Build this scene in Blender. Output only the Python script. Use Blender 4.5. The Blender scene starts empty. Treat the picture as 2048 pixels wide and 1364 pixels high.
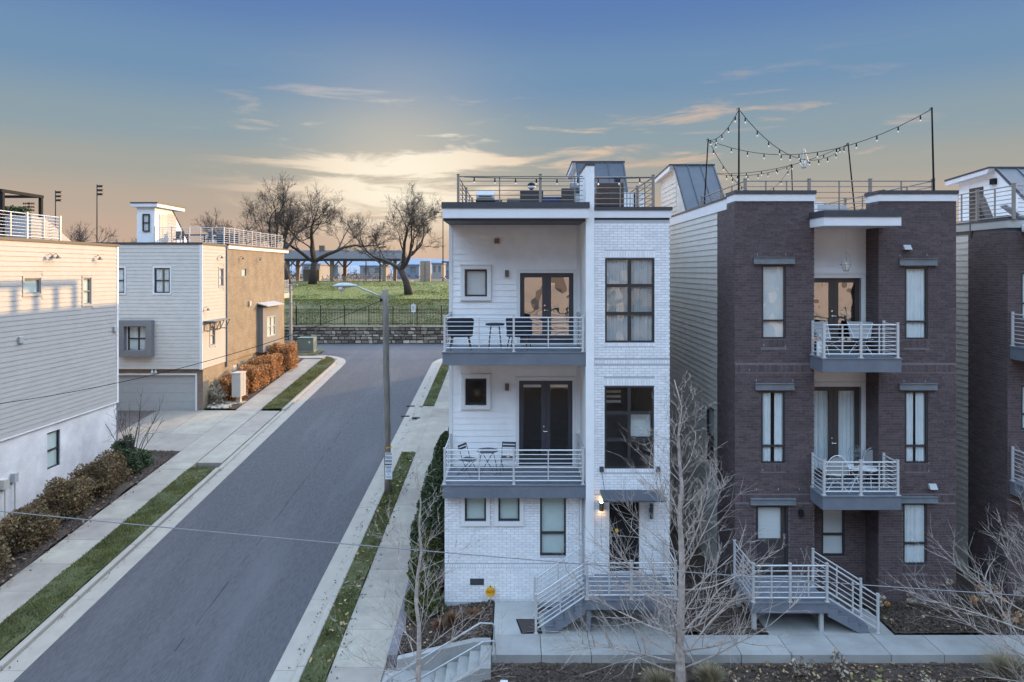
import bpy, math, random
import numpy as np
from mathutils import Vector
random.seed(7)
rng = np.random.default_rng(7)
scene = bpy.context.scene
COL = scene.collection
rad = math.radians

# ------------------------------------------------------------------ camera, sky, sun, exposure
F, CX, HY, CH = 1400.0, 1030.0, 541.0, 9.04      # focal length in photo pixels, vanishing point, eye height (m)
cam = bpy.data.cameras.new('camera')
camo = bpy.data.objects.new('camera', cam)
COL.objects.link(camo)
camo.location = (0, 0, CH)
camo.rotation_euler = (rad(90), 0, 0)
cam.sensor_width = 36.0
cam.lens = 36.0 * F / 2048
cam.shift_x = (1024 - CX) / 2048
cam.shift_y = -(682 - HY) / 2048
cam.clip_end = 6000
scene.camera = camo

SUN_AZ, SUN_EL = rad(46), rad(12.0)               # azimuth clockwise from +Y (view direction)
sund = Vector((math.sin(SUN_AZ) * math.cos(SUN_EL), math.cos(SUN_AZ) * math.cos(SUN_EL), math.sin(SUN_EL)))
sl = bpy.data.lights.new('sun', 'SUN')
sl.energy = 0.47
sl.angle = rad(0.6)
sl.color = (1.0, 0.60, 0.24)
so = bpy.data.objects.new('sun', sl)
COL.objects.link(so)
so.location = (40, 40, 40)
so.rotation_euler = sund.to_track_quat('Z', 'Y').to_euler()

world = bpy.data.worlds.new('World')
scene.world = world
world.use_nodes = True
def sky_nodes():
    nt = world.node_tree
    nt.nodes.clear()
    N, L = nt.nodes.new, nt.links.new
    def math_(op, a, b=None, c=None):
        n = N('ShaderNodeMath'); n.operation = op
        for i, q in enumerate((a, b, c)):
            if q is None: continue
            if isinstance(q, (int, float)): n.inputs[i].default_value = q
            else: L(q, n.inputs[i])
        return n.outputs[0]
    out = N('ShaderNodeOutputWorld'); bg = N('ShaderNodeBackground')
    sky = N('ShaderNodeTexSky'); sky.sky_type = 'NISHITA'; sky.sun_disc = False
    sky.sun_elevation = SUN_EL; sky.sun_rotation = SUN_AZ
    sky.altitude = 150; sky.air_density = 1.0; sky.dust_density = 1.4; sky.ozone_density = 0.3
    tc = N('ShaderNodeTexCoord'); sep = N('ShaderNodeSeparateXYZ'); L(tc.outputs['Generated'], sep.inputs[0])
    SKYMIX(N, L, math_, sky, sep, tc, bg)
    L(bg.outputs[0], out.inputs[0])
EXPO = 3.55
def SKYMIX(N, L, math_, sky, sep, tc, bg):
    """Nishita overhead; towards the horizon it turns into the layered evening haze and streaky cloud of the photograph"""
    def lin(c): return tuple((q / 255 / 12.92 if q < 10 else ((q / 255 + .055) / 1.055) ** 2.4) for q in c)
    K = 1.08 * 2 ** -EXPO
    z = sep.outputs[2]
    cr = N('ShaderNodeValToRGB'); cr.color_ramp.interpolation = 'EASE'
    stops = [(0.0, (196, 166, 147)), (.05, (192, 167, 149)), (.09, (180, 165, 150)), (.135, (160, 161, 154)), (.185, (138, 156, 165)), (.26, (112, 143, 174)), (.36, (90, 123, 174)), (.55, (80, 114, 170))]
    e = cr.color_ramp.elements
    while len(e) < len(stops): e.new(.5)
    for q, (p, c) in zip(e, stops): q.position = p; q.color = (*lin(c), 1)
    L(z, cr.inputs[0])
    # streaks of cloud: noise stretched along the horizon
    mp = N('ShaderNodeMapping'); mp.inputs['Scale'].default_value = (2.6, 2.6, 17.0); mp.inputs['Location'].default_value = (9.1, 2.6, 6.3); L(tc.outputs['Generated'], mp.inputs[0])
    nz = N('ShaderNodeTexNoise'); nz.inputs['Scale'].default_value = 2.3; nz.inputs['Detail'].default_value = 9; nz.inputs['Roughness'].default_value = .60; nz.inputs['Distortion'].default_value = .5; L(mp.outputs[0], nz.inputs[0])
    def ss(x, a, b):
        n = N('ShaderNodeMapRange'); n.interpolation_type = 'SMOOTHSTEP'; n.inputs[1].default_value = a; n.inputs[2].default_value = b; L(x, n.inputs[0]); return n.outputs[0]
    g = N('ShaderNodeVectorMath'); g.operation = 'DOT_PRODUCT'; L(tc.outputs['Generated'], g.inputs[0]); gd = Vector((-.165, 1, .125)).normalized(); g.inputs[1].default_value = gd
    glow = math_('POWER', math_('MAXIMUM', g.outputs['Value'], 0.0), 60.0)
    thr = math_('SUBTRACT', nz.outputs[0], math_('MULTIPLY_ADD', math_('MULTIPLY', glow, ss(z, .185, .145)), -.19, .055))
    m = math_('MULTIPLY', ss(thr, .49, .66), math_('MULTIPLY', ss(z, .03, .10), ss(z, .30, .16)))
    g2 = N('ShaderNodeVectorMath'); g2.operation = 'DOT_PRODUCT'; L(tc.outputs['Generated'], g2.inputs[0]); g2.inputs[1].default_value = Vector((.10, 1, .16)).normalized()
    m = math_('MULTIPLY', m, ss(math_('POWER', math_('MAXIMUM', g2.outputs['Value'], 0.0), 8.0), .22, .62))
    m = math_('MULTIPLY', m, .85)
    halo = N('ShaderNodeMix'); halo.data_type = 'RGBA'; L(math_('MULTIPLY', math_('POWER', math_('MAXIMUM', g.outputs['Value'], 0.0), 120.0), .36), halo.inputs[0]); L(cr.outputs[0], halo.inputs[6]); halo.inputs[7].default_value = (*lin((255, 228, 190)), 1)
    cc = N('ShaderNodeMix'); cc.data_type = 'RGBA'; L(glow, cc.inputs[0]); cc.inputs[6].default_value = (*lin((226, 190, 160)), 1); cc.inputs[7].default_value = (*lin((255, 244, 222)), 1)
    mx = N('ShaderNodeMix'); mx.data_type = 'RGBA'; L(m, mx.inputs[0]); L(halo.outputs[2], mx.inputs[6]); L(cc.outputs[2], mx.inputs[7])
    low = N('ShaderNodeVectorMath'); low.operation = 'SCALE'; L(mx.outputs[2], low.inputs[0]); low.inputs['Scale'].default_value = K
    up = N('ShaderNodeVectorMath'); up.operation = 'MULTIPLY'; L(sky.outputs[0], up.inputs[0]); up.inputs[1].default_value = (0.158, 0.148, 0.141)
    fin = N('ShaderNodeMix'); fin.data_type = 'RGBA'; L(ss(z, .36, .58), fin.inputs[0]); L(low.outputs[0], fin.inputs[6]); L(up.outputs[0], fin.inputs[7])
    L(fin.outputs[2], bg.inputs[0]); bg.inputs[1].default_value = 1.0
sky_nodes()
scene.view_settings.view_transform = 'Standard'
scene.view_settings.look = 'None'
scene.view_settings.exposure = EXPO
scene.view_settings.gamma = 1.0
scene.view_settings.use_curve_mapping = False
scene.render.engine = 'CYCLES'
scene.cycles.use_denoising = True
scene.cycles.max_bounces = 8
scene.cycles.transparent_max_bounces = 12
scene.cycles.caustics_reflective = False
scene.cycles.caustics_refractive = False

def PX(px, D): return (px - CX) / F * D
def PZ(py, D): return CH + (HY - py) / F * D

# ------------------------------------------------------------------ mesh helpers
class MB:
    def __init__(s): s.v, s.f = [], []
    def add(s, vs, fs):
        b = len(s.v); s.v += [tuple(q) for q in vs]; s.f += [tuple(i + b for i in f) for f in fs]; return s
    def box(s, x0, x1, y0, y1, z0, z1):
        if x0 > x1: x0, x1 = x1, x0
        if y0 > y1: y0, y1 = y1, y0
        if z0 > z1: z0, z1 = z1, z0
        return s.add([(x0,y0,z0),(x1,y0,z0),(x1,y1,z0),(x0,y1,z0),(x0,y0,z1),(x1,y0,z1),(x1,y1,z1),(x0,y1,z1)],
                     [(0,3,2,1),(4,5,6,7),(0,1,5,4),(1,2,6,5),(2,3,7,6),(3,0,4,7)])
    def quad(s, a, b, c, d): return s.add([a, b, c, d], [(0, 1, 2, 3)])
    def poly(s, pts): return s.add(pts, [tuple(range(len(pts)))])
    def prism(s, pts, off):
        n = len(pts); o = Vector(off)
        vs = [Vector(p) for p in pts] + [Vector(p) + o for p in pts]
        fs = [tuple(range(n))[::-1], tuple(range(n, 2 * n))] + [(i, (i + 1) % n, n + (i + 1) % n, n + i) for i in range(n)]
        return s.add(vs, fs)
    def tube(s, pts, rs, n=6, caps=True):
        pts = [Vector(p) for p in pts]
        if isinstance(rs, (int, float)): rs = [rs] * len(pts)
        vs, fs = [], []
        ref = None
        for i, p in enumerate(pts):
            t = (pts[min(i + 1, len(pts) - 1)] - pts[max(i - 1, 0)])
            if t.length < 1e-9: t = Vector((0, 0, 1))
            t.normalize()
            if ref is None:
                ref = Vector((1, 0, 0)) if abs(t.x) < 0.8 else Vector((0, 1, 0))
            a = (ref - t * ref.dot(t)); a = a.normalized() if a.length > 1e-6 else t.orthogonal().normalized()
            ref = a; b = t.cross(a)
            for k in range(n):
                w = 2 * math.pi * k / n
                vs.append(p + (a * math.cos(w) + b * math.sin(w)) * rs[i])
        for i in range(len(pts) - 1):
            for k in range(n):
                fs.append((i*n+k, i*n+(k+1) % n, (i+1)*n+(k+1) % n, (i+1)*n+k))
        if caps:
            fs.append(tuple(range(n))[::-1]); fs.append(tuple(range((len(pts)-1)*n, len(pts)*n)))
        return s.add(vs, fs)
    def lathe(s, x, y, prof, n=16):
        vs, fs = [], []
        for r, z in prof:
            for k in range(n):
                w = 2 * math.pi * k / n
                vs.append((x + r * math.cos(w), y + r * math.sin(w), z))
        m = len(prof)
        for i in range(m - 1):
            for k in range(n):
                fs.append((i*n+k, i*n+(k+1) % n, (i+1)*n+(k+1) % n, (i+1)*n+k))
        fs.append(tuple(range(n))[::-1]); fs.append(tuple(range((m-1)*n, m*n)))
        return s.add(vs, fs)
    def build(s, name, m, parent=None, smooth=False, bevel=0, kind=None, label=None, local=False):
        off = Vector((0, 0, 0))
        if parent is not None and not local:
            q = parent
            while q is not None: off += q.location; q = q.parent
        me = bpy.data.meshes.new(name)
        me.from_pydata([(a - off.x, b - off.y, c - off.z) for a, b, c in s.v], [], s.f)
        return link(name, me, m, parent, smooth, bevel, kind, label)
def link(name, me, m, parent=None, smooth=False, bevel=0, kind=None, label=None):
    if m is not None and not me.materials: me.materials.append(m)
    if smooth: me.polygons.foreach_set('use_smooth', [True] * len(me.polygons))
    o = bpy.data.objects.new(name, me); COL.objects.link(o)
    if parent is not None: o.parent = parent
    if bevel:
        b = o.modifiers.new('bevel', 'BEVEL'); b.width = bevel; b.segments = 2; b.limit_method = 'ANGLE'
    if kind: o['kind'] = kind
    if label: o['label'] = label
    return o
def np_quads(P, A, B):
    """one quad per point, half axes A and B"""
    n = len(P)
    V = np.stack([P - A - B, P + A - B, P + A + B, P - A + B], 1).reshape(-1, 3)
    return V, np.arange(4 * n).reshape(n, 4)
def np_mesh(name, V, Q):
    me = bpy.data.meshes.new(name)
    k = Q.shape[1]
    me.vertices.add(len(V)); me.vertices.foreach_set('co', np.asarray(V, np.float32).ravel())
    me.loops.add(Q.size); me.loops.foreach_set('vertex_index', Q.astype(np.int32).ravel())
    me.polygons.add(len(Q)); me.polygons.foreach_set('loop_start', (np.arange(len(Q)) * k).astype(np.int32))
    me.polygons.foreach_set('loop_total', np.full(len(Q), k, np.int32))
    me.update(calc_edges=True); me.validate()
    return me
def thing(name, label, cat, loc=(0, 0, 0), rz=0, group=None):
    o = bpy.data.objects.new(name, None); COL.objects.link(o)
    o.location = loc; o.rotation_euler = (0, 0, rz); o.empty_display_size = 0.2
    o['label'] = label; o['category'] = cat
    if group: o['group'] = group
    return o
def tag(o, label, cat, group=None, kind=None):
    o['label'] = label; o['category'] = cat
    if group: o['group'] = group
    if kind: o['kind'] = kind
    return o
def struct(o): o['kind'] = 'structure'; return o
def copy_tree(o, label=None, parent=None):
    c = o.copy(); COL.objects.link(c)
    if parent is not None: c.parent = parent
    if label: c['label'] = label
    for ch in list(o.children): copy_tree(ch, None, c)
    return c

# ------------------------------------------------------------------ materials
def mat(name, col, rough=0.7, var=0.0, scale=6.0, bump=0.0, bscale=40.0, metal=0.0, spec=0.5, dark=None, island=0.0, stain=0.0, stain_scale=0.6, stain_col=None, stretch=None, trans=0.0):
    m = bpy.data.materials.new(name); m.use_nodes = True
    nt = m.node_tree; N, L = nt.nodes.new, nt.links.new
    p = nt.nodes['Principled BSDF']
    p.inputs['Roughness'].default_value = rough; p.inputs['Metallic'].default_value = metal
    p.inputs['Specular IOR Level'].default_value = spec
    c = (*col, 1)
    p.inputs['Base Color'].default_value = c
    geo = N('ShaderNodeNewGeometry')
    pos = geo.outputs['Position']
    if stretch:
        mp = N('ShaderNodeMapping'); mp.inputs['Scale'].default_value = stretch; L(pos, mp.inputs[0]); pos = mp.outputs[0]
    cur = None
    def mixc(fac, a, b):
        n = N('ShaderNodeMix'); n.data_type = 'RGBA'
        L(fac, n.inputs[0])
        for q, s in ((a, 6), (b, 7)):
            if isinstance(q, tuple): n.inputs[s].default_value = q
            else: L(q, n.inputs[s])
        return n.outputs[2]
    def noise(sc, det=6, r=0.6):
        n = N('ShaderNodeTexNoise'); n.inputs['Scale'].default_value = sc; n.inputs['Detail'].default_value = det
        n.inputs['Roughness'].default_value = r; L(pos, n.inputs['Vector']); return n.outputs[0]
    def remap(x, a, b):
        n = N('ShaderNodeMapRange'); n.inputs[1].default_value = a; n.inputs[2].default_value = b; L(x, n.inputs[0]); return n.outputs[0]
    if var:
        lo = tuple(q * (1 - var) for q in col) + (1,); hi = tuple(min(1, q * (1 + var)) for q in col) + (1,)
        if dark: lo = (*dark, 1)
        cur = mixc(remap(noise(scale), 0.3, 0.7), lo, hi)
    if stain:
        sc = stain_col or tuple(q * 0.45 for q in col)
        f = remap(noise(stain_scale, 8, 0.7), 0.5, 0.75)
        mu = N('ShaderNodeMath'); mu.operation = 'MULTIPLY'; L(f, mu.inputs[0]); mu.inputs[1].default_value = stain
        cur = mixc(mu.outputs[0], cur if cur is not None else c, (*sc, 1))
    if island:
        oi = N('ShaderNodeObjectInfo')
        ad = N('ShaderNodeMath'); ad.operation = 'ADD'; L(geo.outputs['Random Per Island'], ad.inputs[0]); L(oi.outputs['Random'], ad.inputs[1])
        fr = N('ShaderNodeMath'); fr.operation = 'FRACT'; L(ad.outputs[0], fr.inputs[0])
        hs = N('ShaderNodeHueSaturation')
        v = N('ShaderNodeMapRange'); v.inputs[3].default_value = 1 - island; v.inputs[4].default_value = 1 + island; L(fr.outputs[0], v.inputs[0])
        L(v.outputs[0], hs.inputs['Value'])
        h2 = N('ShaderNodeMath'); h2.operation = 'MULTIPLY_ADD'; L(fr.outputs[0], h2.inputs[0]); h2.inputs[1].default_value = 0.03; h2.inputs[2].default_value = 0.485
        L(h2.outputs[0], hs.inputs['Hue'])
        if cur is not None: L(cur, hs.inputs['Color'])
        else: hs.inputs['Color'].default_value = c
        cur = hs.outputs[0]
    if cur is not None: L(cur, p.inputs['Base Color'])
    if bump:
        b = N('ShaderNodeBump'); b.inputs['Strength'].default_value = bump; b.inputs['Distance'].default_value = 0.02
        L(noise(bscale, 4), b.inputs['Height']); L(b.outputs[0], p.inputs['Normal'])
    if trans:
        tr = N('ShaderNodeBsdfTranslucent'); mx = N('ShaderNodeMixShader'); mx.inputs[0].default_value = trans
        if cur is not None: L(cur, tr.inputs[0])
        else: tr.inputs[0].default_value = c
        L(p.outputs[0], mx.inputs[1]); L(tr.outputs[0], mx.inputs[2]); L(mx.outputs[0], nt.nodes['Material Output'].inputs[0])
    return m
def brick_mat(name, c1, c2, mortar, bw=0.21, bh=0.071, axis='front', bump=0.6):
    m = bpy.data.materials.new(name); m.use_nodes = True
    nt = m.node_tree; N, L = nt.nodes.new, nt.links.new; p = nt.nodes['Principled BSDF']
    p.inputs['Roughness'].default_value = 0.85
    geo = N('ShaderNodeNewGeometry'); sep = N('ShaderNodeSeparateXYZ'); L(geo.outputs['Position'], sep.inputs[0])
    ad = N('ShaderNodeMath'); ad.operation = 'ADD'; L(sep.outputs[0], ad.inputs[0]); L(sep.outputs[1], ad.inputs[1])
    cb = N('ShaderNodeCombineXYZ'); L(ad.outputs[0], cb.inputs[0]); L(sep.outputs[2 if axis == 'front' else 1], cb.inputs[1])
    b = N('ShaderNodeTexBrick'); L(cb.outputs[0], b.inputs[0])
    b.inputs['Color1'].default_value = (*c1, 1); b.inputs['Color2'].default_value = (*c2, 1); b.inputs['Mortar'].default_value = (*mortar, 1)
    b.inputs['Scale'].default_value = 1; b.inputs['Brick Width'].default_value = bw; b.inputs['Row Height'].default_value = bh
    b.inputs['Mortar Size'].default_value = 0.006
    n = N('ShaderNodeTexNoise'); n.inputs['Scale'].default_value = 1.3; n.inputs['Detail'].default_value = 8; L(geo.outputs['Position'], n.inputs[0])
    mr = N('ShaderNodeMapRange'); mr.inputs[1].default_value = .3; mr.inputs[2].default_value = .7; mr.inputs[3].default_value = .82; mr.inputs[4].default_value = 1.14; L(n.outputs[0], mr.inputs[0])
    mx = N('ShaderNodeVectorMath'); mx.operation = 'SCALE'; L(b.outputs[0], mx.inputs[0]); L(mr.outputs[0], mx.inputs['Scale'])
    L(mx.outputs[0], p.inputs['Base Color'])
    bp = N('ShaderNodeBump'); bp.inputs['Strength'].default_value = bump; bp.inputs['Distance'].default_value = 0.01; bp.invert = True
    L(b.outputs['Fac'], bp.inputs['Height']); L(bp.outputs[0], p.inputs['Normal'])
    return m
def glass_mat(name, refl=0.3, tint=(0.97, 0.99, 0.985), wave=0.25):
    m = bpy.data.materials.new(name); m.use_nodes = True
    nt = m.node_tree; nt.nodes.clear(); N, L = nt.nodes.new, nt.links.new
    out = N('ShaderNodeOutputMaterial'); mx = N('ShaderNodeMixShader'); t = N('ShaderNodeBsdfTransparent'); g = N('ShaderNodeBsdfGlossy')
    t.inputs[0].default_value = (*tint, 1); g.inputs['Roughness'].default_value = 0.015
    geo = N('ShaderNodeNewGeometry'); n = N('ShaderNodeTexNoise'); n.inputs['Scale'].default_value = 1.5; n.inputs['Detail'].default_value = 1.0
    L(geo.outputs['Position'], n.inputs[0])
    b = N('ShaderNodeBump'); b.inputs['Strength'].default_value = wave; b.inputs['Distance'].default_value = 0.08; L(n.outputs[0], b.inputs['Height'])
    L(b.outputs[0], g.inputs['Normal'])
    lw = N('ShaderNodeLayerWeight'); lw.inputs[0].default_value = .12
    ma = N('ShaderNodeMath'); ma.operation = 'MULTIPLY_ADD'; ma.use_clamp = True; L(lw.outputs['Fresnel'], ma.inputs[0]); ma.inputs[1].default_value = .35; ma.inputs[2].default_value = refl
    L(ma.outputs[0], mx.inputs[0]); L(t.outputs[0], mx.inputs[1]); L(g.outputs[0], mx.inputs[2]); L(mx.outputs[0], out.inputs[0])
    return m
def emit_mat(name, col, st):
    m = bpy.data.materials.new(name); m.use_nodes = True
    p = m.node_tree.nodes['Principled BSDF']
    p.inputs['Base Color'].default_value = (*col, 1); p.inputs['Emission Color'].default_value = (*col, 1); p.inputs['Emission Strength'].default_value = st
    return m

M = dict(
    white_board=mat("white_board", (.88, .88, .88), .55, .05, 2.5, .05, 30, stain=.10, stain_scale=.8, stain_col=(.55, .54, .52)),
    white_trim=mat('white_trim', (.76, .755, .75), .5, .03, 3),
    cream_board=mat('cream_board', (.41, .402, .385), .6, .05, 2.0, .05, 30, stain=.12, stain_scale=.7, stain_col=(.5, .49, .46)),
    white_brick=mat('white_brick', (.84, .84, .85), .6, .05, 9, .15, 60, island=.07, stain=.35, stain_scale=.8, stain_col=(.60, .57, .53)),
    white_mortar=mat('white_mortar', (.46, .47, .50), .8, .08, 8, .2, 60),
    dark_brick=mat('dark_brick', (.098, .071, .074), .75, .25, 14, .35, 90, island=.24, stain=.15, stain_scale=1.0, stain_col=(.13, .10, .10)),
    dark_mortar=mat('dark_mortar', (.18, .152, .153), .9, .15, 6, .2, 80),
    white_brick_wall=brick_mat('white_brick_wall', (.74, .73, .73), (.70, .69, .70), (.60, .59, .60), bump=.35),
    tan_brick=brick_mat('tan_brick', (.30, .238, .162), (.235, .185, .122), (.315, .265, .195), bump=.4),
    dark_brick_tex=brick_mat('dark_brick_wall', (.10, .076, .08), (.07, .052, .056), (.17, .145, .15)),
    paver=brick_mat('paver', (.20, .15, .13), (.14, .11, .10), (.09, .08, .07), .2, .1, 'floor'),
    brown_brick=brick_mat('brown_brick', (.26, .185, .135), (.20, .145, .11), (.27, .22, .18)),
    fascia=mat('white_fascia', (.78, .78, .80), .5, .03, 3),
    coping=mat('dark_coping', (.055, .057, .068), .5, .12, 5, .05, 30),
    slab=mat('slab_paint', (.15, .168, .20), .55, .12, 3, .06, 30, stain=.4, stain_scale=1.6, stain_col=(.23, .24, .26)),
    deck=mat('deck_grey', (.17, .185, .215), .6, .12, 4, .1, 40),
    roof_rail_backlit=mat('backlit_rail_metal', (.27, .24, .215), .45, .06, 5, metal=.2),  # rail metal with its backlit shade put into the colour
    rail=mat('rail_metal', (.60, .60, .60), .38, .04, 5, metal=.25),
    frame_dark=mat('frame_bronze', (.032, .030, .032), .45, .1, 8),
    door_grey=mat('door_grey', (.050, .052, .065), .4, .06, 5),
    door_brown=mat('door_brown', (.055, .047, .045), .4, .06, 5),
    frame_grey=mat('frame_grey', (.20, .205, .21), .5, .05, 5),
    steel=mat('lintel_steel', (.20, .225, .25), .5, .15, 4, .1, 30, metal=.2),
    metal_roof=mat('metal_roof', (.075, .09, .11), .5, .12, 3, metal=.2),
    crack=mat('road_crack', (.030, .030, .032), .9),
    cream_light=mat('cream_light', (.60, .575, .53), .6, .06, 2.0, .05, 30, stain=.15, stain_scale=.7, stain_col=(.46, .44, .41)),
    sheer=mat('sheer', (.46, .50, .52), .9, .06, 4),
    black=mat('black_metal', (.011, .011, .013), .75, .1, 8, spec=.25),
    brass=mat('brushed_nickel', (.62, .58, .52), .25, metal=.9),
    bronze=mat('light_bronze', (.16, .11, .08), .4, .1, 10, metal=.5),
    blind=mat('blind', (.68, .70, .70), .8, .03, 3),
    green_blind=mat('green_blind', (.56, .65, .63), .8, .04, 3),
    curtain=mat('curtain', (.70, .75, .77), .9, .06, 4),
    peach=mat('peach_blind', (.70, .50, .36), .8, .04, 3),
    interior=mat('interior', (.16, .155, .15), .9, .1, 2),
    glass=glass_mat('glass', .05, wave=.16), glass_clear=glass_mat('glass_dark', .06, wave=.12), glass_wavy=glass_mat('glass_wavy', .32, wave=.5), glass_soft=glass_mat('glass_soft', .13, wave=.9), globe=glass_mat('globe_glass', .03, (.97, .99, 1), 0),
    asphalt=mat('asphalt', (.080, .078, .085), .85, .30, 26, .5, 220, stain=.75, stain_scale=.62, stain_col=(.125, .119, .128), stretch=(1, .12, 1)),
    concrete=mat('concrete', (.345, .305, .255), .85, .14, 1.6, .2, 120, stain=.6, stain_scale=.9, stain_col=(.22, .195, .165), island=.10),
    old_concrete=mat('old_concrete', (.345, .34, .325), .85, .14, 1.2, .2, 90, stain=.65, stain_scale=.8, stain_col=(.22, .225, .20), island=.09),
    kerb=mat('kerb_concrete', (.37, .33, .28), .85, .10, 2.2, .15, 110, stain=.3, stain_scale=1.1, stain_col=(.24, .215, .185)),
    mulch=mat('mulch', (.080, .056, .043), .95, .5, 14, .9, 90, stain=.4, stain_scale=4, stain_col=(.035, .025, .02)),
    chip=mat('mulch_chip', (.095, .066, .049), .95, .3, 4, island=.55),
    leaf_litter=mat('leaf_litter', (.30, .20, .11), .8, .2, 4, island=.5),
    soil=mat('soil', (.10, .075, .055), .95, .3, 3, .6, 40),
    lawn=mat('lawn', (.070, .080, .028), .9, .35, .5, .6, 70, dark=(.05, .058, .02), stain=.7, stain_scale=.5, stain_col=(.15, .115, .055)),
    lawn_dry_sunlit=mat('lawn_dry_sunlit', (.17, .17, .040), .9, .25, .3, .5, 70, dark=(.12, .14, .032)),  # some dry grass, but mostly low sunlight painted into the yellow
    blade=mat('grass_blade', (.155, .158, .048), .8, .45, 1.2, island=.4, trans=.35),
    lawn_blade=mat('lawn_blade', (.080, .100, .030), .8, .2, .3, island=.1, trans=.35),
    dry_blade=mat('dry_blade', (.33, .27, .17), .8, .2, 2, island=.4, trans=.2),
    rust_blade=mat('rust_blade', (.22, .105, .05), .8, .2, 2, island=.45, trans=.2),
    bark_pale=mat('bark_pale', (.42, .355, .31), .85, .32, 9, .5, 70, stain=.4, stain_scale=6, stain_col=(.20, .17, .145)),
    bark_dark=mat('bark_dark', (.060, .048, .042), .9, .3, 3, .5, 30),
    bark_mid=mat('bark_mid', (.06, .047, .042), .9, .3, 4, .5, 30),
    leaf_green=mat('leaf_green', (.068, .095, .040), .7, .3, 3, island=.5, trans=.2),
    leaf_lime=mat('leaf_lime', (.11, .12, .035), .7, .3, 3, island=.5, trans=.25),
    leaf_olive=mat('leaf_olive', (.19, .13, .065), .8, .45, 1.6, island=.55, trans=.2),
    leaf_rust=mat('leaf_rust', (.50, .27, .12), .8, .3, 2, island=.5, trans=.3),
    leaf_pale=mat('leaf_pale', (.40, .33, .25), .8, .25, 2, island=.5, trans=.2),
    leaf_yellow=mat('leaf_yellow', (.27, .25, .10), .7, .3, 3, island=.55, trans=.3),
    wood_pole=mat('wood_pole', (.22, .195, .17), .9, .35, 5, .5, 40, stretch=(4, 4, .4)),
    cable_grey=mat('cable_grey', (.20, .20, .21), .6, .1, 6),
    fabric_grey=mat('fabric_grey', (.34, .34, .34), .9, .1, 6),
    galv=mat('galvanised', (.42, .43, .44), .45, .08, 6, metal=.5),
    lamp_lens=mat('lamp_lens', (.70, .66, .55), .25),
    box_green=mat('box_green', (.17, .215, .185), .5, .08, 3),
    box_cream=mat('box_cream', (.50, .47, .42), .5, .04, 3),
    box_grey=mat('box_grey', (.42, .43, .43), .5, .05, 4),
    paper=mat('paper', (.80, .82, .84), .7, .02, 4),
    ink=mat('ink', (.04, .045, .06), .7), blue_ink=mat('blue_ink', (.10, .16, .32), .7),
    yellow=mat('sign_yellow', (.80, .46, .01), .5), red=mat('sign_red', (.55, .02, .012), .5),
    stone=mat('stone', (.225, .19, .15), .9, .3, 4, .6, 20, island=.5),
    stone_pale=mat('stone_pale', (.46, .41, .33), .9, .2, 4, .5, 20, island=.25),
    stone_joint=mat('stone_joint', (.075, .065, .058), .95, .3, 4, .5, 20),
    navy=mat('navy_fabric', (.020, .024, .040), .9, .2, 12),
    blue_cushion=mat('blue_cushion', (.030, .045, .110), .9, .2, 8),
    rattan=mat('rattan', (.050, .038, .036), .7, .35, 30, .5, 80),
    walnut=mat('walnut', (.10, .058, .040), .5, .2, 9),
    slate_metal=mat('slate_metal', (.060, .068, .082), .5, .06, 6),
    white_metal=mat('white_metal', (.75, .76, .77), .4, .03, 6),
    pave_dark=mat('retaining_brick', (.17, .155, .17), .9, .25, 6, .3, 50),
    pav_roof=mat('pavilion_roof', (.055, .052, .056), .7, .15, 1.5), pav_post=mat('pavilion_post', (.34, .27, .20), .8, .15, 3),
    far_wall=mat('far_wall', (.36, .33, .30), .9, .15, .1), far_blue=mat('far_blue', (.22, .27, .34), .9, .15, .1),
    opp_wall=mat('opposite_wall', (.62, .56, .53), .8, .08, 1.2),
    asphalt_grate=mat('grate', (.06, .05, .048), .7, .2, 20, metal=.4),
    bulb=emit_mat('bulb', (.70, .68, .62), .03), porch_bulb=emit_mat('porch_bulb', (1.0, .62, .26), 3.0),
    planter=mat('planter', (.09, .085, .08), .7, .1, 5),
    cyan=mat('screen_glass', (.35, .55, .58), .3),
)

# ------------------------------------------------------------------ walls, windows, railings
class Pl:
    """a vertical wall plane: u runs along the wall, w up, d outwards"""
    def __init__(s, kind, c): s.k, s.c = kind, c
    def p(s, u, w, d=0.0):
        k, c = s.k, s.c
        if k == 'front': return (u, c - d, w)
        if k == 'back': return (u, c + d, w)
        if k == 'left': return (c - d, u, w)
        return (c + d, u, w)
    def box(s, mb, u0, u1, w0, w1, d0, d1):
        a, b = s.p(u0, w0, d0), s.p(u1, w1, d1)
        mb.box(a[0], b[0], a[1], b[1], a[2], b[2])
def panel(mb, pl, u0, u1, w0, w1, ops=(), reveal=0.15, edge=0.0):
    us = sorted({u0, u1} | {q for o in ops for q in o[:2] if u0 < q < u1})
    ws = sorted({w0, w1} | {q for o in ops for q in o[2:4] if w0 < q < w1})
    for i in range(len(us) - 1):
        for j in range(len(ws) - 1):
            cu, cw = (us[i] + us[i+1]) / 2, (ws[j] + ws[j+1]) / 2
            if any(o[0] < cu < o[1] and o[2] < cw < o[3] for o in ops): continue
            mb.quad(pl.p(us[i], ws[j]), pl.p(us[i+1], ws[j]), pl.p(us[i+1], ws[j+1]), pl.p(us[i], ws[j+1]))
    for a, b, c, d in [o[:4] for o in ops]:
        for q, r in (((a, c), (b, c)), ((a, d), (b, d)), ((a, c), (a, d)), ((b, c), (b, d))):
            mb.quad(pl.p(*q), pl.p(*r), pl.p(*r, -reveal), pl.p(*q, -reveal))
    if edge:
        for q, r in (((u0, w0), (u1, w0)), ((u0, w1), (u1, w1)), ((u0, w0), (u0, w1)), ((u1, w0), (u1, w1))):
            mb.quad(pl.p(*q), pl.p(*r), pl.p(*r, -edge), pl.p(*q, -edge))
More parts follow.
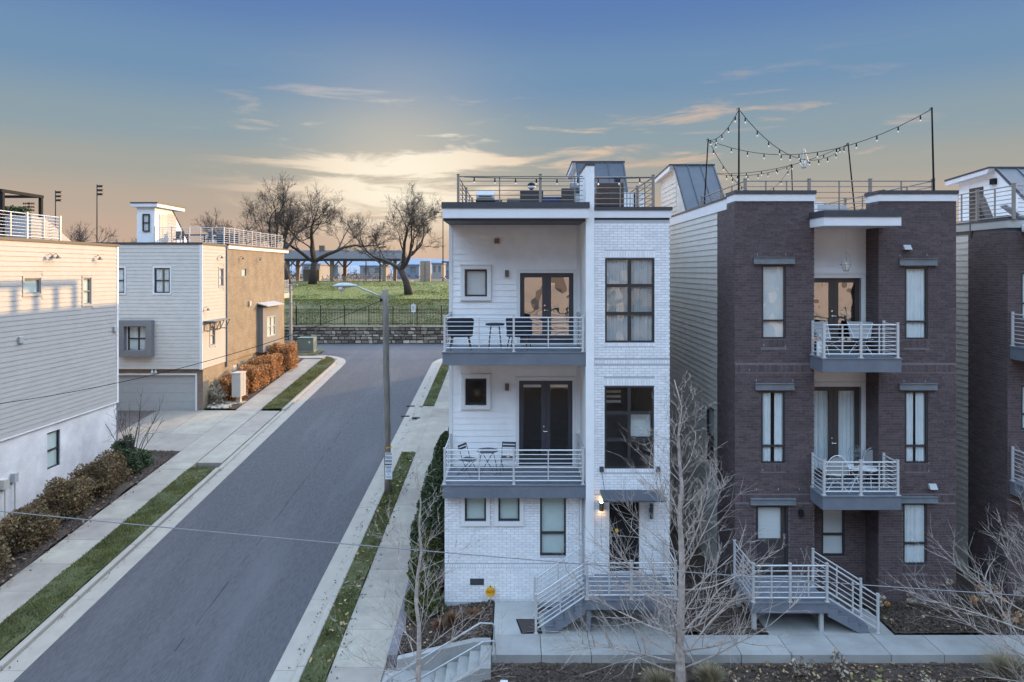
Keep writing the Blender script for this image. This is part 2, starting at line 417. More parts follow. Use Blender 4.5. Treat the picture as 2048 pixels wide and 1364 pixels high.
def spans(u0, u1, w0, w1, ops):
    s = [(u0, u1)]
    for o in ops:
        if o[2] < w1 - 1e-4 and o[3] > w0 + 1e-4:
            n = []
            for a, b in s:
                if o[1] <= a or o[0] >= b: n.append((a, b)); continue
                if o[0] > a: n.append((a, o[0]))
                if o[1] < b: n.append((o[1], b))
            s = n
    return s
def siding(parent, pl, u0, u1, w0, w1, ops, m, exp=0.18, name='siding_board', jit=0.002):
    """lapped boards, each board an object of its own"""
    n = max(1, round((w1 - w0) / exp)); e = (w1 - w0) / n
    for i in range(n):
        a, b = w0 + i * e, w0 + (i + 1) * e
        cuts = sorted({a, b} | {q for o in ops for q in o[2:4] if a + .02 < q < b - .02})
        for s0, s1 in spans(u0, u1, a, b, ops):
            if s1 - s0 < .02: continue
            mb = MB(); j = random.uniform(0, jit)
            t0, t1, t2 = .020 + j, .004, .004
            P = pl.p
            mb.quad(P(s0, a, t0), P(s1, a, t0), P(s1, b, t1), P(s0, b, t1))
            mb.quad(P(s0, a, t0), P(s1, a, t0), P(s1, a + .002, -.004), P(s0, a + .002, -.004))
            mb.add([P(s0, a, t0), P(s0, b, t1), P(s0, b, -.004), P(s0, a, -.004)], [(0, 1, 2, 3)])
            mb.add([P(s1, a, t0), P(s1, b, t1), P(s1, b, -.004), P(s1, a, -.004)], [(0, 1, 2, 3)])
            mb.build(name, m, parent)
class Bricks:
    """running-bond bricks standing proud of a mortar wall: the 300 nearest are objects, the rest one mesh"""
    L, H, J = 0.213, 0.0711, 0.010
    def __init__(s, wall, m, proud=0.006): s.wall, s.m, s.proud, s.full, s.rest = wall, m, proud, [], MB()
    def one(s, pl, a, b, w0, w1, mb):
        P, d = pl.p, s.proud
        v = [P(a, w0, -.004), P(b, w0, -.004), P(b, w1, -.004), P(a, w1, -.004), P(a, w0, d), P(b, w0, d), P(b, w1, d), P(a, w1, d)]
        mb.add(v, [(4, 5, 6, 7), (0, 1, 5, 4), (1, 2, 6, 5), (2, 3, 7, 6), (3, 0, 4, 7)])
    def fill(s, pl, u0, u1, w0, w1, ops=()):
        n = int((w1 - w0) / s.H); h = s.H
        for i in range(n):
            a, b = w0 + i * h + s.J / 2, w0 + (i + 1) * h - s.J / 2
            off = (s.L / 2 if i % 2 else 0) + u0
            for s0, s1 in spans(u0, u1, a, b, ops):
                k = math.floor((s0 - off) / s.L)
                while off + k * s.L < s1:
                    x0, x1 = off + k * s.L, off + (k + 1) * s.L - s.J
                    y0, y1 = max(x0, s0), min(x1, s1)
                    k += 1
                    if y1 - y0 < .03: continue
                    if y0 == x0 and y1 == x1: s.full.append((pl, x0, a))
                    else: s.one(pl, y0, y1, a, b, s.rest)
    def soldier(s, pl, u0, u1, w0, w1):
        n = max(1, round((u1 - u0) / s.H)); e = (u1 - u0) / n
        for i in range(n): s.one(pl, u0 + i * e + .004, u0 + (i + 1) * e - .004, w0 + .004, w1 - .004, s.rest)
        return (u0, u1, w0, w1)
    def finish(s, limit=300, key=None):
        def dist(q):
            p = q[0].p(q[1], q[2]); return (Vector(p) - Vector((0, 0, CH))).length
        s.full.sort(key=key or dist)
        ln, hh = s.L - s.J, s.H - s.J
        cache = {}
        off = Vector((0, 0, 0)); q = s.wall
        while q is not None: off += q.location; q = q.parent
        for i, (pl, x0, a) in enumerate(s.full):
            if i < limit:
                if pl.k not in cache:
                    mb = MB(); s.one(Pl(pl.k, 0.0), 0, ln, 0, hh, mb)
                    me = bpy.data.meshes.new('brick'); me.from_pydata(mb.v, [], mb.f); me.materials.append(s.m); cache[pl.k] = me
                o = link('brick', cache[pl.k], None, s.wall); o.location = Vector(pl.p(x0, a)) - off
            else: s.one(pl, x0, x0 + ln, a, a + hh, s.rest)
        if s.rest.v: s.rest.build('brick', s.m, s.wall, kind='stuff')
def rect_frame(mb, pl, u0, u1, w0, w1, t, d0, d1):
    pl.box(mb, u0, u1, w1 - t, w1, d0, d1); pl.box(mb, u0, u1, w0, w0 + t, d0, d1)
    pl.box(mb, u0, u0 + t, w0 + t, w1 - t, d0, d1); pl.box(mb, u1 - t, u1, w0 + t, w1 - t, d0, d1)
def drape(pl, u0, u1, w0, w1, d, m, parent, name='curtain', amp=.025, waves=None):
    n = max(8, int((u1 - u0) / .018)); k = (waves or (u1 - u0) / .11) * 2 * math.pi / (u1 - u0)
    ph = random.uniform(0, 6); mb = MB(); vs, fs = [], []
    for i in range(n + 1):
        u = u0 + (u1 - u0) * i / n
        dd = d + amp * math.sin(k * (u - u0) + ph) + amp * .5 * math.sin(k * .43 * (u - u0) + 2 * ph)
        vs += [pl.p(u, w0, dd), pl.p(u, w1, dd * .6 + d * .4)]
    fs = [(2*i, 2*i+2, 2*i+3, 2*i+1) for i in range(n)]
    return mb.add(vs, fs).build(name, m, parent, smooth=True)
def slats(pl, u0, u1, w0, w1, d, m, parent, name='blind'):
    mb = MB(); n = max(3, int((w1 - w0) / .05)); e = (w1 - w0) / n
    for i in range(n):
        a = w0 + i * e
        mb.quad(pl.p(u0, a, d), pl.p(u1, a, d), pl.p(u1, a + e * .97, d - .012), pl.p(u0, a + e * .97, d - .012))
    return mb.build(name, m, parent)
def window(parent, pl, u0, u1, w0, w1, us=(), ws=(), fm='frame_dark', fill='blind', gm='glass', inset=.035, fw=.045, mw=None, fillm=None, name='window', label=None):
    mw = mw or fw; f = MB(); d1, d0 = -inset + .03, -inset - .04
    rect_frame(f, pl, u0, u1, w0, w1, fw, d0, d1)
    for u in us: pl.box(f, u - mw / 2, u + mw / 2, w0 + fw, w1 - fw, d0 + .004, d1 - .004)
    ue = [u0 + fw] + [q for u in us for q in (u - mw / 2, u + mw / 2)] + [u1 - fw]
    we = [w0 + fw] + [q for w in ws for q in (w - mw / 2, w + mw / 2)] + [w1 - fw]
    for w in ws:
        for i in range(0, len(ue), 2): pl.box(f, ue[i], ue[i+1], w - mw / 2, w + mw / 2, d0 + .004, d1 - .004)
    win = f.build(name, M[fm], parent, label=label)
    for i in range(0, len(ue), 2):
        for j in range(0, len(we), 2):
            g = MB(); g.quad(pl.p(ue[i], we[j], -inset), pl.p(ue[i+1], we[j], -inset), pl.p(ue[i+1], we[j+1], -inset), pl.p(ue[i], we[j+1], -inset))
            g.build('pane', M[gm], win)
    d = -inset - .042; a, b, c, e = u0 + .01, u1 - .01, w0 + .02, w1 - .02
    fm2 = M[fillm] if fillm else None
    if fill == 'blind': slats(pl, a, b, c, e, d, fm2 or M['blind'], win)
    elif fill == 'half': slats(pl, a, b, c + (e - c) * .35, e, d, fm2 or M['blind'], win)
    elif fill == 'shade': MB().quad(pl.p(a, c, d), pl.p(b, c, d), pl.p(b, e, d), pl.p(a, e, d)).build('roller_shade', fm2 or M['blind'], win)
    elif fill == 'curtain': drape(pl, a, b, c, e, d, fm2 or M['curtain'], win)
    elif fill == 'parted':
        g = (b - a) * random.uniform(.34, .47); g2 = (b - a) * random.uniform(.34, .47)
        drape(pl, a, a + g, c, e, d, fm2 or M['curtain'], win); drape(pl, b - g2, b, c, e, d, fm2 or M['curtain'], win)
    return win
def french(parent, pl, u0, u1, w0, w1, m, gm, fill, trimw=.09, trim_right=True):
    um = (u0 + u1) / 2
    t = MB()
    pl.box(t, u0 - trimw, u0, w0, w1, -.03, .028); pl.box(t, u1, u1 + trimw, w0, w1, -.03, .028); pl.box(t, u0 - trimw, u1 + trimw, w1, w1 + trimw, -.03, .032)
    pl.box(t, u0 - trimw - .02, u1 + trimw + .02, w1 + trimw, w1 + trimw + .025, -.03, .05)
    t.build('door_trim', M['white_trim'], parent)
    for a, b, hs in ((u0, um - .003, 1), (um + .003, u1, -1)):
        lf = MB(); st = .13; d0, d1 = -.10, -.055
        pl.box(lf, a, a + st, w0, w1, d0, d1); pl.box(lf, b - st, b, w0, w1, d0, d1)
        pl.box(lf, a + st, b - st, w0, w0 + .27, d0, d1); pl.box(lf, a + st, b - st, w1 - .13, w1, d0, d1)
        leaf = lf.build('door', M[m], parent)
        g = MB().quad(pl.p(a + st, w0 + .27, -.075), pl.p(b - st, w0 + .27, -.075), pl.p(b - st, w1 - .13, -.075), pl.p(a + st, w1 - .13, -.075)); g.build('pane', M[gm], leaf)
        if hs == 1:
            hd = MB(); uu = b - .055
            hd.tube([pl.p(uu, w0 + 1.0, -.055), pl.p(uu, w0 + 1.0, -.015)], .026, 10); hd.tube([pl.p(uu, w0 + 1.0, -.02), pl.p(uu + .11, w0 + .995, -.015)], .010, 6)
            hd.tube([pl.p(uu, w0 + 1.14, -.055), pl.p(uu, w0 + 1.14, -.03)], .026, 10)
            hd.build('handle', M['brass'], leaf)
        if fill == 'curtain': drape(pl, a + .02, b - .02, w0 + .03, w1 - .03, -.20, M['curtain'], leaf)
        elif fill == 'shade': MB().quad(pl.p(a + .05, w1 - .22, -.12), pl.p(b - .05, w1 - .22, -.12), pl.p(b - .05, w1 - .05, -.12), pl.p(a + .05, w1 - .05, -.12)).build('roller_shade', M['blind'], leaf)
        elif fill == 'dark': pass
    th = MB(); pl.box(th, u0 - trimw, u1 + trimw, w0 - .04, w0, -.08, .05); th.build('threshold', M['white_trim'], parent)
def railing(parent, p0, p1, h=.94, bars=7, posts=(0, .5, 1), pickets=(.25, .75), m=None, pw=.055, base=.10, z1=None):
    """posts, pickets and horizontal bars between two points on the floor (a slope is followed)"""
    m = m or M['rail']; p0, p1 = Vector(p0), Vector(p1); ax = (p1 - p0); L = ax.length
    for t in posts:
        c = p0 + ax * t; mb = MB(); mb.box(c.x - pw/2, c.x + pw/2, c.y - pw/2, c.y + pw/2, c.z, c.z + h + .05); mb.box(c.x - pw*.9, c.x + pw*.9, c.y - pw*.9, c.y + pw*.9, c.z, c.z + .015)
        mb.box(c.x - pw*.62, c.x + pw*.62, c.y - pw*.62, c.y + pw*.62, c.z + h + .05, c.z + h + .065)
        mb.build('rail_post', m, parent)
    for t in pickets:
        c = p0 + ax * t; mb = MB(); q = .016; mb.box(c.x - q, c.x + q, c.y - q, c.y + q, c.z + base + .012, c.z + h - .02); mb.build('rail_picket', m, parent)
    for i in range(bars + 1):
        zz = base + (h - base) * i / bars; r = .012 if 0 < i < bars else .020
        d = ax.normalized() * .02
        MB().tube([p0 + d + Vector((0, 0, zz)), p1 - d + Vector((0, 0, zz))], r, 6).build('rail_bar' if i < bars else 'top_rail', m, parent)
def bulkhead(parent, x0, x1, yf, yp, yb, zb, zt, m_wall, side='left', door=True, over=.18):
    """roof stair housing: sloped metal front, near-flat top, door in one side"""
    prof = [(yf, zb), (yp, zt), (yb, zt - .12), (yb, zb)]
    b = MB(); b.prism([(x0, y, z) for y, z in prof], (x1 - x0, 0, 0)); bh = b.build('stair_housing', m_wall, parent)
    r = MB(); d = Vector((0, yp - yf, zt - zb)).normalized(); nrm = Vector((0, -d.z, d.y))
    a0 = Vector((0, yf, zb)) + nrm * .03; a1 = Vector((0, yp, zt)) + nrm * .03
    r.prism([(x0 - .04, a0.y, a0.z), (x0 - .04, a1.y, a1.z), (x0 - .04, a1.y + nrm.y * .05, a1.z + nrm.z * .05), (x0 - .04, a0.y + nrm.y * .05, a0.z + nrm.z * .05)], (x1 - x0 + .08, 0, 0))
    for k in range(4):
        xx = x0 + (x1 - x0) * k / 3
        o = nrm * .05
        r.prism([(xx - .012, a0.y + o.y, a0.z + o.z), (xx - .012, a1.y + o.y, a1.z + o.z), (xx - .012, a1.y + o.y + nrm.y*.03, a1.z + o.z + nrm.z*.03), (xx - .012, a0.y + o.y + nrm.y*.03, a0.z + o.z + nrm.z*.03)], (.024, 0, 0))
    r.build('sloped_roof', M['metal_roof'], bh)
    xa, xb = (x0 - over, x1 + .04) if side == 'left' else (x0 - .04, x1 + over)
    t = MB(); t.prism([(xa, yp - .1, zt + .02), (xa, yb + .45, zt - .12), (xa, yb + .45, zt - .28), (xa, yp + .02, zt - .14)], (xb - xa, 0, 0)); t.build('fascia', M['fascia'], bh)
    c = MB(); c.prism([(xa - .02, yp - .12, zt + .022), (xa - .02, yb + .47, zt - .118), (xa - .02, yb + .47, zt - .06), (xa - .02, yp - .12, zt + .08)], (xb - xa + .04, 0, 0)); c.build('coping', M['coping'], bh)
    return bh

# ------------------------------------------------------------------ ground, road, pavements
def sz(y):
    """height of the side street: climbs away from the camera, then levels at the cross street"""
    if y < 4: return -2.0
    if y < 51: return -2.4 + .1 * y
    if y < 55: return 2.7 + .1 * (1 - (55 - y) / 4) * 2 * .9
    return 2.88
def park(y):
    if y < 60.3: return 2.85
    if y < 95: return 4.15 + .094 * (y - 60.3)
    if y < 150: return 7.42
    return max(2.0, 7.42 - (y - 150) * .04)
def gz(x, y):
    if y > 60.29: return park(y)
    if -3.1 < x < -.5 and 15.7 < y < 19.4: return -1.1
    if x > -1.9:
        if y < 16.4: return -.22 - (16.4 - y) * .13 if y > 6 else -1.7
        if y < 28: return -.03
        if y < 46: return -.03 + (y - 28) / 18 * 2.6
        return 2.75
    return sz(y) - .02
def ground():
    xs = sorted({-900., -300, -120, -60, -40, -30, -24, -20, -18.2, -16.5, -15.3, -13.9, -12, -9, -6, -4.6, -3.3, -2.95, -1.88, -.62, -.45, 0, 2, 4, 6, 9, 12, 16, 24, 40, 60, 120, 300, 900})
    ys = sorted({-200., -60, -25, -10, 0, 4, 6, 10, 13, 15.6, 15.75, 16.3, 16.42, 17.2, 17.34, 19, 19.3, 19.5, 22, 25, 28, 32, 36, 40, 46, 51, 53, 55, 60.2, 60.3, 65, 70, 76, 82, 88, 94, 95, 105, 120, 150, 180, 220, 300, 600, 1500, 4000})
    mb = MB()
    for y in ys:
        for x in xs: mb.v.append((x, y, gz(x, y) - .16))
    n = len(xs)
    mb.f = [(j*n+i, j*n+i+1, (j+1)*n+i+1, (j+1)*n+i) for j in range(len(ys)-1) for i in range(n-1)]
    return struct(mb.build('ground', M['soil']))
ground()
def ysplit(y0, y1, step=None):
    q = {y0, y1} | {c for c in (4., 51., 52., 53., 54., 55.) if y0 < c < y1}
    if step: q |= {y0 + step * i for i in range(1, int((y1 - y0) / step) + 1) if y0 + step * i < y1 - .05}
    return sorted(q)
def slope_box(mb, x0, x1, y0, y1, top, depth=.3, f=sz):
    ys = ysplit(y0, y1)
    for a, b in zip(ys, ys[1:]):
        za, zb = f(a) + top, f(b) + top
        mb.add([(x0,a,za-depth),(x1,a,za-depth),(x1,b,zb-depth),(x0,b,zb-depth),(x0,a,za),(x1,a,za),(x1,b,zb),(x0,b,zb)],
               [(4,5,6,7),(0,1,5,4),(1,2,6,5),(2,3,7,6),(3,0,4,7)])
    return mb
def slabs(name, piece, x0, x1, y0, y1, step, top, m, label=None, gap=.012, f=sz):
    root = bpy.data.objects.new(name, None); COL.objects.link(root); root['kind'] = 'structure'
    y = y0
    while y < y1 - .02:
        b = min(y + step, y1)
        slope_box(MB(), x0, x1, y + gap / 2, b - gap / 2, top + random.uniform(-.003, .003), .25, f).build(piece, m, root)
        y = b
    MB_ = slope_box(MB(), x0 + .01, x1 - .01, y0 + .01, y1 - .01, top - .018, .2, f); o = MB_.build('bedding', M['stone_joint'], root)
    return root
ASX0, ASX1 = -12.05, -5.90
road = MB()
ys = [2, 4, 8, 14, 20, 26, 32, 38, 44, 51, 53, 55]
for a, b in zip(ys, ys[1:]):
    road.quad((ASX0 - .02, a, sz(a) - .125), (ASX1 + .02, a, sz(a) - .125), (ASX1 + .02, b, sz(b) - .125), (ASX0 - .02, b, sz(b) - .125))
road.quad((-90, 53, sz(53) - .121), (90, 53, sz(53) - .121), (90, 55, sz(55) - .121), (-90, 55, sz(55) - .121))
road.quad((-90, 55, sz(55) - .121), (90, 55, sz(55) - .121), (90, 60.0, sz(60) - .10), (-90, 60.0, sz(60) - .10))
# flared corners of the junction
for cx, sgn in ((ASX0, -1), (ASX1, 1)):
    arc = []
    for k in range(10):
        w = rad(90 * k / 9)
        arc.append((cx + sgn * 3.5 * (1 - math.cos(w)), 49.4 + 3.5 * math.sin(w)))
    poly = [(cx - sgn * .02, 49.4)] + arc + [(cx - sgn * .02, 52.95)]
    road.poly([(x, y, sz(y) - .1225) for x, y in poly])
struct(road.build('road', M['asphalt']))
ck = MB(); rk = random.Random(3)
for x0, y0, dx, n, st in ((-8.7, 13, .0, 60, .55), (-10.9, 24, .45, 9, .35), (-7.2, 31, -.5, 8, .35), (-9.9, 39.5, .5, 10, .35), (-6.9, 18.5, -.55, 5, .3)):
    x, y = x0, y0; pts = []
    for k in range(n):
        pts.append((x, y)); x += dx * .6 + rk.uniform(-.035, .035) * (1 if dx == 0 else 3); y += st * (1 if dx == 0 else rk.uniform(-.1, .5))
        if dx == 0: x += (x0 - x) * .2
    for (a, b), (c, d) in zip(pts, pts[1:]):
        if dx == 0 and rk.random() < .35: continue
        w = rk.uniform(.006, .016); ck.quad((a - w, b, sz(b) - .1195), (a + w, b, sz(b) - .1195), (c + w, d, sz(d) - .1195), (c - w, d, sz(d) - .1195))
struct(ck.build('road_crack', M['crack']))
# the road in front, behind the camera
fr = MB(); fr.quad((-60, -16, -1.78), (60, -16, -1.78), (60, 4.5, -1.78), (-60, 4.5, -1.78)); struct(fr.build('front_road', M['asphalt']))
def arc_strip(mb, cx, cy, sgn, r0, r1, h0, h1, depth=.25, n=12):
    """quarter ring round the junction corner; r measured from the arc centre"""
    P = []
    for k in range(n + 1):
        w = rad(90 * k / n)
        for r, h in ((r0, h0), (r1, h1)):
            x, y = cx - sgn * r * math.cos(w), cy + r * math.sin(w)
            P.append((x, y, sz(y) + h)); P.append((x, y, sz(y) + h - depth))
    fs = []
    for k in range(n):
        a = 4 * k; b = a + 4
        fs += [(a, a+2, b+2, b), (a, b, b+1, a+1), (a+2, a+3, b+3, b+2)]
    mb.add(P, fs)
# left side of the street
def street_side(x, s, breaks, y_end):
    """gutter and kerb on one side; s = -1 left, +1 right"""
    root = bpy.data.objects.new('kerb', None); COL.objects.link(root); root['kind'] = 'structure'
    y = 5.0
    while y < y_end - .05:
        b = min(y + 3.05, y_end)
        for c in breaks:
            for q in c:
                if y < q < b - .1: b = q
        low = any(c[0] - .01 <= y < c[1] - .01 for c in breaks)
        gap = .012
        slope_box(MB(), *sorted((x, x + s * .56)), y + gap/2, b - gap/2, -.112, .25).build('gutter_slab', M['kerb'], root)
        k = MB(); top = -.07 if low else .005
        slope_box(k, *sorted((x + s * .565, x + s * .76)), y + gap/2, b - gap/2, top, .3)
        k.build('kerb_stone', M['kerb'], root, bevel=.03)
        y = b
    g = MB(); arc_strip(g, x + s * 3.5, y_end, s, 3.5, 2.95, -.110, -.108); g.build('gutter_slab', M['kerb'], root)
    g = MB(); arc_strip(g, x + s * 3.5, y_end, s, 2.945, 2.75, .005, .005); g.build('kerb_stone', M['kerb'], root)
    e = MB()
    a, b = sorted((x + s * 3.5, x + s * 40))
    e.box(a, b, y_end + 2.95, y_end + 3.5, sz(53) - .35, sz(53) - .112); e.build('gutter_slab', M['kerb'], root)
    e = MB(); e.box(a, b, y_end + 2.75, y_end + 2.945, sz(53) - .35, sz(53) + .005); e.build('kerb_stone', M['kerb'], root)
    return root
street_side(ASX0, -1, [(30.0, 38.4)], 49.4)
street_side(ASX1, 1, [(31.8, 39.0)], 49.4)
slabs('sidewalk', 'paving_slab', -15.25, -13.92, 5, 30.6, 1.55, 0.0, M['concrete'])
slabs('sidewalk', 'paving_slab', -15.25, -13.92, 38.2, 50.6, 1.55, 0.0, M['concrete'])
slabs('sidewalk', 'paving_slab', -4.50, -3.20, 5, 50.5, 1.52, 0.0, M['concrete'])
tp = MB(); tp.box(-40, -13.92, 50.62, 51.9, sz(51.3) - .3, sz(51.3) + .012); struct(tp.build('sidewalk', M['concrete']))
# concrete drive between the left houses, crossing the pavement
droot = bpy.data.objects.new('driveway', None); COL.objects.link(droot); droot['kind'] = 'structure'
for a, b in ((-13.9, -12.83), (-15.25, -13.92), (-17.0, -15.27), (-19.5, -17.02)):
    for c, d in ((30.62, 34.3), (34.32, 38.18)):
        if b < -15.26 and c < 31: c = 32.0
        slope_box(MB(), a, b, c, d, -.03 if b > -13.9 else -.004, .25).build('paving_slab', M['concrete'], droot)
slope_box(MB(), -30, -12.85, 30.65, 38.15, -.07, .2).build('bedding', M['stone_joint'], droot)
pv = MB(); pv.quad((-30, 32.0, sz(32)), (-19.52, 32.0, sz(32)), (-17.1, 38.6, sz(38.0)), (-30, 38.6, sz(38.0))); pvo = pv.build('paver_court', M['paver'], droot)
ap = bpy.data.objects.new('driveway', None); COL.objects.link(ap); ap['kind'] = 'structure'
for c, d in ((31.8, 34.2), (34.21, 36.6), (36.61, 39.0)): slope_box(MB(), -5.13, -4.51, c, d, -.012, .25).build('paving_slab', M['concrete'], ap)
# walkway in front of the houses
wroot = bpy.data.objects.new('walkway', None); COL.objects.link(wroot); wroot['kind'] = 'structure'
x = -.55
edges = [-.55, .62, 1.80, 2.98, 4.15, 5.33, 6.50, 7.68, 8.85, 10.1, 11.4, 12.7, 14, 15.3, 16.6, 18]
for a, b in zip(edges, edges[1:]):
    MB().box(a + .009, b - .009, 16.46, 17.36, -.34, random.uniform(-.003, .003)).build('paving_slab', M['old_concrete'], wroot)
for a, b, y1 in ((-.55, .62, 19.14), (.62, 1.80, 18.5), (1.80, 2.98, 18.5), (2.98, 4.15, 18.5), (6.30, 7.68, 19.1), (7.68, 8.85, 19.1), (8.85, 9.42, 18.7)):
    MB().box(a + .008, b - .008, 17.375, y1, -.3, random.uniform(-.004, .002)).build('paving_slab', M['old_concrete'], wroot)
MB().box(-.5, 17.9, 16.5, 17.38, -.33, -.02).build('bedding', M['stone_joint'], wroot)
# steps down to the side pavement
sroot = bpy.data.objects.new('steps', None); COL.objects.link(sroot); sroot['kind'] = 'structure'
for i in range(5):
    x1 = -.56 - .27 * i
    MB().box(x1 - .275, x1, 16.05, 17.15, -1.0, -.135 * (i + 1)).build('step', M['old_concrete'], sroot, bevel=.012)
MB().box(-3.19, -1.915, 15.7, 17.2, -1.2, -.765).build('landing', M['old_concrete'], sroot)
MB().prism([(-2.0, 15.88, -1.2), (-.55, 15.88, -1.2), (-.55, 15.88, .02), (-.75, 15.88, .02), (-2.0, 15.88, -.62)], (0, .165, 0)).build('cheek_wall', M['old_concrete'], sroot, bevel=.012)
MB().prism([(-2.9, 17.16, -1.0), (-.6, 17.16, -1.0), (-.6, 17.16, -.06), (-1.0, 17.16, -.06), (-2.9, 17.16, -.5)], (0, .2, 0)).build('cheek_wall', M['old_concrete'], sroot, bevel=.012)
# low dark edging wall between the side pavement and the shrubs
ew = bpy.data.objects.new('edging_wall', None); COL.objects.link(ew); tag(ew, 'low dark brick edging along the pavement by the evergreen shrubs', 'edging')
y = 17.4
while y < 33:
    slope_box(MB(), -3.17, -2.93, y + .008, y + .38, .14 + random.uniform(-.006, .006), .4).build('block', M['pave_dark'], ew); y += .39

# ------------------------------------------------------------------ planted ground
def bumpy(name, x0, x1, y0, y1, zf, m, amp=.03, step=.09, kind='structure', seed=0):
    r = np.random.default_rng(seed)
    nx, ny = max(2, int((x1 - x0) / step)), max(2, int((y1 - y0) / step))
    xs, ys = np.linspace(x0, x1, nx + 1), np.linspace(y0, y1, ny + 1)
    V = np.array([(x, y, zf(x, y)) for y in ys for x in xs])
    h = r.normal(0, 1, (ny + 1, nx + 1))
    big = np.kron(r.normal(0, 1, (ny // 8 + 2, nx // 8 + 2)), np.ones((8, 8)))[:ny + 1, :nx + 1]
    for _ in range(5):
        big = (big + np.roll(big, 1, 0) + np.roll(big, -1, 0) + np.roll(big, 1, 1) + np.roll(big, -1, 1)) / 5
    V[:, 2] += (h * amp * .5 + big * amp).ravel()
    i = np.arange(ny)[:, None] * (nx + 1) + np.arange(nx)[None, :]
    Q = np.stack([i, i + 1, i + nx + 2, i + nx + 1], -1).reshape(-1, 4)
    return link(name, np_mesh(name, V, Q), m, kind=kind)
def front_z(x, y):
    return -.20 - (16.4 - y) * .13
def bed_z(x, y):
    t = min(1, max(0, (x + 2.9) / 2.3)); return (1 - t) * (sz(y) + .02) * .75 - .03 * t + .0
def left_z(x, y):
    return sz(y) + .03 + max(0, (-15.4 - x)) * .03
bumpy('mulch_bed', -.75, 18, 11.5, 16.45, front_z, M['mulch'], .018, .05, seed=1)
bumpy('mulch_bed', -2.92, -.57, 17.37, 19.25, bed_z, M['mulch'], .015, .05, seed=2)
bumpy('mulch_bed', -2.92, -1.9, 19.25, 34, lambda x, y: sz(y) * .9 + .02, M['mulch'], .03, .14, seed=3)
bumpy('mulch_bed', 9.45, 20, 17.40, 19.6, lambda x, y: .03, M['mulch'], .015, .05, seed=4)
bumpy('mulch_bed', 4.1, 6.28, 17.40, 26, lambda x, y: .0, M['mulch'], .03, seed=5)
bumpy('mulch_bed', 11.9, 13.5, 19.6, 28, lambda x, y: .02, M['mulch'], .03, .14, seed=6)
bumpy('mulch_bed', -18.1, -15.27, 8, 31.9, left_z, M['mulch'], .03, .12, seed=7)
bumpy('mulch_bed', -17.0, -15.27, 38.3, 50.5, left_z, M['mulch'], .03, .15, seed=8)
bumpy('verge', -13.90, -12.82, 5, 29.95, lambda x, y: sz(y) + .012, M['lawn'], .02, .14, seed=9)
bumpy('verge', -13.90, -12.82, 38.45, 50.0, lambda x, y: sz(y) + .012, M['lawn'], .02, .14, seed=10)
bumpy('verge', -5.12, -4.52, 5, 31.78, lambda x, y: sz(y) + .012, M['lawn'], .02, .12, seed=11)
bumpy('verge', -5.12, -4.52, 39.02, 49.3, lambda x, y: sz(y) + .012, M['lawn'], .02, .14, seed=12)
bumpy('lawn', -45, 30, 60.75, 99, lambda x, y: park(y) + .0, M['lawn'], .022, .5, seed=13)
bumpy('pad', -17.2, -14.8, 52.0, 54.6, lambda x, y: sz(y) + .03, M['lawn'], .02, .2, seed=14)

def blades(name, x0, x1, y0, y1, zf, n, h, m, seed, w=.012):
    r = np.random.default_rng(seed)
    x, y = r.uniform(x0, x1, n), r.uniform(y0, y1, n)
    dens = np.sin(x * 5.1 + np.sin(y * 3.3) * 2) * np.sin(y * 2.3 + x) + r.normal(0, .6, n)
    k = dens > -.5; x, y = x[k], y[k]; n = len(x)
    z = np.array([zf(a, b) for a, b in zip(x, y)])
    hh = r.uniform(.5, 1.2, n) * h; a = r.uniform(0, 2 * np.pi, n); ln = r.normal(0, .5, (n, 2)) * hh[:, None]
    B = np.stack([x, y, z], 1); W = np.stack([np.cos(a) * w, np.sin(a) * w, np.zeros(n)], 1); T = B + np.stack([ln[:, 0], ln[:, 1], hh], 1)
    V = np.stack([B - W, B + W, T], 1).reshape(-1, 3)
    return link(name, np_mesh(name, V, np.arange(3 * n).reshape(n, 3)), m, kind='stuff')
g1 = lambda x, y: sz(y) + .01
for i, (x0, x1, y0, y1, n) in enumerate(((-13.90, -12.82, 8, 29.95, 26000), (-13.90, -12.82, 38.45, 50.5, 12000), (-5.12, -4.52, 10, 31.78, 15000), (-5.12, -4.52, 39.02, 49.3, 5000))):
    tag(blades('grass', x0, x1, y0, y1, g1, n, .075, M['blade'], 20 + i, .014), ['short grass on the verge beside the left pavement', 'sunlit grass on the verge beyond the drive', 'dark patchy grass round the utility pole', 'grass strip beyond the kerb grates'][i], 'grass', kind='stuff')
tag(blades('grass', -30, -4, 61, 96, lambda x, y: park(y), 60000, .065, M['lawn_blade'], 30, .05), 'sloping lawn grass in the park below the pavilion', 'grass', kind='stuff')
def litter(name, x0, x1, y0, y1, zf, n, s, m, seed, lift=.02):
    r = np.random.default_rng(seed)
    P = np.stack([r.uniform(x0, x1, n), r.uniform(y0, y1, n), np.zeros(n)], 1)
    P[:, 2] = [zf(a, b) + lift for a, b in P[:, :2]]; P[:, 2] += r.uniform(0, .025, n)
    A = r.normal(0, 1, (n, 3)); A[:, 2] *= .45; A /= np.linalg.norm(A, axis=1)[:, None]
    N_ = np.array([0, 0, 1.]) + r.normal(0, .45, (n, 3)); Bv = np.cross(A, N_); Bv /= np.linalg.norm(Bv, axis=1)[:, None]
    k = r.uniform(.5, 1.3, n)[:, None] * s
    V, Q = np_quads(P, A * k, Bv * k * .55)
    return link(name, np_mesh(name, V, Q), m, kind='stuff')
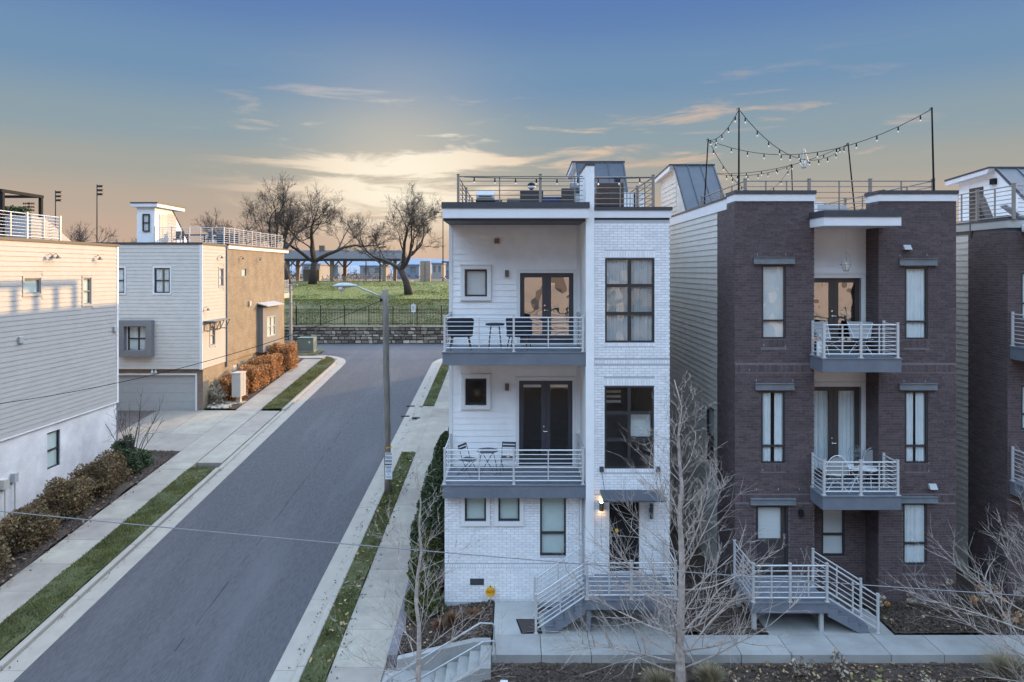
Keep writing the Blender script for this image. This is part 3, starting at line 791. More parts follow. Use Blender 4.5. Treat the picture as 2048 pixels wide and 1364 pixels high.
for i, (a, b, c, d, zf, n) in enumerate(((-.7, 16, 12.5, 16.4, front_z, 9000), (-2.9, -.6, 17.4, 19.2, bed_z, 2600), (9.5, 17, 17.45, 19.3, lambda x, y: .03, 3800), (-18, -15.3, 14, 31.8, left_z, 7000), (4.2, 6.2, 17.5, 21, lambda x, y: 0, 900))):
    tag(litter('mulch', a, b, c, d, zf, int(n * 2.2), .028, M['chip'], 40 + i), ['bark mulch in the front bed below the walkway', 'bark mulch in the corner bed beside the steps', 'bark mulch in front of the dark brick bay', 'bark mulch below the left siding wall', 'bark mulch in the gap between the two townhouses'][i], 'mulch', kind='stuff')
for i, (a, b, c, d, zf, n, s) in enumerate(((4.6, 16, 15.7, 16.4, front_z, 420, .035), (2, 16, 13, 16.2, front_z, 260, .04), (-17.9, -15.0, 16, 31, left_z, 240, .05), (-5.1, -4.5, 12, 31, g1, 160, .05), (-2.9, -.6, 17.5, 19.2, bed_z, 70, .03), (9.5, 16, 17.5, 19.2, lambda x, y: .03, 110, .04))):
    tag(litter('fallen_leaves', a, b, c, d, zf, n, s, M['leaf_litter'], 60 + i, .05), ['dry leaves drifted against the walkway edge', 'scattered dry leaves on the front mulch bed', 'dry leaves under the left hedge', 'pale leaves on the verge round the utility pole', 'dry leaves in the corner bed', 'dry leaves in front of the dark brick bay'][i], 'leaves', kind='stuff')
for i, (a, b, c, d, dz, n, s) in enumerate(((-5.60, -5.32, 12, 46, -.11, 420, .022), (-12.6, -12.45, 10, 48, -.11, 260, .025), (-4.5, -4.25, 12, 30, 0, 130, .03), (-15.25, -14.95, 14, 31, 0, 170, .03), (-13.95, -13.80, 12, 30, 0, 120, .03))):
    tag(litter('gutter_litter', a, b, c, d, lambda x, y: sz(y) + dz, n, s, M['leaf_litter' if i % 2 else 'chip'], 80 + i, .006), ['grit and leaf bits along the right gutter', 'grit and leaf bits along the left gutter', 'leaf bits on the right pavement edge', 'leaf bits along the left pavement by the mulch', 'leaf bits along the left pavement by the verge'][i], 'leaf litter', kind='stuff')
# three drain grates in the kerb and drive
for i, (px, py, w, d) in enumerate(((822, 808, .44, .24), (811, 828, .44, .24), (832, 835, .42, .26))):
    D = 11.44 / ((py - HY) / F + .1); xx = PX(px, D); zz = sz(D) + (-.106 if i < 2 else -.006)
    t = thing('drain_grate', ['farthest dark drain grate set in the gutter', 'nearer dark drain grate set in the gutter', 'dark drain grate in the concrete behind the kerb'][i], 'drain grate', (xx, D, zz), 0, 'drain grates')
    fr_ = MB(); fr_.box(-w/2, w/2, -d/2, d/2, -.03, .004); fr_.build('frame', M['black'], t, local=True)
    for k in range(6): MB().box(-w/2 + .03 + k * (w - .06) / 6, -w/2 + .03 + (k + .6) * (w - .06) / 6, -d/2 + .02, d/2 - .02, .004, .014).build('bar', M['asphalt_grate'], t, local=True)

# ------------------------------------------------------------------ white townhouse (centre)
def rc(D, x0, x1, y0, y1):
    """opening measured in the photograph -> metres on a frontal wall at depth D"""
    return (PX(x0, D), PX(x1, D), PZ(y1, D), PZ(y0, D))
def white_house():
    H = thing('white_townhouse', 'white three storey townhouse with painted brick tower and two grey balconies', 'townhouse', (1.1, 19.2, 0))
    xl, xr = -1.93, 4.17
    Yw, Yt, Yg = 20.6, 18.86, 19.2                      # siding wall, tower front, ground floor brick
    roofz = 10.5
    # tower of painted brick
    T = Pl('front', Yt)
    w1, w2 = rc(Yt, 1210, 1309, 516, 685), rc(Yt, 1209, 1308, 772, 937)
    dr = rc(Yt, 1214, 1283, 1000, 1144)
    tw = MB(); panel(tw, T, 2.13, xr, -.3, 10.40, [w1, w2, dr], .16)
    tw.quad((xr, Yt, -.3), (xr, Yt + 1.7, -.3), (xr, Yt + 1.7, 10.4), (xr, Yt, 10.4))
    tower = tw.build('tower_wall', M['white_mortar'], H)
    B = Bricks(tower, M['white_brick'])
    sold = [B.soldier(T, w[0] - .02, w[1] + .02, w[2] - .11, w[2] - .012) for w in (w1, w2)] + [B.soldier(T, w[0] - .02, w[1] + .02, w[3] + .012, w[3] + .2) for w in (w1, w2)]
    zb = PZ(724, Yt); sold.append(B.soldier(T, 2.14, xr, zb - .05, zb + .05))
    zb2 = PZ(984, Yt); sold.append(B.soldier(T, 2.14, xr, zb2 - .05, zb2 + .05))
    B.fill(T, 2.13, xr, .0, 10.38, [w1, w2, dr] + sold)
    # corner fin
    fn = MB(); fn.box(1.905, 2.128, 18.80, 20.62, -.3, 11.86); fin = fn.build('fin_wall', M['white_board'], H, bevel=.008)
    MB().box(1.885, 2.148, 18.78, 20.64, 11.86, 11.95).build('coping', M['coping'], fin)
    # upper siding wall
    S = Pl('front', Yw)
    wa, wb = rc(Yw, 930, 974, 539, 593), rc(Yw, 931, 973, 757, 810)
    d3, d2 = rc(Yw, 1040, 1147, 546, 690), rc(Yw, 1038, 1145, 761, 933)
    d3 = (d3[0], d3[1], 6.87, d3[3]); d2 = (d2[0], d2[1], 3.30, d2[3])
    ops = [wa, wb, d3, d2]
    sw = MB(); panel(sw, S, xl, 1.905, 2.9, 10.5, ops, .16); upper = sw.build('upper_wall', M['white_board'], H)
    grow_ops = [(o[0] - .10, o[1] + .10, o[2] - .06, o[3] + .13) for o in (d3, d2)] + [(o[0] - .13, o[1] + .14, o[2] - .12, o[3] + .14) for o in (wa, wb)]
    siding(H, S, xl + .10, 1.82, 3.28, 10.42, grow_ops, M['white_board'], .178)
    cb = MB(); cb.box(xl - .012, xl + .095, Yw - .028, Yw, 3.2, 10.44); cb.box(1.81, 1.905, Yw - .028, Yw, 3.2, 10.44); cb.build('corner_board', M['white_trim'], H)
    # side, back, roof
    sd = MB(); zs = -1.0
    sd.quad((xl, Yg, zs), (xl, 33, zs), (xl, 33, 3.2), (xl, Yg, 3.2)); sd.quad((xl, Yw, 3.2), (xl, 33, 3.2), (xl, 33, 10.5), (xl, Yw, 10.5))
    sd.quad((xr, Yt + 1.7, zs), (xr, 33, zs), (xr, 33, 10.5), (xr, Yt + 1.7, 10.5)); sd.quad((xl, 33, zs), (xr, 33, zs), (xr, 33, 10.5), (xl, 33, 10.5))
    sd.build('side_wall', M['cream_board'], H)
    rf = MB(); rf.box(xl, xr, 18.9, 33, roofz - .12, roofz); rf.build('roof', M['slate_metal'], H)
    rb = MB(); rb.quad((2.13, Yt, 10.40), (xr, Yt, 10.40), (xr, 20.6, 10.40), (2.13, 20.6, 10.40)); rb.build('soffit', M['white_trim'], H)
    # interior floors and partition, so that windows look into rooms
    it = MB()
    for z in (.86, 3.22, 6.80): it.box(xl + .06, xr - .06, Yt + .35, 32.9, z - .2, z)
    it.box(xl + .06, xr - .06, 24.2, 24.3, .9, 10.3); it.build('interior', M['interior'], H)
    # eaves canopy over the balconies
    c = MB(); c.box(-1.93, 1.96, 18.62, 20.62, 10.44, 10.70); cp = c.build('canopy', M['fascia'], H)
    MB().box(-1.955, 1.985, 18.59, 20.66, 10.701, 10.86).build('coping', M['coping'], cp)
    f = MB(); f.box(2.13, xr + .03, Yt - .05, Yt + .05, 10.46, 10.66); f.box(xr - .02, xr + .03, Yt + .05, 33, 10.46, 10.66); f.build('fascia', M['fascia'], H)
    f = MB(); f.box(2.13, xr + .06, Yt - .08, Yt + .18, 10.661, 10.75); f.box(xr - .1, xr + .06, Yt + .18, 33, 10.661, 10.75); f.box(xl - .03, xl + .1, 20.67, 33, 10.5, 10.75); f.build('coping', M['coping'], H)
    # windows
    c1 = (w1[0] + w1[1]) / 2
    zA = [PZ(571, Yt), PZ(627, Yt)]
    window(H, T, *w1, us=[c1], ws=zA, fill='parted', fillm='sheer', gm='glass_soft', fw=.05, mw=.085)
    c2 = (w2[0] + w2[1]) / 2
    zB = [PZ(826, Yt), PZ(880, Yt)]
    W2 = window(H, T, *w2, us=[c2], ws=zB, fill='none', gm='glass_clear', fw=.05, mw=.085)
    MB().quad((c2 + .05, Yt + .2, zB[1] + .05), (w2[1] - .06, Yt + .2, zB[1] + .05), (w2[1] - .06, Yt + .2, zB[0] - .05), (c2 + .05, Yt + .2, zB[0] - .05)).build('roller_shade', M['blind'], W2)
    for k in range(5): MB().box(w2[0] + .1, c2 - .1, 19.7, 19.75, zB[0] + .12 + k * .14, zB[0] + .19 + k * .14).build('shelf', M['blind'], W2)
    for o in (wa, wb):
        b = MB(); rect_frame(b, S, o[0] - .125, o[1] + .125, o[2] - .115, o[3] + .13, .115, -.02, .10); S.box(b, o[0] - .15, o[1] + .15, o[3] + .13, o[3] + .15, -.02, .13); b.build('window_surround', M['white_trim'], H, bevel=.006)
    window(H, S, *wa, fill='shade', gm='glass', fw=.05)
    window(H, S, *wb, fill='none', gm='glass', fw=.05)
    hg = MB(); hg.lathe((wb[0] + wb[1]) / 2, 21.3, [(.03, wb[2] - .02), (.22, wb[2] + .12), (.26, wb[2] + .3), (.16, wb[2] + .42), (.04, wb[2] + .45)]); hg.build('lamp_shade', M['bronze'], H, smooth=True)
    french(H, S, *d3, 'door_grey', 'glass_wavy', 'none', .085)
    french(H, S, *d2, 'door_grey', 'glass_clear', 'shade', .085)
    # balconies
    for z, wm in ((3.27, 0), (6.85, 1)):
        b = MB(); b.box(-1.955, 1.90, 18.84, Yw - .03, z - .36, z - .03)
        bal = b.build('balcony', M['slab'], H, bevel=.008)
        n = 14
        for k in range(n):
            a0 = 18.82 + (Yw - .05 - 18.82) * k / n; a1 = 18.82 + (Yw - .05 - 18.82) * (k + 1) / n - .006
            MB().box(-1.98, 1.902, a0, a1, z - .029, z).build('deck_board', M['deck'], bal)
        railing(bal, (-1.90, 18.89, z), (1.83, 18.89, z), posts=(0, .5, 1), pickets=(.25, .75), h=.92)
        railing(bal, (-1.90, 18.95, z), (-1.90, Yw - .06, z), posts=(1,), pickets=(.5,), h=.92)
        railing(bal, (1.83, 18.95, z), (1.83, Yw - .06, z), posts=(1,), pickets=(.5,), h=.92)
    # ground floor painted brick
    G = Pl('front', Yg)
    wg1, wg2, wg3 = rc(Yg, 930, 972, 985, 1042), rc(Yg, 997, 1039, 985, 1042), rc(Yg, 1080, 1132, 990, 1111)
    gop = [wg1, wg2, wg3]
    gm_ = MB(); panel(gm_, G, xl, 1.905, -.6, 3.2, gop, .16); lower = gm_.build('lower_wall', M['white_mortar'], H)
    gm_ = MB(); gm_.quad((xl, Yg, 3.2), (1.905, Yg, 3.2), (1.905, Yw, 3.2), (xl, Yw, 3.2)); gm_.build('ledge', M['white_trim'], H)
    zs2 = PZ(1132, Yg)
    so2 = [B.soldier(G, xl, 1.75, zs2 - .05, zs2 + .05)]
    tr = [(a - .125, b + .125, c - .14, d) for a, b, c, d in (wg1, wg2)]
    B.fill(G, xl, 1.75, -.05, 3.1, tr + [wg3] + so2)
    for o in (wg1, wg2):
        b = MB(); rect_frame(b, G, o[0] - .12, o[1] + .12, o[2] - .135, o[3] + .1, .115, -.02, .05); b.build('window_surround', M['white_trim'], H, bevel=.006)
        window(H, G, *o, fill='shade', fillm='green_blind', fw=.045)
    window(H, G, *wg3, ws=[PZ(1066, Yg)], fill='shade', fillm='green_blind', fw=.05)
    v = MB(); o = rc(Yg, 940, 968, 1157, 1170); rect_frame(v, G, *o, .02, -.02, .012)
    for k in range(9): G.box(v, o[0] + .02 + k * (o[1] - o[0] - .04) / 9, o[0] + .03 + k * (o[1] - o[0] - .04) / 9, o[2] + .02, o[3] - .02, -.01, .010)
    G.box(v, o[0], o[1], o[2], o[3], -.03, .007); v.build('vent_grille', M['slate_metal'], H)
    MB().tube([(1.80, Yg - .03, .2), (1.80, Yg - .03, 2.9)], .03, 8).build('downspout', M['white_trim'], H)
    B.finish()
    # entry door under an awning
    D = MB(); T.box(D, dr[0] + .06, dr[1] - .06, dr[2], dr[3] - .05, -.12, -.07); door = D.build('front_door', M['black'], H)
    hd = MB(); hd.tube([T.p(dr[0] + .13, dr[2] + .98, -.07), T.p(dr[0] + .13, dr[2] + .98, -.03)], .03, 10); T.box(hd, dr[0] + .10, dr[0] + .16, dr[2] + 1.08, dr[2] + 1.2, -.07, -.05); hd.build('handle', M['brass'], door)
    st = MB(); st.lathe(0, 0, [(.05, -.004), (.05, .004)], 16)
    sk = st.build('sticker', M['yellow'], door, local=True); sk.rotation_euler = (rad(90), 0, 0); sk.location = Vector((dr[0] + .27, Yt + .06, dr[2] + 1.10)) - H.location
    t = MB(); T.box(t, dr[0] - .03, dr[0] + .06, dr[2], dr[3], -.12, .02); T.box(t, dr[1] - .06, dr[1] + .03, dr[2], dr[3], -.12, .02); T.box(t, dr[0] + .06, dr[1] - .06, dr[3] - .05, dr[3] + .06, -.12, .02); t.build('door_trim', M['white_trim'], H)
    a0, a1 = PX(1200, Yt), PX(1330, 18.2)
    zt, zb = PZ(979, Yt), PZ(1004, 18.0)
    aw = MB(); aw.prism([(a0, Yt - .01, zt), (a0, 18.02, zb + .03), (a0, 18.02, zb - .02), (a0, Yt - .01, zt - .10)], (a1 - a0, 0, 0)); awn = aw.build('awning', M['slate_metal'], H, bevel=.01)
    for xx in (PX(1203, Yt), PX(1316, Yt)):
        br = MB(); T.box(br, xx - .055, xx + .055, PZ(943, Yt), PZ(933, Yt), 0, .05); br.build('bracket', M['slate_metal'], awn)
        MB().tube([(xx, Yt - .05, PZ(942, Yt)), (xx + (.02), 18.25, zb + .1)], .008, 5).build('tie_rod', M['slate_metal'], awn)
    # wall lights and vents
    def sconce(pl, u, z, m, h=.20, r=.055, lit=False):
        s = MB(); q = Vector(pl.p(u, z, .09)); s.lathe(q.x, q.y, [(r, z - h/2), (r, z + h/2)], 12); pl.box(s, u - .05, u + .05, z - .06, z + .06, 0, .05); o = s.build('wall_light', M[m], H)
        if lit:
            for dz in (h/2 + .002, -h/2 - .002):
                l = MB(); l.lathe(q.x, q.y, [(r * .7, z + dz - .001), (r * .7, z + dz + .001)], 12); l.build('lamp', M['porch_bulb'], o)
    sconce(S, PX(1014, Yw), PZ(547, Yw), 'bronze'); sconce(S, PX(1014, Yw), PZ(773, Yw), 'bronze')
    sconce(T, PX(1202, Yt), PZ(1011, Yt), 'bronze', .22, .06, True); sconce(T, PX(1302, Yt), PZ(1020, Yt), 'slate_metal', .40, .05)
    v = MB(); S.box(v, PX(989, Yw), PX(999, Yw), PZ(487, Yw), PZ(477, Yw), 0, .09); S.box(v, PX(990, Yw), PX(998, Yw), PZ(486, Yw), PZ(479, Yw), .09, .10); v.build('dryer_vent', M['bronze'], H)
    ob = MB(); S.box(ob, PX(1013, Yw), PX(1019, Yw), PZ(665, Yw), PZ(655, Yw), 0, .03); ob.build('outlet_box', M['box_grey'], H)
    # porch and stair
    pz = .85
    p = MB(); p.box(1.74, 4.05, 17.42, Yt, pz - .26, pz - .03); porch = p.build('porch', M['slab'], H, bevel=.008)
    for k in range(10): MB().box(1.72, 4.07, 17.40 + k * .146, 17.40 + k * .146 + .14, pz - .029, pz).build('deck_board', M['deck'], porch)
    for xx, yy in ((1.84, 17.55), (3.95, 17.55), (1.84, 18.6)): MB().box(xx - .05, xx + .05, yy - .05, yy + .05, -.05, pz - .26).build('support_post', M['slab'], porch)
    stair(porch, 1.74, .52, 17.42, 18.36, pz)
    railing(porch, (1.80, 17.45, pz), (4.0, 17.45, pz), posts=(0, .5, 1), pickets=(.25, .75), h=.90)
    railing(porch, (4.0, 17.5, pz), (4.0, 18.78, pz), posts=(1,), pickets=(.5,), h=.90)
    railing(porch, (1.74, 17.45, pz - .03), (.52, 17.45, 0), posts=(1,), pickets=(.5,), h=.92)
    railing(porch, (1.74, 18.36, pz), (.52, 18.36, 0), posts=(0, 1), pickets=(.5,), h=.94)
    # roof railing, stair housing
    r0 = MB(); r0.box(-1.5, 1.88, 19.3, 28, roofz, roofz + .04); r0.box(2.15, 3.8, 19.3, 24.3, roofz, roofz + .04); dk = r0.build('roof_deck', M['deck'], H)
    zr = 10.62
    railing(dk, (-1.555, 19.2, zr), (1.88, 19.2, zr), h=1.0, bars=7, posts=(0, .655), pickets=(.33, .93), pw=.07, m=M['roof_rail_backlit'])
    railing(dk, (2.15, 19.2, zr), (3.79, 19.2, zr), h=.98, bars=6, posts=(1,), pickets=(.45,), pw=.07, m=M['roof_rail_backlit'])
    railing(dk, (-1.555, 19.2, zr), (-1.555, 28.6, zr), h=1.0, bars=7, posts=(.33, .66, 1), pickets=(.16, .5, .83), pw=.07, m=M['roof_rail_backlit'])
    railing(dk, (3.79, 19.2, zr), (3.79, 24.2, zr), h=.98, bars=6, posts=(.5, 1), pickets=(.25, .75), pw=.07, m=M['roof_rail_backlit'])
    bulkhead(H, 2.32, 4.05, 24.3, 26.3, 28.6, 10.5, 13.06, M['white_board'])
    return H
def stair(parent, xt, xb, y0, y1, zt):
    """flight of open treads between xt (top) and xb (bottom)"""
    n = 5; dx, dz = (xb - xt) / n, zt / n
    s = 1 if xb > xt else -1
    for k in range(n - 1):
        a, b = xt + dx * (k + .0), xt + dx * (k + 1) + s * .025
        z = zt - dz * (k + 1)
        MB().box(min(a, b), max(a, b), y0 + .05, y1 - .03, z - .04, z).build('stair_tread', M['deck'], parent)
        MB().box(min(a, a + s * .02), max(a, a + s * .02), y0 + .06, y1 - .04, z, z + dz - .042).build('stair_riser', M['slab'], parent)
    for yy in (y0, y1 - .04):
        prof = [(xt, zt - .03)]
        for k in range(n - 1): prof += [(xt + dx * k, zt - dz * (k + 1) - .043), (xt + dx * (k + 1), zt - dz * (k + 1) - .043)]
        prof[1] = (xt, zt - dz - .043)
        prof += [(xt + dx * (n - 1), .006), (xt + dx * (n - 1.9), .006), (xt, zt - .36)]
        prof = prof[1:]
        MB().prism([(x, yy, z) for x, z in prof], (0, .045, 0)).build('stair_stringer', M['slab'], parent)
white_house()

# ------------------------------------------------------------------ dark brick townhouse
def lintel(H, pl, u0, u1, z0, z1):
    l = MB(); pl.box(l, u0, u1, z0, z1, -.01, .07); pl.box(l, u0, u1, z0, z0 + .012, .07, .11); pl.box(l, u0, u1, z1 - .012, z1, .07, .11); l.build('lintel', M['steel'], H)
def dark_house():
    H = thing('brick_townhouse', 'dark brick three storey townhouse with two bays and central balconies', 'townhouse', (8.95, 19, 0))
    Yf, Yr = 19.0, 19.68
    xl, a, b, xr = 5.97, 8.12, 9.87, 11.97
    top = 10.92
    P, Rp = Pl('front', Yf), Pl('front', Yr)
    def q(D, *r): return rc(D, *r)
    L3, L2 = q(Yf, 1523, 1572, 530, 678), q(Yf, 1522, 1571, 782, 927)
    R3, R2, R1 = q(Yf, 1809, 1856, 534, 679), q(Yf, 1809, 1856, 782, 927), q(Yf, 1806, 1854, 1006, 1130)
    ED = q(Yf, 1511, 1577, 1010, 1151)
    fw = MB(); panel(fw, P, xl, a, -.5, top, [L3, L2, ED], .14); panel(fw, P, b, xr, -.5, top, [R3, R2, R1], .14)
    fw.quad((a, Yf, -.5), (a, Yr, -.5), (a, Yr, top), (a, Yf, top)); fw.quad((b, Yf, -.5), (b, Yr, -.5), (b, Yr, top), (b, Yf, top))
    fw.quad((xl, Yf, -.5), (xl, 20.64, -.5), (xl, 20.64, top), (xl, Yf, top)); fw.quad((xr, Yf, -.5), (xr, 20.64, -.5), (xr, 20.64, top), (xr, Yf, top))
    front = fw.build('front_wall', M['dark_mortar'], H)
    B = Bricks(front, M['dark_brick'], .007)
    def bands(u0, u1):
        o = []
        for py in (737, 1003 - 6, 1158):
            z = PZ(py, Yf); o.append(B.soldier(P, u0, u1, z - .10, z + .10))
        return o
    lo, ro = bands(xl, a), bands(b, xr)
    for w in (L3, L2): lo.append(B.soldier(P, w[0] - .02, w[1] + .02, w[2] - .22, w[2] - .01))
    for w in (R3, R2, R1): ro.append(B.soldier(P, w[0] - .02, w[1] + .02, w[2] - .22, w[2] - .01))
    lin = [(1507, 1588, 514, 528, 'l'), (1510, 1587, 766, 779, 'l'), (1797, 1872, 517, 531, 'r'), (1797, 1872, 766, 779, 'r'), (1797, 1873, 992, 1004, 'r'), (1500, 1590, 996, 1008, 'l')]
    vent = q(Yf, 1832, 1860, 1189, 1204)
    lz = [o for o in lo]; rz = [o for o in ro] + [vent]
    B.fill(P, xl, a, 0, top, [L3, L2, ED] + lz); B.fill(P, b, xr, 0, top, [R3, R2, R1] + rz)
    for x0, x1, y0, y1, s in lin: lintel(H, P, *q(Yf, x0, x1, y0, y1))
    B.fill(Pl('left', xl), Yf, 20.64, 0, top); B.fill(Pl('left', b), Yf + .01, Yr, 0, top)
    # recess: siding above, brick on the ground floor
    W1 = q(Yr, 1643, 1690, 1004, 1112)
    gw = MB(); panel(gw, Rp, a, b, -.5, 3.1, [W1], .12); rw = gw.build('recess_wall', M['dark_mortar'], H)
    B.fill(Rp, a, b, 0, 3.1, [W1]); B.finish()
    d3 = (8.25, 9.72, 6.76, PZ(556, Yr)); d2 = (8.25, 9.72, 3.18, PZ(773, Yr))
    uw = MB(); panel(uw, Rp, a, b, 3.1, 10.42, [d3, d2], .16); uw.build('recess_siding', M['white_board'], H)
    siding(H, Rp, a + .01, b - .01, 3.14, 10.4, [(d[0] - .12, d[1] + .16, d[2] - .05, d[3] + .12) for d in (d3, d2)], M['white_board'], .178)
    french(H, Rp, *d3, 'door_brown', 'glass_wavy', 'none', .11); french(H, Rp, *d2, 'door_brown', 'glass', 'curtain', .11)
    window(H, Rp, *W1, ws=[PZ(1069, Yr)], fill='blind', fw=.05)
    for w, y, fl in ((L3, 641, 'shade'), (L2, 892, 'parted'), (R3, 643, 'curtain'), (R2, 892, 'parted'), (R1, 1087, 'curtain')):
        window(H, P, *w, ws=[PZ(y, Yf)], fill=fl, gm='glass_soft' if fl == 'shade' else 'glass', fw=.05)
    dd = MB(); P.box(dd, ED[0] + .07, ED[1] - .07, ED[2], ED[2] + .92, -.12, -.07)
    gl = q(Yf, 1518, 1565, 1016, 1080)
    P.box(dd, ED[0] + .07, gl[0], ED[2] + .92, ED[3] - .07, -.12, -.07); P.box(dd, gl[1], ED[1] - .07, ED[2] + .92, ED[3] - .07, -.12, -.07); P.box(dd, gl[0], gl[1], gl[3], ED[3] - .07, -.12, -.07); P.box(dd, gl[0], gl[1], ED[2] + .92, gl[2], -.12, -.07)
    P.box(dd, ED[0] + .2, ED[1] - .2, ED[2] + .15, ED[2] + .75, -.07, -.06)
    door = dd.build('front_door', M['door_brown'], H)
    MB().quad(P.p(gl[0], gl[2], -.09), P.p(gl[1], gl[2], -.09), P.p(gl[1], gl[3], -.09), P.p(gl[0], gl[3], -.09)).build('pane', M['glass'], door)
    slats(P, gl[0], gl[1], gl[2], gl[3], -.14, M['blind'], door)
    hd = MB(); P.box(hd, gl[1] + .03, gl[1] + .09, ED[2] + .98, ED[2] + 1.12, -.07, -.04); hd.tube([P.p(gl[1] + .06, ED[2] + .84, -.07), P.p(gl[1] + .06, ED[2] + .84, -.02)], .03, 10); hd.build('handle', M['brass'], door)
    fr = MB(); rect_frame(fr, P, ED[0], ED[1], ED[2], ED[3], .07, -.13, -.02); fr.build('door_frame', M['frame_dark'], H)
    # crawl vent, wall lights, weep marks
    v = MB(); P.box(v, *vent, -.03, -.01)
    for k in range(5): P.box(v, vent[0], vent[1], vent[2] + k * .04, vent[2] + k * .04 + .012, -.01, .004)
    v.build('vent_grille', M['slate_metal'], H); MB().box(vent[0] - .02, vent[1] + .02, Yf - .05, Yf, vent[2] - .03, vent[2] - .004).build('vent_sill', M['box_grey'], H)
    for u, z in ((PX(1812, Yf), PZ(495, Yf)), (PX(1863, Yf), PZ(972, Yf))):
        s = MB(); s.prism([P.p(u - .10, z + .07, 0), P.p(u - .10, z + .07, .05), P.p(u - .10, z - .06, .14), P.p(u - .10, z - .06, 0)], (.2, 0, 0)); s.build('exhaust_hood', M['box_grey'], H)
    s = MB(); u, z = PX(1600, Yf), PZ(1024, Yf); s.lathe(u, Yf - .09, [(.055, z - .09), (.055, z + .09)], 12); P.box(s, u - .05, u + .05, z - .05, z + .05, 0, .05); s.build('wall_light', M['black'], H)
    wp = MB()
    for px, py in ((1514, 511), (1571, 511), (1527, 692), (1570, 695), (1512, 763), (1585, 763), (1498, 742), (1799, 512), (1853, 512), (1807, 764), (1850, 764), (1857, 944), (1525, 942), (1556, 980), (1598, 980), (1512, 980), (1789, 1166), (1847, 1166)):
        P.box(wp, PX(px, Yf), PX(px, Yf) + .012, PZ(py, Yf), PZ(py, Yf) + .055, 0, .012)
    wp.build('weep_vent', M['box_grey'], H, kind='stuff')
    # side walls of siding, back, roof
    SW = Pl('left', 5.99)
    wop = (PZ(0, 1) * 0 + 21.0, 21.9, 3.15, 4.85)
    sm = MB(); panel(sm, SW, 20.64, 35, -.8, 10.9, [wop], .12)
    sm.quad((11.95, 20.64, -.8), (11.95, 35, -.8), (11.95, 35, 10.9), (11.95, 20.64, 10.9)); sm.quad((xl, 35, -.8), (xr, 35, -.8), (xr, 35, 10.9), (xl, 35, 10.9))
    sm.build('side_wall', M['cream_board'], H)
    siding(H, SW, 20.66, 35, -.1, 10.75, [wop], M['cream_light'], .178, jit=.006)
    window(H, SW, *wop, ws=[3.95], fill='half', fw=.05)
    siding(H, Pl('right', 11.95), 20.66, 26, -.1, 10.75, [], M['cream_light'], .178)
    rf = MB(); rf.box(xl + .02, xr - .02, Yf + .2, 35, 10.3, 10.45); rf.build('roof', M['slate_metal'], H)
    it = MB()
    for z in (.80, 3.12, 6.70): it.box(xl + .1, xr - .1, Yr + .2, 34.9, z - .2, z)
    it.box(xl + .1, xr - .1, 23.6, 23.7, .8, 10.3); it.build('interior', M['interior'], H)
    # parapets
    f = MB(); k = MB()
    for u0, u1 in ((xl, a), (b, xr)):
        f.box(u0 - .015, u1 + .015, Yf - .05, Yf + .7, top, top + .19); k.box(u0 - .035, u1 + .035, Yf - .075, Yf + .72, top + .191, top + .29)
    f.box(xl - .015, xl + .14, Yf + .71, 35, top - .16, top + .14); k.box(xl - .035, xl + .16, Yf + .73, 35, top + .141, top + .20)
    f.box(xr - .14, xr + .015, Yf + .71, 35, top - .16, top + .14); k.box(xr - .16, xr + .035, Yf + .73, 35, top + .141, top + .20)
    f.build('fascia', M['fascia'], H); k.build('coping', M['coping'], H)
    c = MB(); c.box(8.0, 9.99, 18.1, Yr, 10.20, 10.43); cp = c.build('canopy', M['fascia'], H)
    MB().box(7.98, 10.01, 18.07, Yr + .02, 10.431, 10.60).build('coping', M['coping'], cp)
    # balconies
    for z in (3.18, 6.76):
        m = MB(); m.box(8.0, 10.05, 18.2, Yf - .012, z - .37, z - .03); m.box(a + .004, b - .012, Yf - .012, Yr - .03, z - .36, z - .03); bal = m.build('balcony', M['slab'], H, bevel=.008)
        for j in range(5): MB().box(7.98, 10.07, 18.18 + j * .162, 18.18 + j * .162 + .155, z - .029, z).build('deck_board', M['deck'], bal)
        MB().box(a + .004, b - .012, 18.99, Yr - .03, z - .029, z - .001).build('deck_board', M['deck'], bal)
        railing(bal, (8.06, 18.26, z), (9.98, 18.26, z), posts=(0, .5, 1), pickets=(.25, .75), h=.86, pw=.06)
        railing(bal, (8.06, 18.30, z), (8.06, 18.95, z), posts=(1,), pickets=(), h=.86); railing(bal, (9.98, 18.30, z), (9.98, 18.95, z), posts=(1,), pickets=(), h=.86)
    # porch and stair, going down to the right
    pz = .78
    p = MB(); p.box(5.90, 7.80, 17.43, Yf - .01, pz - .28, pz - .03); porch = p.build('porch', M['slab'], H, bevel=.008)
    for j in range(10): MB().box(5.88, 7.82, 17.41 + j * .158, 17.41 + j * .158 + .15, pz - .029, pz).build('deck_board', M['deck'], porch)
    for xx, yy in ((6.0, 17.58), (7.68, 17.58), (6.0, 18.8)): MB().box(xx - .05, xx + .05, yy - .05, yy + .05, -.05, pz - .28).build('support_post', M['box_grey'], porch)
    stair(porch, 7.80, 9.05, 17.44, 18.36, pz)
    railing(porch, (5.94, 17.46, pz), (7.78, 17.46, pz), posts=(0, .5, 1), pickets=(.25, .75), h=.90, bars=6)
    railing(porch, (5.94, 17.5, pz), (5.94, 18.95, pz), posts=(1,), pickets=(.5,), h=.90, bars=6)
    railing(porch, (7.80, 17.46, pz), (9.05, 17.46, 0), posts=(1,), pickets=(.5,), h=.92, bars=6); railing(porch, (7.80, 18.33, pz), (9.05, 18.33, 0), posts=(0, 1), pickets=(.5,), h=.92, bars=6)
    # roof deck and railing
    dk = MB().box(6.4, 11.8, 19.8, 30.5, 10.45, 10.50).build('roof_deck', M['deck'], H)
    zr = 10.5
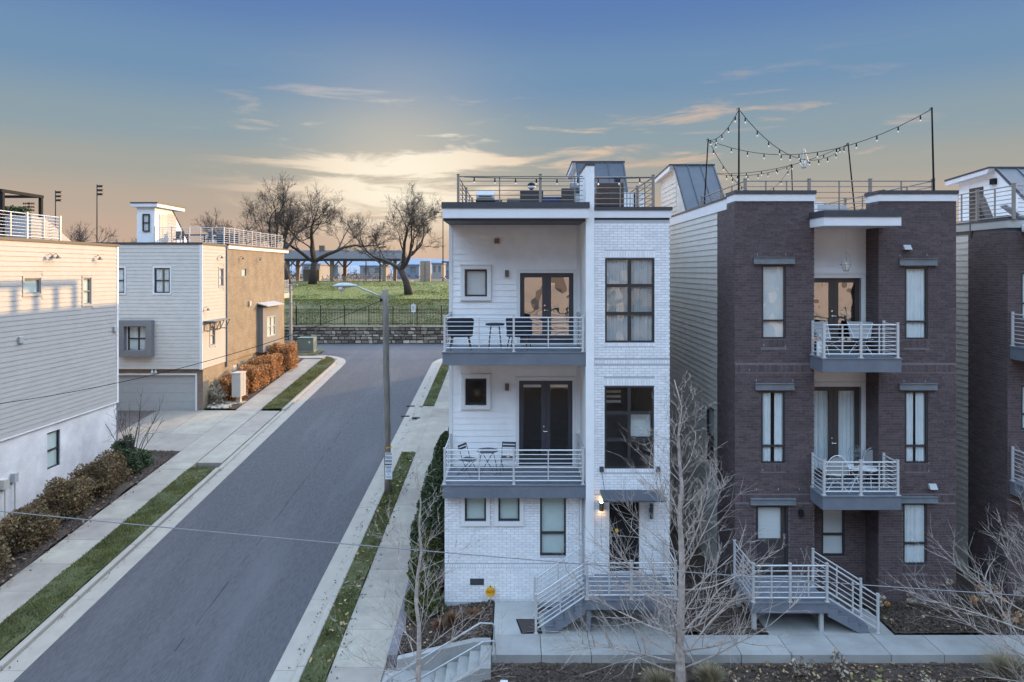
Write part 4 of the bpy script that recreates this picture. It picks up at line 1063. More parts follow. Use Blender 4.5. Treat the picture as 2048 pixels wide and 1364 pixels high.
    railing(dk, (6.45, 19.62, zr), (11.72, 19.62, zr), h=1.05, bars=6, posts=(0, .34, .665, 1), pickets=(.11, .22, .5, .83), pw=.07, m=M['roof_rail_backlit'])
    railing(dk, (6.45, 19.7, zr), (6.45, 24.2, zr), h=1.05, bars=6, posts=(.5, 1), pickets=(.25, .75), pw=.07, m=M['roof_rail_backlit'])
    railing(dk, (11.72, 19.7, zr), (11.72, 30, zr), h=1.05, bars=6, posts=(.25, .5, .75, 1), pickets=(.12, .38, .62, .88), pw=.07, m=M['roof_rail_backlit'])
    bh = bulkhead(H, 6.0, 7.45, 24.3, 26.4, 28.8, 10.9, 12.96, M['cream_light'])
    siding(bh, Pl('left', 6.0), 26.0, 28.5, 10.9, 12.5, [], M['cream_light'], .178)
    return H
dark_house()

# ------------------------------------------------------------------ neighbouring brick townhouse at the right edge
def right_house():
    H = thing('brick_townhouse', 'dark brick townhouse cut off by the right edge with a roof deck railing', 'townhouse', (16, 19, 0))
    xl, xr, Yf = 13.37, 19.4, 19.0
    P = Pl('front', Yf); top = 10.1
    ws = [rc(Yf, 2042, 2090, 770, 860), rc(Yf, 2042, 2090, 545, 640), rc(Yf, 2150, 2200, 545, 690), rc(Yf, 2150, 2200, 780, 930), rc(Yf, 2150, 2200, 1005, 1130)]
    f = MB(); panel(f, P, xl, xr, -.5, top, ws, .14); f.quad((xl, Yf, -.5), (xl, 20.64, -.5), (xl, 20.64, top), (xl, Yf, top)); f.quad((xr, Yf, -.5), (xr, 33, -.5), (xr, 33, top), (xr, Yf, top))
    wall = f.build('front_wall', M['dark_mortar'], H)
    B = Bricks(wall, M['dark_brick'], .007); B.fill(Pl('left', xl), Yf, 20.64, 0, top); B.fill(P, xl, 14.6, 0, top, ws); B.finish()
    MB().add(*(lambda mb: (mb.v, mb.f))((lambda mb: (panel(mb, Pl('front', Yf - .004), 14.6, xr, 0, top, ws, .1), mb)[1])(MB()))).build('plain_wall', M['dark_brick_tex'], H)
    for w in ws: window(H, P, *w, ws=[w[2] + (w[3] - w[2]) * .35], fill='curtain', fw=.05)
    SW = Pl('left', 13.39); s = MB(); panel(s, SW, 20.64, 33, -.8, top, [], .1); s.quad((xl, 33, -.8), (xr, 33, -.8), (xr, 33, top), (xl, 33, top)); s.build('side_wall', M['cream_board'], H)
    siding(H, SW, 20.66, 24, 0, top - .05, [], M['cream_light'], .178)
    MB().box(xl + .01, xr - .01, Yf + .02, 33, top, top + .1).build('roof', M['slate_metal'], H)
    k = MB(); k.box(xl - .04, xl + .2, Yf - .04, 33, top + .101, top + .31); k.box(xl + .2, xr + .04, Yf - .04, Yf + .2, top + .101, top + .31); k.build('fascia', M['cream_board'], H)
    k = MB(); k.box(xl - .06, xl + .22, Yf - .06, 33, top + .311, top + .36); k.box(xl + .22, xr + .06, Yf - .06, Yf + .22, top + .311, top + .36); k.build('coping', M['coping'], H)
    MB().box(13.7, 16.2, 18.1, Yf - .05, top - .02, top + .18).build('canopy', M['fascia'], H, bevel=.03)
    MB().tube([(13.345, 20.5, top + .3), (13.345, 20.5, top - .1)], .03, 8).build('downspout', M['coping'], H)
    for z in (3.35, 7.0):
        m = MB(); m.box(13.42, 16, 18.2, Yf - .012, z - .36, z - .03); bal = m.build('balcony', M['slab'], H, bevel=.008)
        MB().box(13.40, 16.02, 18.18, Yf - .012, z - .029, z).build('deck_board', M['deck'], bal)
        railing(bal, (13.47, 18.26, z), (15.9, 18.26, z), posts=(0, .5, 1), pickets=(.25, .75), h=.86); railing(bal, (13.47, 18.30, z), (13.47, 18.95, z), posts=(1,), pickets=(), h=.86)
    dk = MB().box(13.6, 19, 19.3, 30, 10.2, 10.26).build('roof_deck', M['deck'], H)
    railing(dk, (13.5, 18.95, 10.42), (13.5, 23.2, 10.42), h=.92, bars=7, posts=(0, .35, .7, 1), pickets=(.175, .52, .85), pw=.07, m=M['roof_rail_backlit']); railing(dk, (13.6, 18.95, 10.42), (18.9, 18.95, 10.42), h=.92, bars=7, posts=(.3, .6, 1), pickets=(.15, .45, .8), pw=.07, m=M['roof_rail_backlit'])
    bh = bulkhead(H, 16.5, 18.6, 21.4, 24.1, 26.0, 10.2, 12.52, M['white_board'], over=.25)
    siding(bh, Pl('left', 16.5), 24.3, 26.0, 10.3, 12.2, [(24.62, 25.42, 10.2, 12.05)], M['white_board'], .178)
    d = MB(); q = Pl('left', 16.5); q.box(d, 24.65, 25.4, 10.3, 12.0, -.02, .02); d.build('door', M['door_brown'], bh)
    l = MB(); q.box(l, 23.95, 24.2, 12.0, 12.2, 0, .10); l.build('wall_light', M['black'], bh)
    return H
right_house()

# ------------------------------------------------------------------ houses on the left
def rr(X_, px0, px1, py0, py1):
    """opening measured on a receding wall x = X_"""
    u0, u1 = X_ * F / (px0 - CX), X_ * F / (px1 - CX); D = (u0 + u1) / 2
    return (u0, u1, PZ(py1, D), PZ(py0, D))
def gooseneck(H, pl, u, z, m='bronze'):
    s = MB(); s.tube([pl.p(u, z + .05, 0), pl.p(u, z + .12, .12), pl.p(u, z + .02, .2)], .012, 5); c = Vector(pl.p(u, z - .08, .2)); s.lathe(c.x, c.y, [(.11, c.z), (.04, c.z + .10), (.02, c.z + .13)], 12); s.build('wall_light', M[m], H)
def left_house():
    H = thing('siding_townhouse', 'big pale siding townhouse at the left with sunlit upper wall and black pergola', 'townhouse', (-18.1, 26, 0))
    X_ = -18.1; P = Pl('right', X_); y0, y1 = 8.0, 31.9
    zb, zt = 3.07, 10.12
    wA, wB, wC = rr(X_, 48, 80, 557, 587), rr(X_, 166, 181, 556, 608), rr(X_, 97, 123, 862, 935)
    w = MB(); panel(w, P, y0, y1, zb, zt, [wA, wB], .12); w.quad((X_, y1, -.5), (-30, y1, -.5), (-30, y1, zt), (X_, y1, zt)); w.quad((X_, y0, -2), (-30, y0, -2), (-30, y0, zt), (X_, y0, zt)); w.quad((-30, y0, -2), (-30, y1, -2), (-30, y1, zt), (-30, y0, zt)); w.build('siding_wall', M['cream_board'], H)
    tr = [(q[0] - .11, q[1] + .11, q[2] - .11, q[3] + .11) for q in (wA, wB)]
    siding(H, P, 14, y1 - .13, zb + .02, zt - .02, tr, M['cream_board'], .182)
    c = MB(); P.box(c, y1 - .125, y1 + .02, zb - .01, zt, -.02, .028); c.build('corner_board', M['white_trim'], H)
    Q = Pl('right', X_ + .0)
    l = MB(); panel(l, Pl('right', X_ - .05), y0, y1 - .02, -2, zb, [wC], .12); l.build('base_wall', M['white_brick_wall'], H)
    s = MB(); P.box(s, y0, y1, zb - .04, zb + .015, -.06, .035); s.build('sill_band', M['white_trim'], H)
    for q in (wA, wB):
        f = MB(); rect_frame(f, P, q[0] - .10, q[1] + .10, q[2] - .10, q[3] + .10, .09, -.02, .035); f.build('window_trim', M['cream_board'], H)
    window(H, P, *wA, fm='frame_grey', fill='shade', fillm='green_blind'); window(H, P, *wB, ws=[(wB[2] + wB[3]) / 2], fm='frame_grey', fill='shade', fillm='green_blind')
    window(H, Pl('right', X_ - .05), *wC, ws=[(wC[2] + wC[3]) / 2], fm='frame_dark', fill='blind', fillm='green_blind', inset=.08)
    for px, py in ((95, 513), (106, 513), (191, 516)): 
        D = X_ * F / (px - CX); gooseneck(H, P, D, PZ(py, D))
    for px, py in ((39, 680), (228, 658)):
        D = X_ * F / (px - CX); z = PZ(py, D); v = MB(); P.box(v, D - .12, D + .12, z - .13, z + .13, 0, .10); v.build('exhaust_hood', M['cream_board'], H, bevel=.03)
    rf = MB(); rf.box(-30, X_ - .02, y0, y1, zt - .2, zt - .01); rf.build('roof', M['slate_metal'], H)
    k = MB(); k.box(X_ - .3, X_ + .045, y0, y1 + .03, zt, zt + .11); k.box(-30, X_ - .3, y1 - .25, y1 + .03, zt, zt + .11); k.build('coping', M['coping'], H)
    # roof deck railing and white stair-housing wall
    dk = MB().box(-29, -18.5, 12, 28.6, zt, zt + .03).build('roof_deck', M['deck'], H)
    railing(dk, (-18.38, 16.0, zt + .1), (-18.38, 28.4, zt + .1), h=.96, bars=7, posts=(0, .2, .4, .56, .70, .835, .99), pickets=(.1, .3, .48, .63, .767, .912), pw=.07)
    railing(dk, (-18.45, 28.4, zt + .1), (-20.2, 28.4, zt + .1), h=.96, bars=7, posts=(1,), pickets=(.5,), pw=.07)
    b = MB(); b.prism([(-18.8, 27.2, zt), (-18.8, 27.2, zt + 1.05), (-18.8, 28.0, zt + 1.0), (-18.8, 30.0, zt)], (-1.2, 0, 0)); b.build('stair_housing', M['cream_board'], H)
    # black pergola on the roof
    pg = thing('roof_pergola', 'black steel pergola frame standing on the left roof deck', 'pergola', (-20.6, 28.1, zt))
    zp = 12.18
    for xx, yy in ((-19.78, 27.0), (-21.6, 27.0), (-19.78, 29.2), (-21.6, 29.2)): MB().box(xx - .06, xx + .06, yy - .06, yy + .06, zt + .03, zp - .12).build('post', M['black'], pg)
    for xx in (-19.78, -21.6): MB().box(xx - .06, xx + .06, 26.9, 29.3, zp - .12, zp).build('beam', M['black'], pg)
    for yy in (27.0, 29.2): MB().box(-21.54, -19.84, yy - .05, yy + .05, zp - .115, zp - .005).build('beam', M['black'], pg)
    # meter, conduit and gas meter at the base
    for nm, px, py, w_, h_, m in (('meter', 7, 968, .26, .34, 'box_cream'), ('meter', 27, 955, .2, .34, 'box_grey')):
        D = X_ * F / (px - CX); z = PZ(py, D); e = MB(); P.box(e, D - w_/2, D + w_/2, z - h_/2, z + h_/2, -.05, .12); e.tube([P.p(D, z - h_/2, .05), P.p(D, sz(D) - .1, .05)], .03, 8); e.build('meter_box', M[m], H, bevel=.01)
    return H
left_house()
# clipped green screen behind the railing
def box_leaves(name, label, cat, x0, x1, y0, y1, z0, z1, m, n, s, seed, group=None):
    t = thing(name, label, cat, ((x0+x1)/2, (y0+y1)/2, z0), 0, group)
    MB().box(x0 + .08, x1 - .08, y0 + .08, y1 - .08, z0, z1 - .08).build('inner_mass', M[m], t)
    r = np.random.default_rng(seed); P = r.uniform((x0, y0, z0), (x1, y1, z1), (n, 3))
    ax = r.integers(0, 3, n); sd = r.integers(0, 2, n)
    lo, hi = np.array([x0, y0, z0]), np.array([x1, y1, z1])
    for i in range(3):
        k = ax == i; P[k, i] = np.where(sd[k] == 1, hi[i], lo[i]) + r.normal(0, .03, k.sum())
    A = r.normal(0, 1, (n, 3)); A /= np.linalg.norm(A, axis=1)[:, None]; B_ = np.cross(A, r.normal(0, 1, (n, 3))); B_ /= np.linalg.norm(B_, axis=1)[:, None]
    V, Q = np_quads(P - np.array(t.location), A * s, B_ * s * .6); link('foliage', np_mesh(name, V, Q), M[m], t)
    return t
box_leaves('hedge_screen', 'clipped dark green hedge planted behind the left roof railing', 'hedge', -22.5, -19.35, 27.4, 27.95, 10.15, 11.5, 'leaf_green', 3500, .05, 3)
def rsofa(name, label, x0, x1, y0, y1, z, m, hb=.85, group=None):
    t = thing(name, label, 'sofa', ((x0+x1)/2, (y0+y1)/2, z), 0, group); w = .14
    MB().box(x0, x1, y0, y1, z + .06, z + .36).build('seat', M[m], t, bevel=.03)
    MB().box(x0 + .03, x1 - .03, y0 + .15, y1 - .02, z + .365, z + .46).build('cushion', M['navy'], t, bevel=.04)
    MB().box(x0, x1, y0 - .02, y0 + w, z + .362, z + hb).build('backrest', M[m], t, bevel=.03)
    for xa in (x0, x1 - w): MB().box(xa, xa + w, y0 + w + .004, y1, z + .362, z + hb * .75).build('arm', M[m], t, bevel=.03)
    for xa in (x0 + .08, x1 - .08):
        for ya in (y0 + .08, y1 - .08): MB().box(xa - .03, xa + .03, ya - .03, ya + .03, z, z + .06).build('leg', M['black'], t)
    return t
rsofa('roof_sofa', 'dark sofa behind the left roof deck railing under the hedge', -21.9, -19.6, 26.0, 26.8, 10.16, 'rattan', .7)

def tan_house():
    H = thing('tan_brick_townhouse', 'tan brick and white siding townhouse with garage beyond the drive', 'townhouse', (-20, 44, 1.4))
    X_ = -17.0; Yf = 38.0; P, Fp = Pl('right', X_), Pl('front', Yf)
    zt, zb = 10.45, 3.68; yb = 51.4; ys = 41.25
    w1, w0 = rc(Yf, 309, 340, 536, 586), rc(Yf, 220, 249, 536, 586)
    bay = rc(Yf, 242, 309, 640, 712); wb = rc(Yf, 256, 298, 652, 702)
    f = MB(); panel(f, Fp, -26, X_, zb, zt, [w1, w0, wb], .12); f.build('front_wall', M['cream_light'], H)
    trm = [(q[0] - .10, q[1] + .10, q[2] - .10, q[3] + .10) for q in (w1, w0)]
    siding(H, Fp, -23.8, X_ - .12, zb + .02, zt - .02, trm + [bay], M['cream_light'], .20)
    c = MB(); Fp.box(c, X_ - .115, X_ + .03, zb - .02, zt, -.02, .03); c.build('corner_board', M['white_trim'], H)
    for q in (w1, w0):
        t = MB(); rect_frame(t, Fp, q[0] - .09, q[1] + .09, q[2] - .09, q[3] + .09, .085, -.02, .035); t.build('window_trim', M['white_trim'], H)
        window(H, Fp, *q, ws=[(q[2] + q[3]) / 2], fill='parted' if q is w1 else 'curtain', fw=.06)
    b = MB(); rect_frame(b, Fp, bay[0], bay[1], bay[2], bay[3], .33, -.05, .32); b.build('bay_surround', M['frame_grey'], H, bevel=.01)
    t = MB(); rect_frame(t, Fp, wb[0] - .08, wb[1] + .08, wb[2] - .08, wb[3] + .08, .08, -.02, .04); t.build('window_trim', M['white_trim'], H)
    window(H, Fp, *wb, us=[(wb[0] + wb[1]) / 2], ws=[(wb[2] + wb[3]) / 2], fill='curtain', fw=.06)
    # right wall: siding strip then tan brick
    a1, a2 = rr(X_, 438, 446, 537, 572), rr(X_, 420, 429, 652, 690)
    s = MB(); panel(s, P, Yf, ys, zb, zt, [a1, a2], .12); s.build('side_wall', M['cream_board'], H)
    siding(H, P, Yf + .03, ys - .02, zb + .02, zt - .02, [(q[0] - .1, q[1] + .1, q[2] - .1, q[3] + .1) for q in (a1, a2)], M['cream_board'], .20)
    for q in (a1, a2):
        t = MB(); rect_frame(t, P, q[0] - .09, q[1] + .09, q[2] - .09, q[3] + .09, .085, -.02, .035); t.build('window_trim', M['cream_board'], H)
        window(H, P, *q, ws=[(q[2] + q[3]) / 2], fm='frame_grey', fill='shade', fw=.05)
    B = Pl('right', X_ + .06)
    b1, b2 = rr(X_ + .06, 483, 493, 536, 553), rr(X_ + .06, 524, 541, 632, 672)
    bw = MB(); panel(bw, B, ys, yb, zb, zt, [b1, b2], .12); bw.quad((X_ + .06, ys, zb), (X_, ys, zb), (X_, ys, zt), (X_ + .06, ys, zt)); bw.quad((X_ + .06, yb, zb), (-26, yb, zb), (-26, yb, zt), (X_ + .06, yb, zt)); bw.quad((X_ + .06, ys, zb), (X_ + .06, yb, zb), (-17.2, yb, zb), (-17.2, ys, zb)); bw.build('brick_wall', M['tan_brick'], H)
    window(H, B, *b1, fm='frame_grey', fill='shade', fillm='green_blind', fw=.05)
    ob = (b2[0] - .75, b2[1] + .65, b2[2] - .95, b2[3] + .75)
    o = MB(); panel(o, Pl('right', X_ + .40), ob[0], ob[1], ob[2], ob[3], [b2], .1)
    for uu in (ob[0], ob[1]): o.quad((X_ + .40, uu, ob[2]), (X_ + .05, uu, ob[2]), (X_ + .05, uu, ob[3]), (X_ + .40, uu, ob[3]))
    o.quad((X_ + .4, ob[0], ob[2]), (X_ + .4, ob[1], ob[2]), (X_ + .05, ob[1], ob[2]), (X_ + .05, ob[0], ob[2])); o.build('oriel', M['frame_grey'], H)
    window(H, Pl('right', X_ + .40), *b2, us=[(b2[0] + b2[1]) / 2], ws=[(b2[2] + b2[3]) / 2], fm='box_cream', fill='shade', fillm='green_blind', fw=.07)
    rf = MB(); rf.prism([(X_ + .05, ob[0] - .15, ob[3] + .22), (X_ + .75, ob[0] - .15, ob[3] + .02), (X_ + .75, ob[0] - .15, ob[3] - .03), (X_ + .05, ob[0] - .15, ob[3] + .15)], (0, ob[1] - ob[0] + .3, 0)); rf.build('oriel_roof', M['box_grey'], H)
    for k in range(7): MB().box(X_ + .06, X_ + .72, ob[0] - .1 + k * (ob[1] - ob[0] + .2) / 7, ob[0] - .06 + k * (ob[1] - ob[0] + .2) / 7, ob[3] - .05, ob[3] + .03).build('rafter', M['frame_dark'], H)
    # trellis awning over the small window
    z = a2[3] + .32; u0, u1 = a2[0] - .85, a2[1] + .75
    aw = MB(); P.box(aw, u0, u1, z, z + .04, .04, .62); awn = aw.build('awning', M['frame_grey'], H)
    for uu in (u0 + .05, u1 - .05, (u0 + u1) / 2 - .25, (u0 + u1) / 2 + .25):
        r = MB()
        for p_, q_ in (((uu, z - .02, .05), (uu, z - .02, .6)), ((uu, z - .5, .05), (uu, z - .5, .35)), ((uu, z - .5, .35), (uu, z - .02, .58)), ((uu, z - .5, .05), (uu, z, .05))): r.tube([P.p(*p_), P.p(*q_)], .025, 4)
        r.build('bracket', M['frame_grey'], awn)
    for px, py, pl in ((437, 514, P), (409, 618, P)):
        D = X_ * F / (px - CX); gooseneck(H, pl, D, PZ(py, D))
    for px, py in ((478, 516), (513, 518)):
        D = X_ * F / (px - CX); gooseneck(H, B, D, PZ(py, D))
    D = X_ * F / (496 - CX); v = MB(); B.box(v, D - .14, D + .14, PZ(612, D), PZ(602, D), 0, .12); v.build('exhaust_hood', M['box_cream'], H, bevel=.02)
    dn = MB(); dn.box(X_ + .0, X_ + .09, ys - .10, ys - .01, zb - .3, zt); dn.build('downspout', M['frame_grey'], H)
    # ground floor: recessed brick with the garage door
    lb = MB(); Gp = Pl('front', Yf + .18); gd = rc(Yf + .18, 215, 391, 750, 822)
    panel(lb, Gp, -26, X_ - .02, .8, zb + .001, [gd], .2); lb.build('garage_wall', M['brown_brick'], H)
    sb = MB(); bwn = rr(X_ - .02, 466, 477, 727, 742); panel(sb, Pl('right', X_ - .02), Yf + .18, yb - .02, .8, zb, [bwn], .12); sb.build('base_wall', M['tan_brick'], H)
    window(H, Pl('right', X_ - .02), *bwn, fm='frame_grey', fill='shade', fw=.05)
    sf = MB(); sf.quad((-26, Yf, zb), (X_, Yf, zb), (X_, Yf + .2, zb), (-26, Yf + .2, zb)); sf.build('soffit', M['white_trim'], H)
    n = 4
    for k in range(n): 
        g = MB(); Gp.box(g, gd[0], gd[1], gd[2] + k * (gd[3] - gd[2]) / n + .004, gd[2] + (k + 1) * (gd[3] - gd[2]) / n - .004, -.16, -.12); g.build('garage_panel', M['box_grey'], H)
    t = MB(); Gp.box(t, gd[1] - .003, gd[1] + .09, gd[2], gd[3] + .09, -.1, .03); Gp.box(t, gd[0], gd[1] - .003, gd[3], gd[3] + .09, -.1, .03); t.build('garage_trim', M['white_trim'], H)
    cl = MB()
    for px in (303, 310): cl.lathe(PX(px, Yf), Yf + .08, [(.03, zb - .16), (.08, zb - .20), (.05, zb - .10), (.02, zb)], 10)
    cl.build('flood_light', M['white_metal'], H)
    # roof
    r = MB(); r.box(-26, X_ - .02, Yf + .05, yb, zt - .3, zt - .05); r.build('roof', M['slate_metal'], H)
    k = MB(); k.box(-26, X_ + .05, Yf - .05, Yf + .25, zt, zt + .12); k.box(X_ - .25, X_ + .05, Yf + .25, ys, zt, zt + .12); k.build('coping', M['coping'], H)
    k = MB(); k.box(X_ - .2, X_ + .12, ys + .01, yb + .8, zt - .12, zt + .08); k.build('fascia', M['fascia'], H); k = MB(); k.box(X_ - .25, X_ + .15, ys, yb + .85, zt + .081, zt + .17); k.build('coping', M['coping'], H)
    dk = MB().box(-25, X_ - .1, 41, yb, zt, zt + .05).build('roof_deck', M['deck'], H)
    zr = zt + .12
    railing(dk, (-21.1, 41.0, zr), (X_ - .05, 41.0, zr), h=.98, bars=7, posts=(0, .25, .5, 1), pickets=(.12, .38, .66, .83), pw=.06)
    railing(dk, (X_ - .05, 41.05, zr), (X_ - .05, 51.2, zr), h=.98, bars=7, posts=tuple(i / 7 for i in range(1, 8)), pickets=tuple((i + .5) / 7 for i in range(7)), pw=.06)
    x0, x1 = -22.15, -21.1
    bh = MB(); bh.box(x0, x1, 41.0, 43.1, zt - .1, 12.75); bh.prism([(x0, 43.1, zt), (x0, 43.1, 12.7), (x0, 45.6, zt)], (x1 - x0, 0, 0)); bb = bh.build('stair_housing', M['white_board'], H)
    t = MB(); t.box(x0 - .25, x1 + .25, 40.8, 44.2, 12.76, 12.96); t.build('fascia', M['fascia'], bb); t = MB(); t.box(x0 - .28, x1 + .28, 40.77, 44.23, 12.961, 13.03); t.build('coping', M['coping'], bb)
    wq = rc(41.0, 286, 300, 428, 463); window(bb, Pl('front', 40.98), *wq, ws=[(wq[2] + wq[3]) / 2], fill='shade', fw=.06, inset=-.03)
    d = MB(); Pl('right', x1).box(d, 41.5, 42.4, zt + .1, 12.4, -.02, .03); d.build('door', M['box_cream'], bb)
    siding(bb, Pl('right', x1), 42.5, 43.6, zt + .1, 12.5, [], M['cream_board'], .2)
    sm = MB(); sm.prism([(x0 - .05, 43.05, 12.76), (x0 - .05, 45.7, zt + .02), (x0 - .05, 45.7, zt + .1), (x0 - .05, 43.05, 12.84)], (x1 - x0 + .1, 0, 0)); sm.build('sloped_roof', M['metal_roof'], bb)
    # balcony on the far end
    m = MB(); m.box(-21, X_ + .0, yb, yb + 1.3, 7.0, 7.35); bal = m.build('balcony', M['box_cream'], H); railing(bal, (X_ - .06, yb + .06, 7.35), (X_ - .06, yb + 1.24, 7.35), posts=(0, .5, 1), pickets=(.25, .75), h=.95)
    # meters and an electric panel on the base wall
    for px, py in ((529, 713), (541, 708)):
        D = (X_) * F / (px - CX); e = MB(); q = Pl('right', X_ - .02); q.box(e, D - .2, D + .2, PZ(py + 9, D), PZ(py - 9, D), 0, .18); e.build('meter_box', M['box_grey'], H, bevel=.02)
    return H
tan_house()
# things on the tan house's roof
t = thing('roof_table', 'small dining table on the tan brick house roof deck', 'table', (-19.6, 43, 10.5))
MB().box(-.75, .75, -.4, .4, .70, .74).build('tabletop', M['rattan'], t, local=True)
for sx in (-.65, .65):
    for sy in (-.3, .3): MB().box(sx - .03, sx + .03, sy - .03, sy + .03, 0, .70).build('leg', M['black'], t, local=True)
for i, (xx, yy) in enumerate(((-20.5, 42.6), (-18.5, 42.6))):
    t = thing('patio_chair', ['metal patio chair left of the table on the tan house roof', 'metal patio chair right of the table on the tan house roof'][i], 'chair', (xx, yy, 10.5), 0, 'patio chairs on the tan house roof')
    MB().box(-.25, .25, -.25, .25, .42, .46).build('seat', M['rattan'], t, local=True); MB().box(-.25, .25, .22, .26, .47, .95).build('backrest', M['rattan'], t, local=True)
    for sx in (-.22, .22):
        for sy in (-.22, .22): MB().box(sx - .02, sx + .02, sy - .02, sy + .02, 0, .42).build('leg', M['white_metal'], t, local=True)
        MB().tube([(sx, .24, .66), (sx, -.22, .66), (sx, -.22, .44)], .018, 5).build('arm', M['white_metal'], t, local=True)
rsofa('roof_sofa', 'dark outdoor sofa on the tan brick house roof deck', -18.9, -17.4, 44.2, 45.1, 10.5, 'slate_metal', .9)

# ------------------------------------------------------------------ townhouse behind the white one: its roof and deck cast the shade on the left wall
def rear_house():
    x0, x1, y0, y1, zt = -1.75, 4.3, 37.2, 50.4, 12.2
    H = thing('rear_townhouse', 'white rear townhouse hidden behind the white one, casting shade across the street', 'townhouse', ((x0+x1)/2, y0, 1.5))
    w = MB(); Ls = Pl('left', x0)
    ops = [(y0 + 2 + 3 * k, y0 + 3 + 3 * k, z, z + 1.5) for k in range(3) for z in (3.2, 6.2, 9.0)]
    panel(w, Ls, y0, y1, -.5, zt, ops, .12)
    w.quad((x0, y0, -.5), (x1, y0, -.5), (x1, y0, zt), (x0, y0, zt)); w.quad((x0, y1, -.5), (x1, y1, -.5), (x1, y1, zt), (x0, y1, zt)); w.quad((x1, y0, -.5), (x1, y1, -.5), (x1, y1, zt), (x1, y0, zt)); w.quad((x0, y0, zt - .1), (x1, y0, zt - .1), (x1, y1, zt - .1), (x0, y1, zt - .1))
    w.build('wall', M['cream_board'], H)
    for o in ops: window(H, Ls, *o, ws=[(o[2] + o[3]) / 2], fill='curtain')
    k = MB(); k.box(x0 - .05, x0 + .2, y0, y1, zt, zt + .15); k.box(x1 - .2, x1 + .05, y0, y1, zt, zt + .15); k.build('coping', M['coping'], H)
    s = MB(); yy = y0 + 1.5
    for i in range(6):
        s.box(x0 + .05, x0 + .15, yy + i * 1.15, yy + i * 1.15 + .3, zt + .151, zt + 1.05)
    s.box(x0 + .05, x0 + .15, yy, yy + 6.05, zt + 1.051, zt + 1.3); s.build('deck_screen', M['white_trim'], H)
    return H
rear_house()
# building over the road behind the camera: only seen as warm reflections in the glass
def opposite(label, x0, x1):
    H = thing('opposite_building', label, 'building', ((x0 + x1) / 2, -24, -1.8), 0, 'sunlit buildings over the road')
    P = Pl('back', -24); top = 9.3; n = 3; dx = (x1 - x0) / n
    ops = [(x0 + dx * (k + .3), x0 + dx * (k + .7), z, z + 1.9) for k in range(n) for z in (.2, 3.6)]
    w = MB(); panel(w, P, x0, x1, -1.9, top, ops, .2)
    w.quad((x0, -24, top), (x1, -24, top), (x1, -34, top), (x0, -34, top)); w.quad((x0, -34, -1.9), (x1, -34, -1.9), (x1, -34, top), (x0, -34, top))
    for x in (x0, x1): w.quad((x, -24, -1.9), (x, -34, -1.9), (x, -34, top), (x, -24, top))
    w.build('wall', M['opp_wall'], H)
    for o in ops: window(H, P, *o, ws=[(o[2] + o[3]) / 2], fill='shade')
    k = MB(); P.box(k, x0 - .1, x1 + .1, top + .001, top + .35, -.4, .12); k.build('cornice', M['white_trim'], H)
opposite('sunlit tan building reflected in the upper doors of the white townhouse', -.5, 6.5)
opposite('sunlit tan building reflected in the upper doors of the brick townhouse', 25.5, 33)

# ------------------------------------------------------------------ furniture on balconies and roofs
def armchair(label, x, y, z, rz=0):
    t = thing('armchair', label, 'chair', (x, y, z), rz, 'dark armchairs on the upper white balcony')
    s = MB(); s.prism([(-.30, -.28, .36), (.30, -.28, .36), (.33, .30, .36), (-.33, .30, .36)], (0, 0, .12)); s.build('seat', M['navy'], t, bevel=.03, local=True)
    b = MB(); n = 14; vs = []
    for i in range(n + 1):
        w = math.pi * i / n
        for r, zz in ((.34, .36), (.38, .80 + .12 * math.sin(w)), (.33, .80 + .12 * math.sin(w)), (.29, .36)):
            vs.append((r * math.cos(w), -r * math.sin(w) * .9 + .02, zz))
    fs = []
    for i in range(n):
        for k in range(4): fs.append((4*i+k, 4*i+(k+1) % 4, 4*i+4+(k+1) % 4, 4*i+4+k))
    fs += [(0, 1, 2, 3), (4*n, 4*n+1, 4*n+2, 4*n+3)]
    b.add(vs, fs).build('backrest', M['navy'], t, smooth=False, local=True)
    for sx in (-1, 1):
        for sy in (-1, 1): MB().tube([(sx * .22, sy * .2, .37), (sx * .29, sy * .27, 0)], [.022, .013], 8).build('leg', M['walnut'], t, local=True)
    return t
armchair('dark armchair with wooden legs at the left end of the upper white balcony', PX(921, 19.5), 19.5, 6.85, rad(8))
armchair('dark armchair with wooden legs in front of the upper white balcony doors', PX(1038, 19.5), 19.5, 6.85, rad(-12))
t = thing('side_table', 'round dark side table between the two dark armchairs', 'table', (PX(990, 19.6), 19.6, 6.85))
MB().lathe(0, 0, [(.26, .66), (.27, .68), (.27, .70), (.25, .71)], 24).build('tabletop', M['navy'], t, local=True)
for k in range(4):
    w = rad(45 + 90 * k); MB().tube([(.16 * math.cos(w), .16 * math.sin(w), .66), (.25 * math.cos(w), .25 * math.sin(w), 0)], [.018, .012], 8).build('leg', M['walnut'], t, local=True)
def bistro_chair(label, x, y, z, rz):
    t = thing('bistro_chair', label, 'chair', (x, y, z), rz, 'folding bistro chairs on the lower white balcony')
    for k in range(5): MB().box(-.20, .20, -.19 + k * .078, -.125 + k * .078, .44, .455).build('seat_slat', M['slate_metal'], t, local=True)
    for zz in (.70, .79): MB().box(-.20, .20, .20, .215, zz, zz + .06).build('back_slat', M['slate_metal'], t, local=True)
    for sx in (-.19, .19):
        MB().tube([(sx, -.24, 0), (sx, .05, .42), (sx, .20, .86)], .011, 6).build('leg', M['slate_metal'], t, local=True)
        MB().tube([(sx * .9, .26, 0), (sx * .9, -.17, .44)], .011, 6).build('leg', M['slate_metal'], t, local=True)
    MB().tube([(-.17, .23, .05), (.17, .23, .05)], .008, 5).build('stretcher', M['slate_metal'], t, local=True)
    return t
bistro_chair('grey folding bistro chair left of the round balcony table', PX(936, 19.75), 19.75, 3.27, rad(60))
